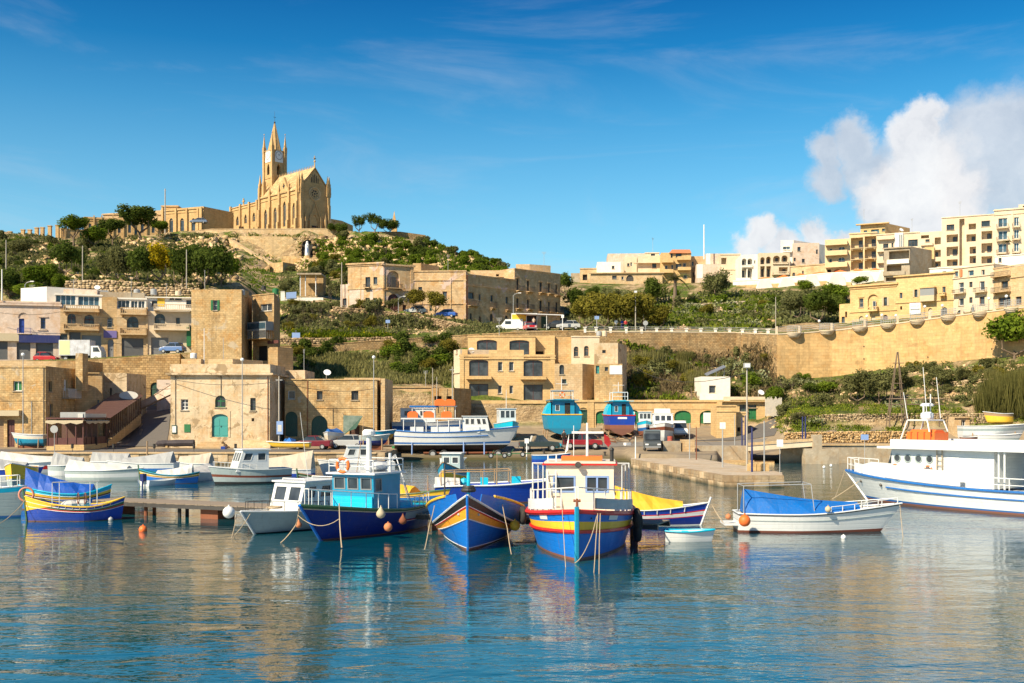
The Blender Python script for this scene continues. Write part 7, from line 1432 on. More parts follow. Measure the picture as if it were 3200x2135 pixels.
for sd_ in(1,-1):b2.band(.83,.95,'hb_white','name_panel',.80,.86,(sd_,));b2.part('hawse_eye',MB().ball(tuple(b2.pt(.95,.86,sd_,.01)),.035,6),M['black'])
for i,(t,f,z,sd_)in enumerate(((.62,1,-.2,1),(.56,1,-.35,1),(.60,1,-.75,1),(.52,1,-.2,-1))):
 p=b2.pt(t,f,sd_,.17);w_=b2.o.matrix_basis@Vector((p.x,p.y,p.z+z));tt=T('tyre_fender',['upper outer','inner','lower','left side'][i]+' black tyre fender hanging on the cream wheelhouse boat','tyre',tuple(w_));tt.part('tyre',MB().torus(w_,(1,.1,0),.25,.11,18,8),M['tyre'],smooth=True)
 # --- mid blue cabin boat
b3=Boat('fishing_boat','navy hulled cabin boat with turquoise wheelhouse, lifebuoy and white radar mast',1003,1690,-116,6.8,2.8,1.45,.95,1.0,tr=.62,rake=1.3,pw=2.4,wl=.8,fine=.55)
b3.hull([(0,.04,'hb_anti'),(.04,.9,'hb_navy'),(.9,1,'hb_green')]);b3.deck(.96,'hb_cyan',0,.96);b3.strip(1,'hb_green',.05,'gunwale');b3.strip(.9,'awn',.025,'yellow_line');b3.band(.55,.85,'hb_grey','grey_panel',.02,.42);b3.strip(.5,'hb_red',.022,'red_line',0,.48);b3.strip(.47,'hb_white',.018,'white_line',0,.48);b3.stem('hb_blue',0,.06)
c3=b3.cabin(-4.1,-2.1,.98,.9,2.42,'hb_teal',[('F',.04,.32,.6,.93,'w'),('F',.37,.64,.6,.93,'w'),('F',.69,.96,.6,.93,'w'),('R',.06,.3,.55,.9,'w'),('L',.6,.9,.55,.9,'w')],rm='hb_white',ov=.18,rake=-.08,fr='grey');b3.part('cabin_front_panel',MB().box(-2.17,-.95,.93,-2.06,.95,1.55),M['hb_cyan'],c3)
mb=MB();
for x,y in((-2.0,-1.05),(-2.0,1.05),(-4.2,1.05),(-4.2,-1.05),(-3.1,1.05),(-3.1,-1.05)):mb.cyl((x,y,2.48),(x,y,3.0),.022,.022,6)
for z in(2.75,3.0):mb.tube([(-4.2,-1.05,z),(-2.0,-1.05,z),(-2.0,1.05,z),(-4.2,1.05,z),(-4.2,-1.05,z)],.02)
b3.part('roof_rail',mb,M['mast']);lifebuoy(b3,(-1.94,-.35,2.78),(1,0,0),.27);b3.part('radar_mast',MB().cyl((-2.6,.45,2.48),(-2.6,.45,3.95),.12,.1,10),M['mast'],smooth=False);b3.part('radar_dome',MB().lathe((-2.6,.45,3.95),[(.2,0),(.26,.05),(.26,.18),(.18,.26)],14),M['wwhite']);b3.part('dinghy_bundle',MB().ball((-3.6,.2,2.68),(.7,.5,.2),10),M['hb_white']);b3.pole(-2.7,-.2,2.48,4.9,.015,'tanwood','fishing_rod',-.6);b3.part('post',MB().cyl((-3.3,1.0,2.48),(-3.3,1.0,3.25),.07,.06,8),M['mast'])
b3.rail(.5,.97,.62,'mast',6,.02,False,1.,-.1);b3.rail(.02,.3,.45,'mast',4,.02,True,1.,-.08);mb=MB();mb.tube([(-5.0,1.0,1.0),(-5.3,0,3.1),(-5.0,-1.0,1.0)],.025).tube([(-5.3,0,3.1),(-6.4,0,1.0)],.02).tube([(-5.3,0,3.1),(-4.1,0,2.6)],.02);b3.part('gallows_frame',mb,M['mast'])
b3.part('hatch',MB().box(-5.9,-.5,.9,-4.9,.5,1.15),M['hb_cyan'])
# --- grey cabin boat
b4=Boat('cabin_boat','grey hulled motor boat with white cabin and two big windscreen panes',797,1670,-122,5.9,2.2,.98,.78,.75,tr=.7,rake=.75,pw=2.3,wl=.82,fine=.55)
b4.hull([(0,.05,'hb_black'),(.05,1,'hb_grey')]);b4.deck(.97,'hb_cream',0,.97);b4.strip(1,'hb_white',.035,'gunwale');b4.stem('hb_white',0,.05);b4.cabin(-4.3,-2.0,.85,.75,1.98,'hb_white',[('F',.06,.47,.36,.9,'w'),('F',.53,.94,.36,.9,'w'),('R',.1,.35,.45,.9,'w'),('R',.45,.7,.45,.9,'w')],rake=.38,fr='hb_white',ov=.1)
b4.rail(.45,.97,.38,'iron',6,.014,False,1.,-.08);b4.part('roof_rack',MB().tube([(-2.2,-.6,2.05),(-2.2,-.6,2.13),(-2.2,.6,2.13),(-2.2,.6,2.05)],.02).tube([(-4.0,-.6,2.05),(-4.0,-.6,2.13),(-4.0,.6,2.13),(-4.0,.6,2.05)],.02),M['wwhite']);b4.pole(-3.1,0,2.0,4.9,.012,'mast','aerial',.5);b4.part('rope_coil',MB().torus((-1.0,.1,1.02),(0,0,1),.28,.05,16,6),M['rope'])
# --- luzzu at left
def luzzu(label,px,py,head,L,Bm,hb,hm,hs,cols,ribs=True,cap='hb_yellow',**k):
 b=Boat('luzzu',label,px,py,head,L,Bm,hb,hm,hs,tr=.04,rake=k.pop('rake',.12),pw=2.1,wl=.78,srake=.15,**k);lowc,mid1,mid2,top=cols
 b.hull([(0,.03,'hb_anti'),(.03,.62,lowc),(.62,.70,mid1),(.70,.82,mid2),(.82,1,top)]);b.deck(.72,'hb_cyan');b.strip(1,cap,.035,'gunwale');b.strip(.82,'hb_white',.015,'white_line');b.strip(.62,'hb_white',.014,'white_line');b.stem('hb_green',.3,.05)
 if ribs:
  mb=MB()
  for sd_ in(1,-1):
   for i in range(9):t=.12+.075*i;mb.cyl(b.pt(t,.83,sd_,.02),b.pt(t,.99,sd_,.02),.022,.022,5)
  b.part('rib',mb,M['awn'])
 return b
b5=luzzu('royal blue luzzu with bright yellow bow and gunwale, moored at far left',86,1629,194,4.0,1.7,1.12,.66,1.02,('hb_royal','hb_red','hb_green','hb_royal'));b5.band(.42,.99,'hb_yellow','yellow_bow',.62,.998,out=.02,taper=True);b5.part('cargo_sacks',MB().ball((-1.8,.1,.72),(.42,.33,.2),10).ball((-2.3,0,.74),(.4,.32,.2),10),M['canvw']);b5.part('net_reel',MB().torus((-2.2,.45,1.02),(1,.3,0),.25,.02,16,5).torus((-2.5,.45,1.02),(1,.3,0),.25,.02,16,5),M['rust'])
for x in(-1.1,-1.4,-2.7,-3.0):b5.pole(x,.4,.6,1.75,.02,'mast','awning_post')
b5.part('awning_bar',MB().tube([(-1.1,.4,1.75),(-3.1,.4,1.78)],.025),M['galv']);p=b5.o.matrix_basis@Vector((.06,-.05,1.2));t=T('hoop','old pinkish rope hoop on the stem of the yellow bowed luzzu','hoop',tuple(p));t.part('ring',MB().torus(p,(.3,-1,.1),.3,.05,20,7),plain('faded_pink',(.55,.22,.15),.8),smooth=True)
b6=luzzu('luzzu under a royal blue tarpaulin moored behind the yellow bowed one',66,1592,192,4.2,1.9,1.25,.8,1.2,('hb_blue','hb_brown','hb_yellow','hb_cyan'),False,'hb_cyan');b6.tent(.18,.93,.35,.95,'tarpr',sag=.1)
b7=Boat('motor_boat','white hulled boat with blue top band cut by the left edge',-30,1612,185,6,2.2,1.5,1.3,1.3,tr=.7,rake=.3);b7.o.location.x+=8.2;b7.o.location.y+=.3;b7.o.rotation_euler[2]=R(5);b7.hull([(0,.06,'hb_stripe'),(.06,.82,'hb_grey'),(.82,.96,'hb_cyan'),(.96,1,'hb_white')]);b7.deck(.95);b7.o.location=(*XY(64,51),0);b7.rail(.5,.95,.5,'mast',5,.02);b7.pole(-1.0,0,1.4,3.3,.03)
# --- white boat under the blue tarpaulin and the dinghies
b13=Boat('fishing_boat','long white open boat with taut blue tarpaulin and brown waterline',2752,1661,-3,5.9,2.1,1.14,.74,.76,tr=.75,rake=.85,pw=2.2,wl=.85)
b13.hull([(0,.12,'hb_brown'),(.12,1,'hb_white')]);b13.deck(.9);b13.strip(.98,'iron',.03,'rubbing_strake');b13.strip(1.02,'hb_white',.035,'gunwale');b13.strip(.66,'hb_grey',.012,'strake_line');b13.tent(.05,.80,.98,.28,'tarp',sag=.04,name='tarpaulin')
mb=MB();mb.tube([(-5.7,-.8,.8),(-5.7,-.8,1.9),(-3.0,-.8,1.98),(-2.85,-.8,.8)],.018).tube([(-5.7,.8,.8),(-5.7,.8,1.9),(-3.0,.8,1.98),(-2.85,.8,.8)],.018).tube([(-5.7,-.8,1.9),(-5.7,.8,1.9)],.018).tube([(-3.0,-.8,1.98),(-3.0,.8,1.98)],.018);b13.part('awning_frame',mb,M['galv'])
b13.rail(.62,.985,.26,'mast',5,.018,False,1.,-.08,close=False);b13.part('boarding_platform',MB().box(-6.45,-.7,.28,-5.9,.7,.36),M['hb_white']);b13.pole(-3.2,0,1.98,2.7,.025,'iron')
p=b13.o.matrix_basis@Vector((-2.4,-1.15,1.0));t=T('fender','small cream round fender on the side of the tarpaulin boat','fender',tuple(p));t.part('ball',MB().ball(p,.13,12),M['awn'],smooth=True);t.part('eye',MB().ball(p+Vector((0,0,.15)),.03,6),M['rope'])
b11=Boat('luzzu','blue and white luzzu under a mustard yellow tarpaulin at the pontoon',2188,1641,-8,4.2,1.6,.98,.66,.7,tr=.1,rake=.35,pw=2.1,wl=.78)
b11.hull([(0,.04,'hb_white'),(.04,.42,'hb_navy'),(.42,.46,'hb_red'),(.46,.64,'hb_white'),(.64,.7,'hb_red'),(.7,1,'hb_royal')]);b11.deck(.8);b11.strip(1,'hb_white',.03,'gunwale');b11.stem('hb_white',.25,.05);b11.tent(.08,.80,1.05,.22,'tarpy',sag=.08,name='tarpaulin');mb=MB()
for i in range(5):t_=.3+.13*i;mb.cyl(b11.pt(t_,.72,-1,.02),b11.pt(t_,.98,-1,.02),.022,.022,5)
b11.part('rib',mb,M['hb_white'])
b12=Boat('dinghy','small white rowing dinghy with bright blue rim and thwarts',2224,1693,-4,1.75,.85,.46,.40,.42,tr=.7,rake=.12,pw=2.0,wl=.75,dr=.1)
b12.hull([(0,1,'hb_white')],14);b12.strip(1,'hb_cyan',.035,'gunwale');b12.deck(.75,'hb_cyan');b12.part('thwart',MB().box(-1.1,-.36,.33,-.85,.36,.37),M['hb_cyan'])
# --- big white excursion boat
b14=Boat('excursion_boat','large white excursion boat with blue stripes and four round portholes',2712,1563,124,15,4.4,1.62,1.12,1.2,tr=.7,rake=1.5,pw=4.2,wl=.86,fine=.6)
b14.hull([(0,.10,'hb_anti'),(.10,.17,'hb_stripe'),(.17,1,'hb_white')]);b14.deck(.92);b14.strip(1,'hb_stripe',.07,'gunwale');b14.strip(.66,'hb_stripe',.045,'rubbing_strake',0,.82);b14.stem('hb_white',0,.06)
for t_ in(.94,.84):b14.part('hawse_hole',MB().ball(tuple(b14.pt(t_,.72,1,.01)),.09,8),M['iron'])
ts=[.52+.43*i/10 for i in range(11)]
for sd_ in(1,-1):
 mb=MB()
 lo=[b14.pt(t,1,sd_,-.05,.08)for t in ts];hi=[p+Vector((0,0,.72 if t<.9 else.5))for p,t in zip(lo,ts)]
 for i in range(10):mb.face([lo[i],lo[i+1],hi[i+1],hi[i]])
 b14.part('bulwark',mb,M['hb_white'])
wb_=b14.cabin(-8.6,-2.7,1.5,1.15,3.0,'hb_white',[('R',.56,.68,.0,.82,'d',{'f':'hb_white'}),('F',.1,.45,.6,.92,'w'),('F',.55,.9,.6,.92,'w')],roof=False,rake=.5)
for x in(-3.05,-3.7,-4.35,-5.0):
 q=b14.part('porthole_rim',MB().torus((x,1.51,2.5),(0,1,0),.2,.035,18,6),M['hb_grey'],wb_);b14.part('pane',MB().face([(x+.19*cos(i*pi/8),1.513,2.5+.19*sin(i*pi/8))for i in range(16)]),M['glass'],q)
b14.part('side_window',MB().face([(-2.68,1.512,2.2),(-2.48,1.512,2.2),(-2.7,1.512,2.8)]),M['glass'],wb_)
for x in(-3.0,-5.0):lifebuoy(b14,(x,1.62,1.95),(0,1,0),.2,wb_,'terra')
b14.part('upper_deck',MB().box(-16,-1.95,3.003,-2.1,1.95,3.12).box(-15.9,1.8,3.12,-2.9,1.9,3.5).box(-15.9,-1.9,3.12,-2.9,-1.8,3.5).box(-3.0,-1.8,3.12,-2.9,1.8,3.5),M['hb_white'])
mb=MB();mb.tube([(-5.5,1.6,1.2),(-5.5,1.6,3.0)],.03).tube([(-5.8,1.6,1.2),(-5.8,1.6,3.0)],.03)
for i in range(6):mb.cyl((-5.5,1.6,1.4+.27*i),(-5.8,1.6,1.4+.27*i),.02,.02,5)
b14.part('ladder',mb,M['rope'])
b14.part('aft_cabin',MB().box(-11.6,-1.2,1.15,-9.8,.6,3.0),M['hb_grey'])
for x in(-9.0,-9.3,-12.2,-12.5,-15.0):b14.part('canopy_post',MB().cyl((x,1.75,1.1),(x,1.75,3.0),.05,.05,8),M['hb_white'])
mb=MB();mb.tube([b14.pt(.02+.055*i,1,1,-.1,.62)for i in range(8)],.03).tube([b14.pt(.02+.055*i,1,1,-.1,.3)for i in range(8)],.025)
for i in range(8):mb.cyl(b14.pt(.02+.055*i,1,1,-.1),b14.pt(.02+.055*i,1,1,-.1,.62),.025,.025,6)
b14.part('guard_rail',mb,M['hb_white']);b14.rail(.93,.995,.75,'mast',3,.025,True,1.,-.1)
b14.part('raft_canister',MB().box(-4.6,-.7,3.125,-2.9,.5,3.85).prism([(-.55,3.85),(.4,3.85),(.2,4.0),(-.35,4.0)],lambda a,z,d:Vector((d,a,z)),-4.5,-3.),M['orange'])
for i in range(4):b14.part('raft_strap',MB().box(-4.4+.4*i,-.715,3.13,-4.36+.4*i,.515,3.87),M['hb_red'])
mb=MB();mb.tube([(-2.6,.8,3.12),(-3.1,.7,4.5),(-4.3,.7,4.5),(-4.5,.8,3.9)],.04).tube([(-2.6,-.8,3.12),(-3.1,-.7,4.5),(-4.3,-.7,4.5),(-4.5,-.8,3.9)],.04).tube([(-3.1,.7,4.5),(-3.1,-.7,4.5)],.04).tube([(-4.3,.7,4.5),(-4.3,-.7,4.5)],.04).tube([(-3.8,.3,4.5),(-3.8,.3,5.3)],.05).tube([(-3.8,-.3,4.5),(-3.8,-.3,5.9)],.03);b14.part('mast_arch',mb,M['mast'])
b14.part('radar_unit',MB().lathe((-3.8,0,4.55),[(.3,0),(.34,.08),(.34,.3),(.2,.4)],12).lathe((-3.8,0,5.25),[(.35,0),(.35,.08),(.25,.16)],10),M['hb_white'])
for x,y,h in((-3.1,.7,6.0),(-4.3,.7,7.3),(-4.2,-.6,6.8)):b14.pole(x,y,4.6,h,.022,'mast','aerial',.25)
b14.pole(-12.4,.5,3.1,5.6,.03);b14.part('crosstree',MB().cyl((-12.9,.5,4.9),(-11.9,.5,4.9),.02,.02,5),M['mast'])
# --- big blue open boat behind, little luzzu and yellow covered boats
b10=Boat('fishing_boat','large cobalt blue hull with white rim lying behind the two bow-on boats',1752,1530,4,6.8,2.5,1.35,.98,.9,Y=60,tr=.8,rake=.9,pw=2.3)
b10.o.location=(*XY(1745,60),0);b10.hull([(0,.06,'hb_anti'),(.06,1,'hb_royal')]);b10.deck(.85);b10.strip(1,'hb_white',.05,'gunwale');b10.rail(.05,.6,.75,'tanwood',5,.03,False,1.,-.1);b10.part('deck_gear',MB().box(-4.3,-.4,.8,-3.9,.3,1.35).ball((-5.2,0,1.1),.25,8).box(-2.6,-.3,.9,-2.1,.2,1.4),M['hb_cyan']);b10.tent(.0,.2,.6,.45,'canvw',name='spray_hood');b10.pole(-3.4,-.2,.9,2.7,.025,'tanwood')
b9=Boat('luzzu','small turquoise luzzu with yellow and white bow chevrons behind the pontoon',1388,1500,-98,5,1.95,1.75,1.0,1.1,Y=70,tr=.05,rake=.35,pw=1.9,wl=.72)
b9.hull([(0,.42,'hb_cyan'),(.42,.70,'hb_yellow'),(.70,.76,'hb_white'),(.76,1,'hb_teal')]);b9.deck(.8,'hb_cyan');b9.strip(1,'tanwood',.04,'gunwale');b9.cabin(-3.6,-2.2,.62,.9,2.2,'hb_grey',[('F',.08,.45,.5,.85,'w'),('F',.55,.92,.5,.85,'w')])
by=Boat('fishing_boat','wooden boat covered by a long yellow tarpaulin beside the pontoon',1386,1582,-20,4.4,1.7,.9,.62,.7,tr=.5,rake=.4,Y=57);by.hull([(0,.4,'hb_brown'),(.4,.7,'hb_stripe'),(.7,1,'hb_yellow')]);by.deck(.8,'hb_orange');by.tent(.0,.62,.75,.35,'tarpy',name='tarpaulin');by.strip(1,'hb_green',.03,'gunwale');by.pole(-.9,0,.6,1.6,.03,'tanwood')
def small(name,label,px,py,head,L,Bm,h,cols,cover=None,cab=None,Y=None,bow=1.25,**k):
 b=Boat(name,label,px,py,head,L,Bm,h*bow,h,h*1.02,tr=k.pop('tr',.7),rake=k.pop('rake',.45),Y=Y,**k);n=len(cols);b.hull([(i/n,(i+1)/n,c)for i,c in enumerate(cols)],16);b.deck(.9,cols[-1]);b.strip(1,'hb_white',.035,'gunwale')
 if cover:b.tent(*cover,name='cover',sag=.07)
 if cab:x0,x1,w,z1,rk=cab;b.cabin(x0,x1,w,h*.85,z1,'hb_white',[('F',.06,.34,.45,.9,'w'),('F',.37,.63,.45,.9,'w'),('F',.66,.94,.45,.9,'w'),('R',.1,.45,.5,.88,'w'),('R',.55,.9,.5,.88,'w'),('L',.1,.45,.5,.88,'w'),('L',.55,.9,.5,.88,'w')],rake=rk,fr='hb_white')
 return b
small('cabin_cruiser','white cabin cruiser with pale blue grey hull and three windscreen panes',672,1514,-150,5.2,2.4,1.0,['hb_black','hb_grey','hb_grey','hb_brown','hb_grey','hb_grey','hb_grey'],cab=(-3.5,-1.7,.92,2.35,.5)).rail(.5,.95,.35,'mast',5,.015,False)
small('motor_boat','grey sided boat under a low white cover left of centre',430,1495,-6,5.2,2.0,.75,['hb_grey','hb_white','hb_grey'],(.0,.85,.95,.3,'canvw'),Y=79)
small('motor_boat','white boat with grey canvas tent in the back row',350,1480,178,5.4,2.1,.8,['hb_stripe','hb_white'],(.05,.8,1.2,.4,'canvas'),Y=90);small('motor_boat','pale boat with long faded grey canopy in the back row',452,1475,2,4.4,1.8,.8,['hb_stripe','hb_white'],(.0,.7,1.0,.8,'canvas'),Y=93)
small('motor_boat','maroon sided boat under a bulky white cover at left',205,1476,4,5.2,2.2,.85,['hb_white','hb_red','hb_white'],(.0,.9,1.15,.4,'canvw'),Y=90);small('motor_boat','blue rimmed boat with grey tent cover behind the luzzu pair',118,1500,3,4.2,1.9,.8,['hb_white','hb_royal'],(.0,.8,1.3,.5,'canvas'),Y=80);small('motor_boat','grey tented boat squeezed between two white covers',262,1476,0,2.6,1.8,.8,['hb_white','hb_grey'],(.1,.9,1.3,.6,'canvas'),Y=86)
q=luzzu('small blue luzzu with green and maroon bands under a white cover',440,1500,183,3.9,1.5,1.0,.6,.8,('hb_blue','hb_brown','hb_yellow','hb_green'),False,'hb_teal',Y=76);q.tent(.1,.7,.85,.25,'canvw',name='cover')
small('speedboat','small white speedboat with domed white cover',575,1502,-100,4,1.9,.6,['hb_white'],(.05,.9,.75,.3,'canvw'),Y=77);ob=Boat('speedboat','tiny white tender with dark outboard motor tilted at its stern',545,1504,60,2.6,1.2,.4,.35,.4,tr=.8,rake=.2,Y=75);ob.hull([(0,1,'hb_white')],12);ob.deck(.8);o=ob.part('outboard_motor',MB().box(-2.85,-.15,.35,-2.55,.15,.85).cyl((-2.75,0,.35),(-2.8,0,-.2),.07,.05,6),M['navy'])
small('motor_boat','grey boat wrapped in beige canvas with blue edge',835,1480,175,4.2,2.0,.6,['hb_royal','hb_white'],(.0,.9,1.45,.7,'canvb'),Y=82).o.location=(*XY(812,84),0)
small('motor_boat','beige canvas covered boat beside the outboard tender',640,1480,170,3,1.8,.6,['hb_white'],(.0,.9,.95,.5,'canvb'),Y=92).o.location=(*XY(560,94),0)
q=luzzu('black and yellow bowed luzzu half hidden behind the grey cabin boat',935,1500,-140,4.6,1.7,1.0,.62,.8,('hb_royal','hb_yellow','hb_black','hb_green'),False,'tanwood',Y=71)
small('cabin_cruiser','white cruiser with windscreen behind the radar mast',1010,1475,190,5.6,2.2,1.0,['hb_white'],cab=(-3.6,-1.9,.95,2.3,.5),Y=86)
small('dinghy','yellow and orange dinghy turned over on the beige canvas boat',850,1410,175,3,1.,.3,['hb_yellow'],z=2.35,Y=84,dr=.1)
small('skiff','open blue skiff with pale green inside at the slipway edge',1770,1448,8,3.4,1.5,.8,['hb_royal','hb_stripe'],Y=107.5);small('skiff','narrow white tender lying on the slipway',1445,1437,-15,2.3,.9,.35,['hb_white'],Y=110)
small('luzzu','teal and yellow luzzu seen behind the excursion boat rail',3140,1530,-75,4.5,1.8,1.1,['hb_teal','hb_cyan','hb_white'],Y=70,tr=.1);small('cabin_cruiser','white and blue cabin cruiser behind the excursion boat at right edge',3175,1500,200,6,2.4,1.1,['hb_white','hb_stripe','hb_white'],cab=(-4,-2,1,2.3,.6),Y=74).o.location=(*XY(3165,74),0)
small('motor_boat','white boat under maroon cover behind the excursion boat',3090,1500,185,5,2,.8,['hb_white'],(.0,.8,.8,.5,'canvb'),Y=77);small('dinghy','yellow framed skiff cut off by the left edge',40,1500,-80,3.4,1.8,1.5,['hb_grey','hb_yellow'],Y=66)
# --- boats ashore
def cradle(b,zs,n=4,wh=False):
 for i in range(n):
  x=-b.L*(.15+.7*i/max(n-1,1))
  for y in(-1,1):b.part('prop',MB().cyl((x,y*b.B*.42,zs),(x,y*b.B*.36,.45),.07,.07,6),M['tanwood']if not wh else M['ltblue'])
 b.part('keel_block',MB().box(-b.L*.9,-.2,zs,-b.L*.1,.2,-b.dr*.9),M['rust'])
def wheel(t,c,r,w,ax=(0,1,0),parent=None):
 b=MB();ax=Vector(ax).normalized();c=Vector(c);o=t.part('wheel',b.torus(c,ax,r*.72,r*.28,18,7),M['tyre'],parent,smooth=True);t.part('rim',MB().cyl(c-ax*w*.4,c+ax*w*.4,r*.55,r*.55,12),M['galv'],o);return o
fe=Boat('passenger_ferry','long white and blue passenger boat chocked up on a trailer on the slipway',1590,1410,3,12.3,3.4,1.95,1.35,1.55,tr=.75,rake=1.1,pw=2.4,z=1.15,Y=118,dr=.75,wl=.9)
fe.o.location.z=1.55;fe.hull([(0,.08,'hb_white'),(.08,.2,'hb_stripe'),(.2,1,'hb_white')]);fe.h.data.materials.append(M['black']);[setattr(p,'material_index',2)for p in fe.h.data.polygons if p.center.z<-.02];fe.strip(1,'hb_stripe',.07,'gunwale');fe.strip(.62,'hb_stripe',.05,'rubbing_strake',0,.8);fe.deck(.95)
for x0,x1 in((-10.6,-9.2),(-8.4,-5.4),(-4.7,-3.2)):fe.part('cabin_side',MB().box(x0,-1.35,1.3,x1,1.35,1.95),M['hb_white'])
fc_=fe.cabin(-5.0,-2.4,1.25,1.5,3.05,'hb_white',[('L',.1+.22*i,.26+.22*i,.45,.85,'w')for i in range(4)]+[('F',.1,.45,.5,.85,'w'),('F',.55,.9,.5,.85,'w')],rake=.3);fe.part('upper_deck',MB().box(-11.6,-1.5,2.75,-5.1,1.5,2.9),M['hb_white'])
for i in range(6):fe.part('deck_post',MB().cyl((-11.3+i*1.2,-1.4,1.4),(-11.3+i*1.2,-1.4,2.75),.05,.05,6),M['wwhite'])
fe.part('upper_cabin',MB().box(-10.6,-1.0,4.1,-5.6,1.0,4.2),M['hb_white']);fe.part('blue_awning_edge',MB().box(-10.7,-1.05,4.02,-7.6,-1.0,4.22),M['hb_stripe'])
for i in range(5):fe.part('upper_post',MB().cyl((-10.4+i*1.15,-.95,2.9),(-10.4+i*1.15,-.95,4.1),.04,.04,6),M['wwhite'])
for i,(x,z)in enumerate(((-10.9,2.9),(-9.2,2.9),(-7.3,2.9),(-8.0,4.2),(-6.9,4.2))):
 fe.part('orange_raft',MB().box(x,-1.35,z+.02,x+1.1,-.6,z+.5).prism([(x,z+.5),(x+1.1,z+.5),(x+.85,z+.7),(x+.25,z+.7)],lambda a,c,d:Vector((a,d,c)),-1.3,-.65),M['orange'])
for x in(-8.2,-7.0,-1.2):wheel(fe,(x,-1.3,-.95),.45,.3);wheel(fe,(x,1.3,-.95),.45,.3)
fe.part('trailer_bed',MB().box(-9.2,-1.1,-.9,-1.0,1.1,-.75),M['rust'])
for x in(-4.9,-2.7,-10.4):fe.part('prop',MB().cyl((x,-1.55,-1.0),(x,-1.45,.3),.08,.08,6),M['ltblue'])
def trawler(label,px,Y,zk,L,Bm,cols,up,roofm,top):
 b=Boat('trawler',label,px,1300,93,L,Bm,2.3,1.75,1.7,tr=.85,rake=.8,Y=Y+L,z=zk,dr=.7,wl=.9);b.o.location=(*XY(px,Y),zk);b.o.rotation_euler[2]=R(93);b.o.location.y+=L;n=len(cols);b.hull([(i/n,(i+1)/n,c)for i,c in enumerate(cols)]);b.deck(.9,up);b.strip(1,'hb_yellow' if top else 'hb_red',.07,'gunwale')
 b.cabin(-L*.86,-L*.45,Bm*.27,1.3,3.4,up,[('K',.12,.32,.4,.75,'w'),('K',.55,.8,.0,.85,'o' if 0 else 'd',{'f':'dark','c':'1'}),('L',.2,.5,.4,.8,'w'),('R',.2,.5,.4,.8,'w')],rm=roofm,ov=.5);b.part('flybridge',MB().box(-L*.75,-Bm*.22,3.5,-L*.55,Bm*.22,3.56),M[roofm]);mb=MB()
 for x in(-L*.78,-L*.5):mb.tube([(x,-Bm*.25,3.5),(x,-Bm*.25,4.5),(x,Bm*.25,4.5),(x,Bm*.25,3.5)],.05)
 mb.tube([(-L*.78,-Bm*.25,4.0),(-L*.78,Bm*.25,4.0)],.03);b.part('frame',mb,M['mast']);b.part('canopy',MB().box(-L*.8,-Bm*.27,4.5,-L*.5,Bm*.27,4.62)if top else MB().box(-L*.7,-.4,4.5,-L*.6,.4,4.6),M['canvas']);b.pole(-L*.6,0,4.6,5.8+top*.4,.05);b.part('aerial_bar',MB().cyl((-L*.6,-.7,5.4),(-L*.6,.7,5.4),.03,.03,5),M['mast'])
 for s in(-1,1):b.part('side_cover',MB().prism([(s*Bm*.30,1.5),(s*Bm*.47,1.75),(s*Bm*.40,2.6),(s*Bm*.30,3.2)],lambda a,z,d:Vector((d,a,z)),-L*.8,-L*.4),M['hb_cyan'])
 cradle(b,-1.35 if top else-1.2,3);return b
t1=trawler('teal trawler with white canopy and orange lifebuoy propped up in the yard',1752,127,3.1,9,4.8,['hb_teal','hb_teal','hb_teal','hb_teal'],'hb_teal','hb_teal',1);lifebuoy(t1,(-9*.79,.1,4.05),(1,0,0),.28)
t2=trawler('blue trawler with orange underside and white name board propped up in the yard',1934,130,3.0,8,3.7,['hb_anti','hb_royal','hb_royal'],'hb_teal','hb_cyan',0);t2.part('name_board',MB().box(-8.03,-.55,1.28,-8.005,.55,1.5),M['wwhite'])
small('luzzu','blue and orange luzzu on props left of the white cruiser',2018,1350,-95,5.5,2.0,1.3,['hb_anti','hb_stripe','hb_white','hb_cyan'],z=2.5,Y=128,tr=.2,cab=(-4,-2.2,.75,2.6,0),dr=.6)
w1=small('cabin_cruiser','white motor cruiser with maroon stripe propped up bow on',2076,1365,-94,7,3.0,1.35,['hb_white','hb_white','hb_brown','hb_white'],z=2.2,Y=124,cab=(-5,-2.2,1.1,2.7,.9),dr=.8,rake=.9);w1.part('flybridge',MB().prism([(-4.6,2.75),(-2.8,2.75),(-3.3,3.3),(-4.6,3.3)],lambda a,z,d:Vector((a,d,z)),-.9,.9),M['hb_white']);cradle(w1,-1.,3)
small('fishing_boat','white fishing boat with aerials ashore between ferry and teal trawler',1600,1350,-80,7,2.8,1.5,['hb_white','hb_white','hb_cyan'],z=2.2,Y=127,cab=(-5,-3,1.0,3.3,.1),dr=.6).pole(-4,0,3.3,5.6,.04)
small('ferry','second white excursion boat behind the passenger boat, orange rafts aboard',1440,1330,2,8,3,1.3,['hb_white','hb_stripe','hb_white'],z=2.6,Y=128,cab=(-7,-3,1.2,2.9,.1),dr=.6)
q=small('motor_boat','white boat with blue cover on a trailer before the dark arches',1026,1372,-93,4.5,2.0,.9,['hb_cream','hb_cream','hb_white'],(.1,.95,.55,.35,'tarp'),z=1.9,Y=113.5,dr=.5);cradle(q,-.6,2)
for i,(px,Y,l,c)in enumerate(((1165,107.6,'small grey and navy boat on a trailer, lower of the stacked pair',['hb_navy','hb_grey','hb_grey']),(1185,112,'little teal and orange boat parked behind the grey trailer boat',['hb_orange','hb_teal']))):
 q=small('motor_boat',l,px+40,1400,10,2.6,1.4,.7,c,z=2.0+i*.4,Y=Y,dr=.3);cradle(q,-.7,2)
q=small('motor_boat','cream and green motor boat on a trailer by the left restaurant',50,1390,182,2.9,1.5,.85,['hb_teal','hb_teal','hb_cream','hb_white'],z=1.9,Y=110.5,dr=.3);cradle(q,-.5,2)
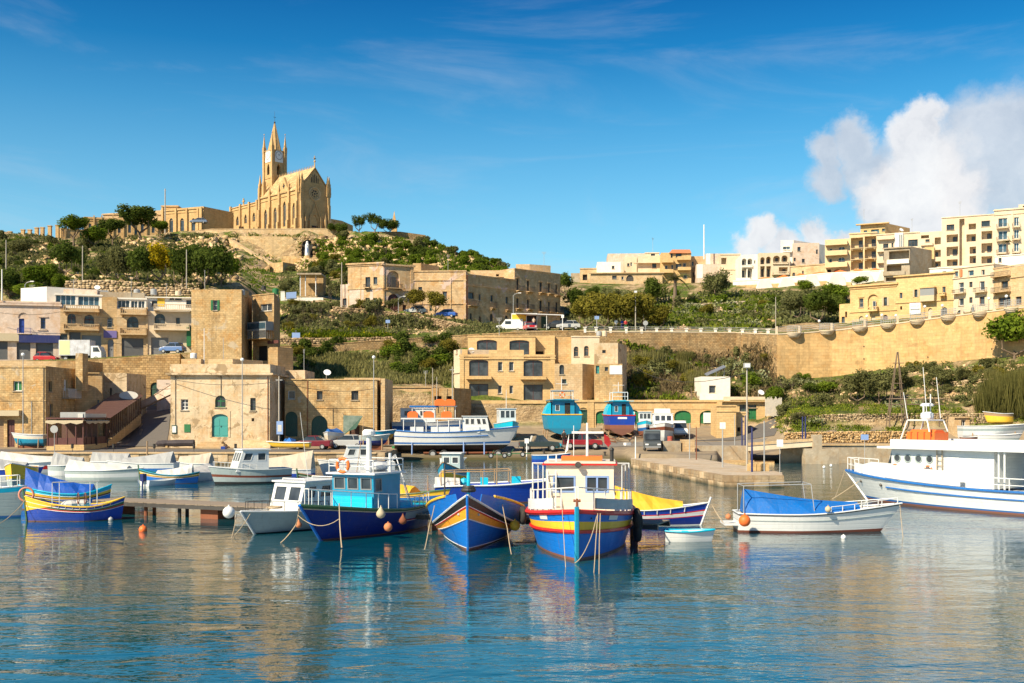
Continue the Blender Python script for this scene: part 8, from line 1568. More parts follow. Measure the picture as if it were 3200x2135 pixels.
q=small('fishing_boat','white wooden boat with lapped planks ashore at right edge',3190,1372,0,6.3,2.2,1.0,['hb_white','hb_white','hb_grey','hb_white'],z=2.6,Y=113,dr=.4,rake=.8);cradle(q,-.8,3)
small('dinghy','orange and blue rowing boat upside down under the white wooden boat',3060,1378,0,1.9,1.,.5,['hb_stripe','hb_anti'],z=2.0,Y=111.5,dr=.15);small('luzzu','yellow sided luzzu behind the white wooden boat at right',3085,1330,176,2.6,1.6,.9,['hb_yellow','hb_yellow','tanwood'],z=4.0,Y=115,dr=.2,tr=.3)
small('motor_boat','upturned grey skiff on the quay behind the excursion boat roof',3180,1392,-8,4.0,1.5,.7,['hb_grey','hb_white'],z=2.0,Y=111,dr=.2)
# --- vehicles
def car(name,label,px,Y,head,m,kind='hatch',z=None,L=4.0,w=1.7,cat='car'):
 z=gz(px,Y)if z is None else z;t=T(name,label,cat,(*XY(px,Y),z),R(head),None,True);h=L/2
 prof={'hatch':([(-h,.35),(-h,.85),(-h*.96,.95),(h*.55,.95),(h*.96,.78),(h,.6),(h,.35)],[(-h*.93,.95),(-h*.62,1.42),(h*.12,1.44),(h*.52,.95)]),'sedan':([(-h,.35),(-h,.9),(-h*.9,.96),(h*.5,.92),(h*.95,.72),(h,.55),(h,.35)],[(-h*.75,.94),(-h*.38,1.38),(h*.1,1.4),(h*.48,.92)]),'van':([(-h,.4),(-h,1.1),(h*.55,1.1),(h*.97,.95),(h,.7),(h,.4)],[(-h*.99,1.1),(-h*.97,1.95),(h*.3,1.95),(h*.6,1.1)]),'pickup':([(-h,.5),(-h,1.05),(-h*.1,1.05),(h*.5,1.08),(h*.96,.98),(h,.75),(h,.5)],[(-h*.25,1.05),(-h*.15,1.68),(h*.2,1.68),(h*.45,1.08)])}[kind]
 g=lambda a,b,d:Vector((a,d,b));o=t.part('body',MB().prism(prof[0],g,-w/2,w/2),m)
 o.modifiers.new('bevel','BEVEL').width=.06;o.modifiers[-1].segments=2;gh=prof[1];ws=w*.43
 vs=[(a,s*(w*.47 if b<1.12 else ws),b)for s in(-1,1)for a,b in gh];n=len(gh);gb=MB().mesh(vs,[(0,1,2,3),(7,6,5,4)]+[(i,i+n,(i+1)%n+n,(i+1)%n)for i in range(n)]);c=t.part('greenhouse',gb,M['glass']if kind!='van' else m)
 a1,a2=gh[1],gh[2];t.part('roof',MB().box(a1[0]-.03,-ws-.02,a1[1]-.02,a2[0]+.03,ws+.02,a1[1]+.05),m,c)
 for s in(-1,1):
  for fr in(.34,):x=gh[0][0]*(1-fr)+gh[3][0]*fr;x2=a1[0]*(1-fr)+a2[0]*fr;t.part('pillar',MB().cyl((x,s*w*.475,gh[0][1]),(x2,s*(ws+.01),a1[1]),.035,.035,5),m,c)
  if kind=='van':t.part('side_window',MB().box(a2[0]-.9,s*w*.475-.02,1.2,a2[0]+.05,s*w*.475+.02,1.7),M['glass'],c)
  t.part('headlight',MB().box(h-.05,s*w*.36-.16,.62,h+.015,s*w*.36+.16,.76),M['wwhite']);t.part('tail_light',MB().box(-h-.015,s*w*.42-.08,.7,-h+.05,s*w*.42+.08,.88),M['red'])
  for x in(-h*.62,h*.62):wheel(t,(x,s*(w/2-.07),.31 if kind!='pickup' else.38),.31 if kind!='pickup' else.38,.24)
 if kind=='van':b=MB();b.face([(a2[0]+.035,-ws,1.88),(a2[0]+.035,ws,1.88),(gh[3][0]+.03,w*.45,1.15),(gh[3][0]+.03,-w*.45,1.15)]);t.part('windscreen',b,M['glass'])
 for e in(h-.02,-h-.06):t.part('bumper',MB().box(e,-w*.46,.36,e+.08,w*.46,.52),M['grey']if kind!='sedan' else m)
 return t
P2=lambda n,c:wet(n,c,.25,.04)
car('parked_car','maroon saloon car parked in front of the dark arched doors',974,112,178,P2('car_maroon',(.16,.008,.02)),'sedan',L=4.1);car('parked_car','silver hatchback with a small boat behind, right of the maroon car',1085,113.5,182,P2('car_silver',(.45,.46,.46)),L=3.6)
q=car('parked_pickup','dark green pickup truck with chrome rear bar in the yard',1685,119,3,P2('car_green',(.03,.045,.045)),'pickup',L=4.4,cat='pickup');q.part('roll_bar',MB().tube([(-1.0,-.7,1.05),(-.8,-.7,1.65),(-.8,.7,1.65),(-1.0,.7,1.05)],.05),M['mast'])
car('parked_pickup','dark red pickup behind the flag mast in the yard',1820,120,-2,P2('car_red',(.26,.01,.015)),'pickup',L=4.4,cat='pickup');q=car('box_van','dark grey box van driving towards the camera on the yard road',2038,109.3,-95,P2('van_grey',(.06,.07,.075)),'van',L=4.0,w=1.65,cat='van');q.part('box_body',MB().box(-2.0,-.82,1.2,.3,.82,2.1),P2('van_top',(.14,.18,.20)))
car('parked_van','white van parked beside the green arched door',2122,131,-92,M['wwhite'],'van',L=4.2,cat='van');car('parked_car','red hatchback in front of the dark roller shutters',146,146.8,2,P2('car_bright_red',(.45,.01,.015)),z=11.75,L=3.0);car('parked_car','light blue hatchback by the blue door above the arched wall',540,147.5,176,P2('car_blue',(.10,.19,.42)),z=13.05,L=3.2)
car('parked_car','silver car partly behind the street trees of the corner house',1300,187,172,P2('car_silver',(.45,.46,.46)),L=3.8);car('parked_car','bright blue car parked below the plain long house',1393,185.5,170,P2('car_bright_blue',(.02,.10,.42)),L=3.8);car('parked_van','white van on the upper road beside the snack kiosk',1593,177.5,176,M['wwhite'],'van',z=18.3,L=4.4,cat='van')
car('parked_car','red car standing in front of the snack kiosk',1656,175,-80,P2('car_bright_red',(.45,.01,.015)),z=18.2,L=3.6);car('parked_car','silver car at the end of the tenement row on the upper road',1776,174,178,P2('car_silver',(.45,.46,.46)),L=3.8);car('parked_car','dark car partly hidden beside the tenement corner',1736,177,175,P2('car_black',(.03,.03,.03)),L=3.6)
car('parked_car','grey people carrier on the church terrace at the stair head',622,293,180,P2('car_steel',(.12,.17,.26)),'hatch',z=56.2,L=4.6)
tk=T('delivery_truck','white box truck with pale printed sides on the road above the ruin','truck',(*XY(255,148),11.9),0,None,True);tk.part('cargo_box',MB().box(-2.7,-1.0,.9,1.5,1.0,3.0),plain('truck_print',(.62,.64,.68),.4,wear=.5));tk.part('side_print',MB().box(-2.6,-1.012,1.0,-1.2,-1.0,2.9),plain('truck_yellowgreen',(.60,.66,.35),.4));o=tk.part('cab',MB().prism([(1.6,.5),(1.6,2.2),(2.6,2.2),(3.0,1.4),(3.05,.5)],lambda a,b,d:Vector((a,d,b)),-.95,.95),M['wwhite']);tk.part('cab_window',MB().prism([(1.9,1.4),(1.9,2.0),(2.55,2.0),(2.85,1.4)],lambda a,b,d:Vector((a,d,b)),-.965,.965),M['glass'],o);tk.part('chassis',MB().box(-2.7,-.4,.5,1.6,.4,.9),M['iron'])
for x in(-1.8,2.3):wheel(tk,(x,-.85,.42),.42,.26);wheel(tk,(x,.85,.42),.42,.26)
kt=T('snack_kiosk','white snack kiosk with yellow sign and open awning on the upper road','kiosk',(*XY(1640,178),18.3),0,None,True);kt.part('kiosk_body',MB().box(-2.2,-.9,.3,2.0,.9,3.0),M['wwhite']);kt.part('sign_panel',MB().box(-2.1,-.94,1.7,.2,-.91,2.8),M['yellow']);kt.part('hatch',MB().box(.3,-.93,1.2,1.9,-.91,2.6),M['dark']);kt.part('awning',MB().mesh([(-1.6,-.92,3.05),(6.2,-.92,2.8),(6.2,-2.4,2.5),(-1.6,-2.4,2.8)],[(0,1,2,3)]),M['canvw'])
for x in(6.1,3.5):kt.part('post',MB().cyl((x,-2.3,0),(x,-2.3,2.5),.05,.05,5),M['wwhite'])
# --- street furniture
def lamp(px,pt_,pb,Y,label,m='galv',head='ball',r=.06,name='street_lamp'):
 p=W(px,pb,Y);H=zz(pt_,Y)-p.z;t=T(name,label,'street lamp' if head else 'pole',tuple(p),0,None,True);t.part('pole',MB().cyl((0,0,-.4),(0,0,H),r,r*.7,8),M[m])
 if head=='ball':t.part('lamp_head',MB().ball((0,0,H+.12),.2,10),M['wwhite'])
 elif head=='arm':t.part('arm',MB().tube([(0,0,H),(.25,0,H+.3),(.9,0,H+.5)],r*.7),M[m]);t.part('lamp_head',MB().box(.8,-.12,H+.42,1.3,.12,H+.54),M['wwhite'])
 elif head=='box':t.part('lamp_head',MB().box(-.22,-.2,H,.22,.2,H+.35),M['galv']);t.part('lens',MB().box(-.18,-.215,H+.04,.18,-.203,H+.3),M['wwhite'])
 elif head=='sign':t.part('sign_plate',MB().box(-.22,-.04,H-.45,.22,-.012,H+.05),M['wwhite'])
 elif head=='disc':t.part('sign_plate',MB().cyl((0,-.05,H-.3),(0,-.08,H-.3),.38,.38,18),M['galv'])
 elif head=='bar':t.part('crossbar',MB().cyl((-.35,0,H-.4),(.35,0,H-.4),.03,.03,5),M['mast'])
 elif head=='blue':t.part('sign_plate',MB().box(-.35,-.04,H-.5,.35,-.012,H),M['ltblue'])
 return t
for a in((72,1112,1385,112,'tall grey street lamp beside the yellow quay house','galv','ball'),(757,1128,1402,112,'tall grey street lamp in front of the large quay house','galv','ball'),(872,1176,1402,113,'pale wooden utility pole at the corner of the large quay house','pole','bar',.09),(1168,1120,1330,119,'tall grey lamp post beside the boathouse','galv','ball'),(1352,1150,1260,136,'thin wooden pole behind the shaded shed','pole',None),(1365,1178,1262,135,'shorter wooden pole behind the shaded shed','pole',None),(1414,1146,1262,134,'utility pole at the left flank of the yellow flats','pole','bar',.09),(2334,1150,1455,79,'tall wooden lamp pole on the pier with box floodlight','pole','box',.07),(2350,1336,1462,77,'short navy post beside the floodlight pole','navy',None,.08),(2388,1316,1458,78,'thin grey post on the pier right of the navy one','galv',None),(2258,1322,1447,84,'grey post in the middle of the pier with small sign','galv','sign'),(2155,1322,1432,99,'thin grey post near the concrete box','galv',None,.05),(2176,1334,1432,98,'thin rusty post near the concrete box','rust',None,.05),(2296,1296,1395,118,'slim grey post by the yellow pier','galv',None,.05),(2319,1305,1394,112,'dark grey post left of a matching pair','navy',None,.08),(2329,1298,1394,112,'dark grey post right of a matching pair','navy',None,.08),(2508,1302,1382,108,'dark twin post, left, on the bridge','navy',None,.09),(2517,1302,1382,108,'dark twin post, right, on the bridge','navy',None,.09),(2437,1376,1478,75,'leaning sign post with white notice on the pier end','galv','sign',.03),(1986,1365,1432,101,'white marker post at the root of the pier','wwhite',None,.06),(2424,928,1040,152,'thin wooden pole at the left end of the yellow wall','pole',None),(1986,916,1032,168,'utility pole with white boxes on the upper road','pole','box',.09),(1604,925,1020,178,'curved street lamp in front of the tenement','galv','arm'),(1245,935,972,185,'curved street lamp by the carriage door','galv','arm'),(2200,702,805,247,'tall white mast on the skyline behind the villa','wwhite',None,.16),(516,590,740,289,'telecommunications mast in front of the long wing','pole','bar',.2),(19,750,835,200,'weathered pole on the far left hillside','pole',None,.12),(258,768,887,172,'tall weathered pole behind the terrace row','pole',None,.1),(583,780,907,170,'tall weathered pole right of the yellow tree','pole',None,.1),(6,842,930,150,'white pole at the left edge over the pink house','wwhite',None,.1),(78,890,925,158,'short lamp post on the white rooftop room','galv','arm'),(1068,820,985,190,'pole at the left corner of the pink ground floor','pole',None,.1),(638,1026,1138,120,'white flagpole on the roof of the large quay house','wwhite',None,.05),(698,1056,1140,120,'thin grey pole on the roof of the large quay house','galv',None,.04),(170,1332,1412,107.5,'round traffic sign seen from behind on the quay','galv','disc',.04),(460,1378,1455,95,'white topped wooden mooring post in the left water','tanwood',None,.09),(1646,1372,1425,112,'white post with small notice on the slipway','wwhite','sign',.06),(1865,988,1030,168,'blue directional sign on the upper road','galv','blue'),(1758,985,1025,172,'white sign post at the end of the tenement row','wwhite','sign'),(2017,1004,1034,166,'round headed sign on the upper road','galv','disc',.05),(2702,1358,1440,100,'small sign post in front of the orange rubble wall','galv','blue',.03),(1212,1000,1080,175,'blue plate on a post on the rubble bank','galv','blue',.05),(925,1032,1056,172,'large blue hoarding board among the yellow flowers','galv',None,.05)):lamp(*a)
hb=T('hoarding','blue and white hoarding board above the lower road wall','board',tuple(W(925,1056,171.6)));p0,p1=W(913,1057,171.8),W(938,1040,171.8);hb.part('board',MB().box(p0.x,171.7,p0.z,p1.x,171.8,p1.z),M['ltblue']);hb.part('post',MB().cyl((p0.x+.3,171.9,p0.z-.8),(p0.x+.3,171.9,p0.z+.5),.05,.05,5),M['galv'])
for i,(px,dy)in enumerate(((2709,32),(2756,30),(2800,24),(2890,40),(2945,36),(3090,40),(3145,40),(2560,32))):
 Y,tp=wpt(px);lamp(px,tp-dy,tp,Y+.7,'ball topped lamp on the yellow wall walkway, '+ORD[i]+' of eight','iron','ball',.04)
for i,px in enumerate((226,355,482,606,736)):
 p=W(px,1411,107.2);t=T('litter_bin','dark litter bin on a short post along the quay, '+ORD[i]+' from left','litter bin',tuple(p),local=True);t.part('post',MB().cyl((0,0,-.1),(0,0,.35),.03,.03,6),M['iron']);t.part('bin',MB().lathe((0,0,.3),[(.11,0),(.13,.05),(.13,.42),(.15,.45)],12),M['black'])
py=T('pylon','tall four legged wooden pylon in the garden below the yellow wall','pylon',tuple(W(2805,1330,122)));mb=MB();tz=zz(1100,122);bz=zz(1335,122);cx_=W(2805,0,122).x
for sx,sy in((-1,-1),(1,-1),(1,1),(-1,1)):py.part('leg',MB().cyl((cx_+sx*.95-.2,122+sy*.5,bz),(cx_+sx*.05,122+sy*.05,tz),.06,.05,5),M['trunk'])
for f_ in(.15,.38,.58,.85):w_=.95*(1-f_)+.1;py.part('brace',MB().cyl((cx_-w_-.15*(1-f_)-(.35 if f_==.85 else 0),121.7,bz+(tz-bz)*f_),(cx_+w_+(.35 if f_==.85 else 0),121.7,bz+(tz-bz)*f_),.05,.05,5),M['trunk'])
pg=T('pergola','rough timber garden pergola behind the excursion boat radar','pergola',tuple(W(2870,1330,120)))
for px in(2780,2832,2885,2935):p=W(px,1335,120);pg.part('post',MB().cyl(p,p+Vector((0,0,3.2)),.07,.06,5),M['trunk'])
for z_,dy in((3.1,0),(2.5,.1)):pg.part('beam',MB().cyl(W(2770,1335,120)+Vector((0,dy,z_)),W(2950,1335,120)+Vector((0,dy,z_)),.06,.06,5),M['trunk'])
rt_=T('restaurant_terrace','brown framed restaurant terrace with cream scalloped awning on a yellow plinth','pergola',(*XY(200,110),1.1));R0,R1,R2=P_(145,110),P_(262,110),P_(335,117);f1,f2=Fc(R0,R1,0,9,9),Fc(R1,R2,0,9,9);mb=MB();f1.box(mb,0,f1.L,1.1,1.62,-4,0);f2.box(mb,0,f2.L,1.1,1.75,-3,-.003);rt_.part('plinth',mb,M['lime_y'])
mb=MB();f1.box(mb,.1,f1.L-.05,1.623,2.45,-.16,-.08);f2.box(mb,.1,f2.L,1.753,2.5,-.16,-.08);rt_.part('panel',mb,M['maroon'])
for f,us in((f1,(0.05,.95,2.0,2.9,f1.L-.15)),(f2,(.9,2.4,4.0,f2.L-.2))):
 for u in us:mb=MB();f.box(mb,u,u+.1,1.6,4.35,-.15,-.02);rt_.part('post',mb,M['maroon'])
for f,n in((f1,3),(f2,4)):
 for i in range(n):
  mb=MB();a,b=f.L*i/n,f.L*(i+1)/n;mb.mesh([f.at(a,4.3,-.4),f.at(b,4.3,-.4),f.at(b,4.15,.25),f.at(a,4.15,.25),f.at(a,3.98,.26),f.at((a+b)/2,3.82,.26),f.at(b,3.98,.26)],[(0,1,2,3),(3,2,6,5,4)]);rt_.part('awning',mb,M['awn'])
mb=MB();f1.box(mb,-.1,f1.L,4.36,4.5,-4,0);f2.box(mb,0,f2.L,4.36,4.5,-3,0);rt_.part('flat_roof',mb,M['maroon']);mb=MB();f1.box(mb,1.35,3.9,4.505,5.05,-.2,-.1);rt_.part('sign_board',mb,M['canvas']);mb=MB();f2.box(mb,0,f2.L,4.505,4.9,-.6,-.1);rt_.part('rolled_awning',mb,M['canvw']);mb=MB();f1.box(mb,.1,f1.L,1.65,4.3,-3.6,-3.5);rt_.part('back_wall',mb,M['brown'])
cd_=T('covered_deck','brown slatted timber deck climbing beside the ramp behind the restaurant','deck',(*XY(380,122),1.5));D0,D1=P_(337,117.5),P_(441,131);f3=Fc(D0,D1,0,9,9)
for i in range(17):u=f3.L*i/16.;z=1.6+3.2*i/16;mb=MB();f3.box(mb,u,u+.09,z,z+2.6,-.1,0);cd_.part('slat',mb,M['brown'])
mb=MB();mb.mesh([f3.at(0,1.0),f3.at(f3.L,3.6),f3.at(f3.L,4.9),f3.at(0,1.9),f3.at(0,1.0,-.3),f3.at(f3.L,3.6,-.3),f3.at(f3.L,4.9,-.3),f3.at(0,1.9,-.3)],[(0,1,2,3),(4,7,6,5),(3,2,6,7),(0,4,5,1)]);cd_.part('plinth',mb,M['lime_y']);mb=MB();mb.mesh([f3.at(-.3,4.4,.3),f3.at(f3.L,7.1,.3),f3.at(f3.L,7.4,-3),f3.at(-.3,4.7,-3)],[(0,1,2,3)]);cd_.part('canopy',mb,M['brown'])
ribbon('ramp_parapet','pale pink stone parapet sloping up beside the ramp','wall',[(430,136,1262,1282),(480,134.5,1237,1257),(533,132.5,1203,1232)],.5,M['pink'],cope=.08);B('rooftop_wall','pinkish wall with small square vents beside the arched wall','pink',(490,138),(533,138),1,1187,4.5,cat='wall',spec='o 519 1198 521 1202;o 523 1198 525 1202;o 527 1198 529 1202')
t=T('oval_sign','blank white oval sign above the covered deck','sign',tuple(W(402,1250,128)));c=W(402,1236,128);t.part('board',MB().prism([(cos(i*pi/10)*1.12,sin(i*pi/10)*.5)for i in range(20)],lambda a,z,d:Vector((c.x+a,c.y+d,c.z+z)),-.05,.05),M['canvw']);t.part('bracket',MB().cyl(c-Vector((0,0,1.)),c-Vector((0,0,.45)),.06,.06,6),M['iron'])
t=T('covered_boat','dark covered bundle lying at the foot of the large quay house','covered bundle',tuple(W(550,1398,113.5)),local=True);t.part('cover',MB().lathe((0,0,0),[(.01,0)],3).mesh(*(lambda rg:([v for r_ in rg for v in r_],[(i*8+j,i*8+(j+1)%8,(i+1)*8+(j+1)%8,(i+1)*8+j)for i in range(len(rg)-1)for j in range(8)]))([[(x,.38*s*cos(a*pi/4),.42+.36*s*sin(a*pi/4)+.04*sin(x*7))for a in range(8)]for x,s in((-2.1,.2),(-1.9,.8),(-1.2,1),(-.9,.85),(0,1),(1,.95),(1.9,1),(2.0,.1))])),plain('dark_cover',(.045,.035,.04),.8));t.part('block',MB().box(-1.0,-.3,-.05,-.8,.3,.15),M['lime_y'])
t=T('banner','blue information banner on the pole by the large quay house','banner',tuple(W(873,1395,112.8)));c=W(874,1337,112.8);t.part('cloth',MB().box(c.x-.33,c.y,c.z-.68,c.x+.33,c.y+.03,c.z+.68),M['ltblue']);t.part('panel',MB().box(c.x-.2,c.y-.012,c.z-.4,c.x+.2,c.y-.002,c.z+.3),M['canvw'])
t=T('awning_cloth','dark green cloth hung over the brown boathouse door','awning',tuple(W(1105,1330,120.6)));a_,b_,c_,d_=W(1073,1298,120.6),W(1134,1300,120.3),W(1112,1340,119.4),W(1072,1362,119.8);t.part('cloth',MB().face([a_,b_,c_,c_.lerp(d_,.5)+Vector((0,0,.15)),d_]),M['dgreen']);t.part('cord',MB().cyl(a_,a_+Vector((-.3,.8,.3)),.02,.02,4),M['rope'])
obj('blue_tarp',MB().mesh([W(877,1395,112.5),W(920,1398,111.5),W(925,1374,114),W(890,1372,114.5),W(905,1380,113)+Vector((0,0,.4))],[(0,1,4),(1,2,4),(2,3,4),(3,0,4)]),M['tarp'],tuple(W(900,1395,113)),label='crumpled blue tarpaulin on the ground left of the maroon car',cat='tarpaulin')
t=T('oil_drum','rusty red oil drum in front of the propped white cruiser','drum',tuple(W(2094,1387,117)));p=W(2094,1389,117);t.part('drum',MB().lathe(p,[(.29,0),(.3,.05),(.28,.3),(.3,.32),(.28,.6),(.3,.62),(.29,.88)],14),plain('drum_red',(.42,.07,.04),.7,wear=.5));t.part('lid',MB().lathe(p+Vector((0,0,.883)),[(.27,0),(.25,.02)],14),M['rust'])
for i,(px,py_,Y,a)in enumerate(((1560,1432,111.5,.1),(1620,1428,112,-.1))):
 t=T('boat_trailer',['left','right'][i]+' empty green rusted boat trailer at the slipway water edge','trailer',tuple(W(px,py_,Y)),a,None,True);t.part('frame',MB().box(-1.3,-.4,.3,1.3,-.32,.4).box(-1.3,.32,.3,1.3,.4,.4).box(-1.3,-.4,.3,-1.2,.4,.4).box(1.2,-.4,.3,1.3,.4,.4).tube([(-.8,0,.35),(-.5,0,.8)],.04),M['hb_green']);wheel(t,(-.9,-.55,.28),.28,.2);wheel(t,(.5,-.55,.28),.28,.2)
for i,(px,py_,w_)in enumerate(((1895,1380,1.6),(1945,1384,1.3),(1985,1372,1.2),(1905,1356,1.5))):
 t=T('scrap_pile','untidy pile of timber and scrap iron under the trawlers, '+ORD[i]+' heap','scrap',tuple(hit(px,py_)),local=True);rs_=random.Random(i)
 for k_ in range(9):a=(rs_.uniform(-w_,w_),rs_.uniform(-.8,.8),rs_.uniform(.05,.5));t.part('beam',MB().cyl(a,(a[0]+rs_.uniform(-1.3,1.3),a[1]+rs_.uniform(-.5,.5),a[2]+rs_.uniform(-.2,.5)),.07,.07,5),M[['rust','trunk','iron','tanwood'][k_%4]])
 # --- people: one continuous skinned body each, clothes by zone
def person(px,pyb,Y,label,shirt,trous,H=1.72,face=-90,lean=0.,arm=.3):
 p=W(px,pyb,Y);J=[(0,0,.95),(0,lean*.5,1.2),(0,lean,1.45),(0,lean*1.1,1.55),(0,lean*1.15+.02,1.68)];e=[(0,1),(1,2),(2,3),(3,4)];r=[.15,.15,.17,.06,.10]
 for s in(-1,1):
  n=len(J);J+=[(s*.1,0,.9),(s*.12,.04,.5),(s*.12,0,.06),(s*.12,.16,.04),(s*.2,lean,1.42),(s*.26,lean+.02,1.15),(s*.24,lean+arm,1.0),(s*.24,lean+arm+.1,.98)];e+=[(0,n),(n,n+1),(n+1,n+2),(n+2,n+3),(2,n+4),(n+4,n+5),(n+5,n+6),(n+6,n+7)];r+=[.1,.07,.05,.04,.07,.05,.04,.035]
 k_=H/1.78;me=bpy.data.meshes.new('body');me.from_pydata([(a*k_,-b*k_,c*k_)for a,b,c in J],e,[]);o=bpy.data.objects.new('body',me);COL.objects.link(o);m_=o.modifiers.new('s','SKIN')
 for v,rr in zip(me.skin_vertices[0].data,r):v.radius=(rr*k_,rr*k_)
 me.skin_vertices[0].data[0].use_root=True;o.modifiers.new('u','SUBSURF').levels=1;dg=bpy.context.evaluated_depsgraph_get();m2=bpy.data.meshes.new_from_object(o.evaluated_get(dg));bpy.data.objects.remove(o)
 for m in(plain('skin',(.45,.25,.16),.6),M[shirt],M[trous],M['black']):m2.materials.append(m)
 for q in m2.polygons:z=q.center.z/k_;q.material_index=0 if z>1.5 or(z<1.08 and abs(q.center.x)>.19*k_)else 1 if z>.93 else 2 if z>.1 else 3;q.use_smooth=True
 t=T('person',label,'person',tuple(p),R(face+90),None,True);b=bpy.data.objects.new('body',m2);COL.objects.link(b);b.parent=t.o;t.part('hair',MB().ball((0,-(lean*1.15)*k_,1.74*k_),(.105,.115,.085),10),M['brown'],smooth=True)
person(1762,1393,119,'person in dark clothes bending beside the green pickup','iron','black',lean=.25);person(1925,1031,169,'person in a pale shirt standing left in the group by the grove','wwhite','iron');person(1944,1032,169,'person in a blue jacket in the middle of the group by the grove','blue','navy',face=-60);person(1955,1031,168.5,'person in a red top at the right of the group by the grove','red','green',1.6);person(1668,1024,174,'person in pink waiting at the kiosk hatch','pink','navy',1.65,90)
# --- buoys, fenders and ropes
buoy(2327,1642,.24,'orange','big glossy orange buoy hanging at the stern of the tarpaulin boat',Y=43.6,z=.55,hang=True);buoy(2276,1618,.12,'terra','small red buoy behind the big orange one',Y=44.5,z=.62,hang=True);buoy(447,1661,.17,'orange','lone orange mooring buoy in the left foreground water');buoy(2636,1683,.1,'wwhite','small white mooring buoy in front of the tarpaulin boat');buoy(715,1600,.24,'wwhite','round white fender at the bow of the grey cabin boat',Y=43.2,z=.92,hang=True)
buoy(933,1637,.13,'terra','small red teardrop fender on the grey hull',Y=42.3,z=.55,pear=True);buoy(1190,1600,.18,'awn','cream teardrop fender under the turquoise cabin',Y=41.6,z=1.05,pear=True);buoy(1213,1652,.17,'terra','faded red round fender on the navy hull',Y=42.4,z=.42,hang=True);buoy(1259,1640,.16,'rust','brown teardrop fender at the stern of the navy hull',Y=43.3,z=.62,pear=True);buoy(1609,1645,.2,'yellow','yellow orange fender between the two bow-on boats',Y=41,z=.62,hang=True)
buoy(346,1627,.11,'galv','grey float behind the stern of the yellow bowed luzzu');buoy(2575,1462,.13,'wwhite','white float near the pier, left of a pair',Y=97);buoy(2597,1457,.13,'wwhite','white float near the pier, right of a pair',Y=99)
rope('rope from the left gunwale of the blue luzzu into the water',[(1358,1580,39.5),(1342,1640,37.8),(1327,1718,36.8)]);rope('rope from the right gunwale of the blue luzzu into the water',[(1570,1577,39.8),(1585,1650,37.6),(1598,1733,36.4)]);rope('thin rope hanging left of the cream boat stem',[(1757,1590,35.6),(1762,1680,35.2),(1768,1775,34.2)],.018)
rope('pair of ropes right of the cream boat stem, left one',[(1868,1605,36),(1862,1690,34.8),(1856,1790,33)],.022);rope('pair of ropes right of the cream boat stem, right one',[(1876,1605,36),(1873,1690,34.8),(1872,1795,32.8)],.022);rope('slack rope crossing the red and yellow bow',[(1865,1612,36),(1838,1700,34.9),(1796,1760,35)],.02,sag=.1)
rope('thick rope at the navy bow running down to the left',[(936,1588,40.4),(925,1640,41),(877,1697,40.7)],.032);rope('knotted rope hanging straight at the navy hull',[(1060,1573,39.9),(1062,1640,39.6),(1068,1712,39)],.035);rope('slack rope between the two bow ropes of the navy boat',[(930,1610,40.4),(1060,1622,39.7)],.02,sag=.32)
rope('rope from the white fender down to the water',[(740,1608,43.4),(722,1688,42.2)],.02);rope('second rope from the grey bow to the water',[(782,1606,42.6),(735,1670,42.6),(722,1685,42.4)],.02);rope('rope at the stem of the yellow bowed luzzu',[(80,1560,49),(40,1605,48),(-10,1640,47)],.025);rope('mooring rope from yellow tarpaulin boat to tarpaulin boat stern',[(2226,1580,45.5),(2262,1635,44.8)],.03)
rope('anchor line of the excursion boat bow',[(2640,1470,61.5),(2610,1555,62.5)],.03);rope('second anchor line of the excursion boat bow',[(2705,1488,60.8),(2600,1560,62)],.03);rope('bow line of the tarpaulin boat',[(2812,1578,44.2),(2822,1680,42.6)],.02)
for i,(a,b,s)in enumerate((((-40,970,148.5),(188,975,150.5),.5),((188,975,150.5),(470,985,152.5),.6),((533,1185,115.6),(872,1192,113),.5),((872,1192,113),(1168,1215,119),.6),((400,1190,143),(533,1215,128),.5),((1986,1150,142),(2334,1165,80),1.2))):
 rope('black overhead cable, '+ORD[i]+' span from left',[a,b],.025,'black',s,'cable')
 # --- small clutter: roof aerials, dishes, air conditioners, nets and crates
for i,(px,pb,Y,h,l)in enumerate(((100,940,154,2.2,'pink house'),(230,918,154.5,2,'glazed veranda'),(410,913,157,2.2,'middle of the terrace row'),(520,928,159,2,'set back penthouse'),(640,905,142,2.5,'blank sandstone block'),(950,1157,126,2.4,'grey upper room'),(1330,1208,140,2,'low boathouse'),(1560,1049,148,2.4,'yellow flats penthouse'),(1700,838,203,3,'tenement'),(1400,850,194,3,'plain long house'),(2040,789,257,3.4,'cream skyline house'),(2700,702,214,3,'yellow penthouse'),(2850,732,211,3,'cream flats'),(3000,680,206,3,'tall hillside flats'))):
 p=W(px,pb,Y);t=T('roof_aerial','thin television aerial on the roof of the '+l,'aerial',tuple(p),.4*i,None,True);t.part('pole',MB().cyl((0,0,-.6),(0,0,h),.035,.03,5),M['galv']);mb=MB()
 for j in range(4):mb.cyl((-.45+.05*j,0,h-.12*j),(.45-.05*j,0,h-.12*j),.018,.018,4)
 t.part('antenna_bars',mb,M['galv']).__setitem__('kind','stuff')
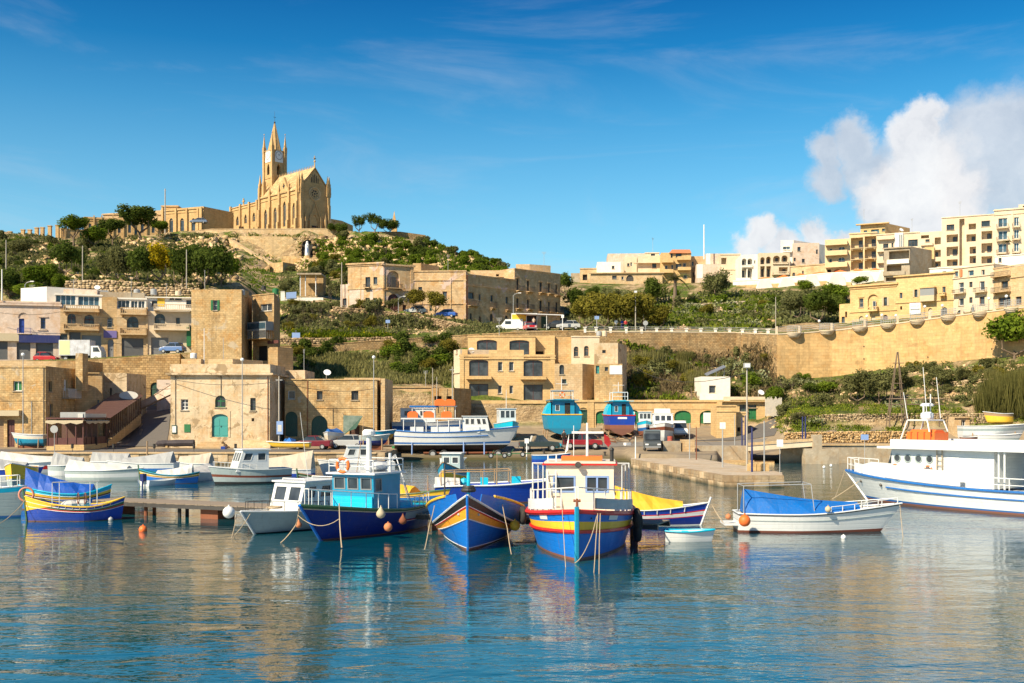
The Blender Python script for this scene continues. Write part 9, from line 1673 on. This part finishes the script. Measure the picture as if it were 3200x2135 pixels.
for px,pb,Y,l in((1470,1108,145.6,'terrace of the yellow flats'),(2810,729,211,'white stair tower'),(305,912,157,'second house of the row'),(1020,1180,122.5,'ochre boathouse roof'),(2370,1240,139.5,'customs block roof')):
 p=W(px,pb,Y);t=T('satellite_dish','small white satellite dish on the '+l,'satellite dish',tuple(p),local=True);t.part('dish',MB().lathe((0,0,.7),[(.05,0),(.3,.08),(.42,.2)],14),M['wwhite']).rotation_euler=(.9,0,.3);t.part('arm',MB().cyl((0,0,-.2),(0,0,.75),.035,.035,5),M['galv'])
for i,(px,pb,l,c)in enumerate(((1290,1395,'blue plastic fish crate on the slipway left of the trailer wheels','ltblue'),(1640,1395,'orange fish crate in front of the green pickup','orange'),(1960,1392,'white fish crate near the grey box van','wwhite'),(2130,1392,'yellow crate beside the oil drum','yellow'),(1235,1402,'green crate at the stern of the passenger boat','green'),(700,1404,'blue crate by the stone steps','blue'))):
 p=hit(px,pb);t=T('fish_crate',l,'crate',tuple(p),.3*i,None,True);mb=MB();mb.box(-.35,-.22,.0,.35,.22,.04)
 for a in((-.35,-.22,.35,-.19),(-.35,.19,.35,.22),(-.35,-.19,-.32,.19),(.32,-.19,.35,.19)):mb.box(a[0],a[1],.041,a[2],a[3],.30)
 t.part('crate_shell',mb,M[c]);t.part('net',MB().ball((0,0,.2),(.28,.16,.16),8),M['rope'])
for i,(px,pb,w_,c,l)in enumerate(((1215,1392,.9,'hb_green','heap of green fishing net at the stern of the passenger boat'),(1850,1396,.8,'rope','heap of tan fishing net under the blue trawler'),(1745,1398,.6,'hb_cyan','heap of turquoise net near the green pickup'),(1960,1358,.9,'rust','heap of brown net and rope between the trawlers'))):
 p=hit(px,pb);mb=MB();rr=random.Random(i+9)
 for j in range(7):mb.ball((p.x+rr.uniform(-w_,w_)*.6,p.y+rr.uniform(-.4,.4),p.z+rr.uniform(.05,.3)),(rr.uniform(.25,.5),.35,rr.uniform(.15,.3)),8)
 obj('net_heap',mb,M[c],tuple(p),label=l,cat='fishing net',smooth=True)
for i,(px,pb)in enumerate(((1300,1412),(1480,1414),(1700,1418),(1890,1424))):
 p=hit(px,pb);t=T('bollard','short iron mooring bollard on the slipway edge, '+ORD[i]+' from left','bollard',tuple(p),local=True);t.part('post',MB().lathe((0,0,-.1),[(.14,0),(.11,.1),(.1,.42)],10),M['iron']);t.part('cap',MB().lathe((0,0,.321),[(.16,0),(.17,.06),(.1,.11)],10),M['iron'])
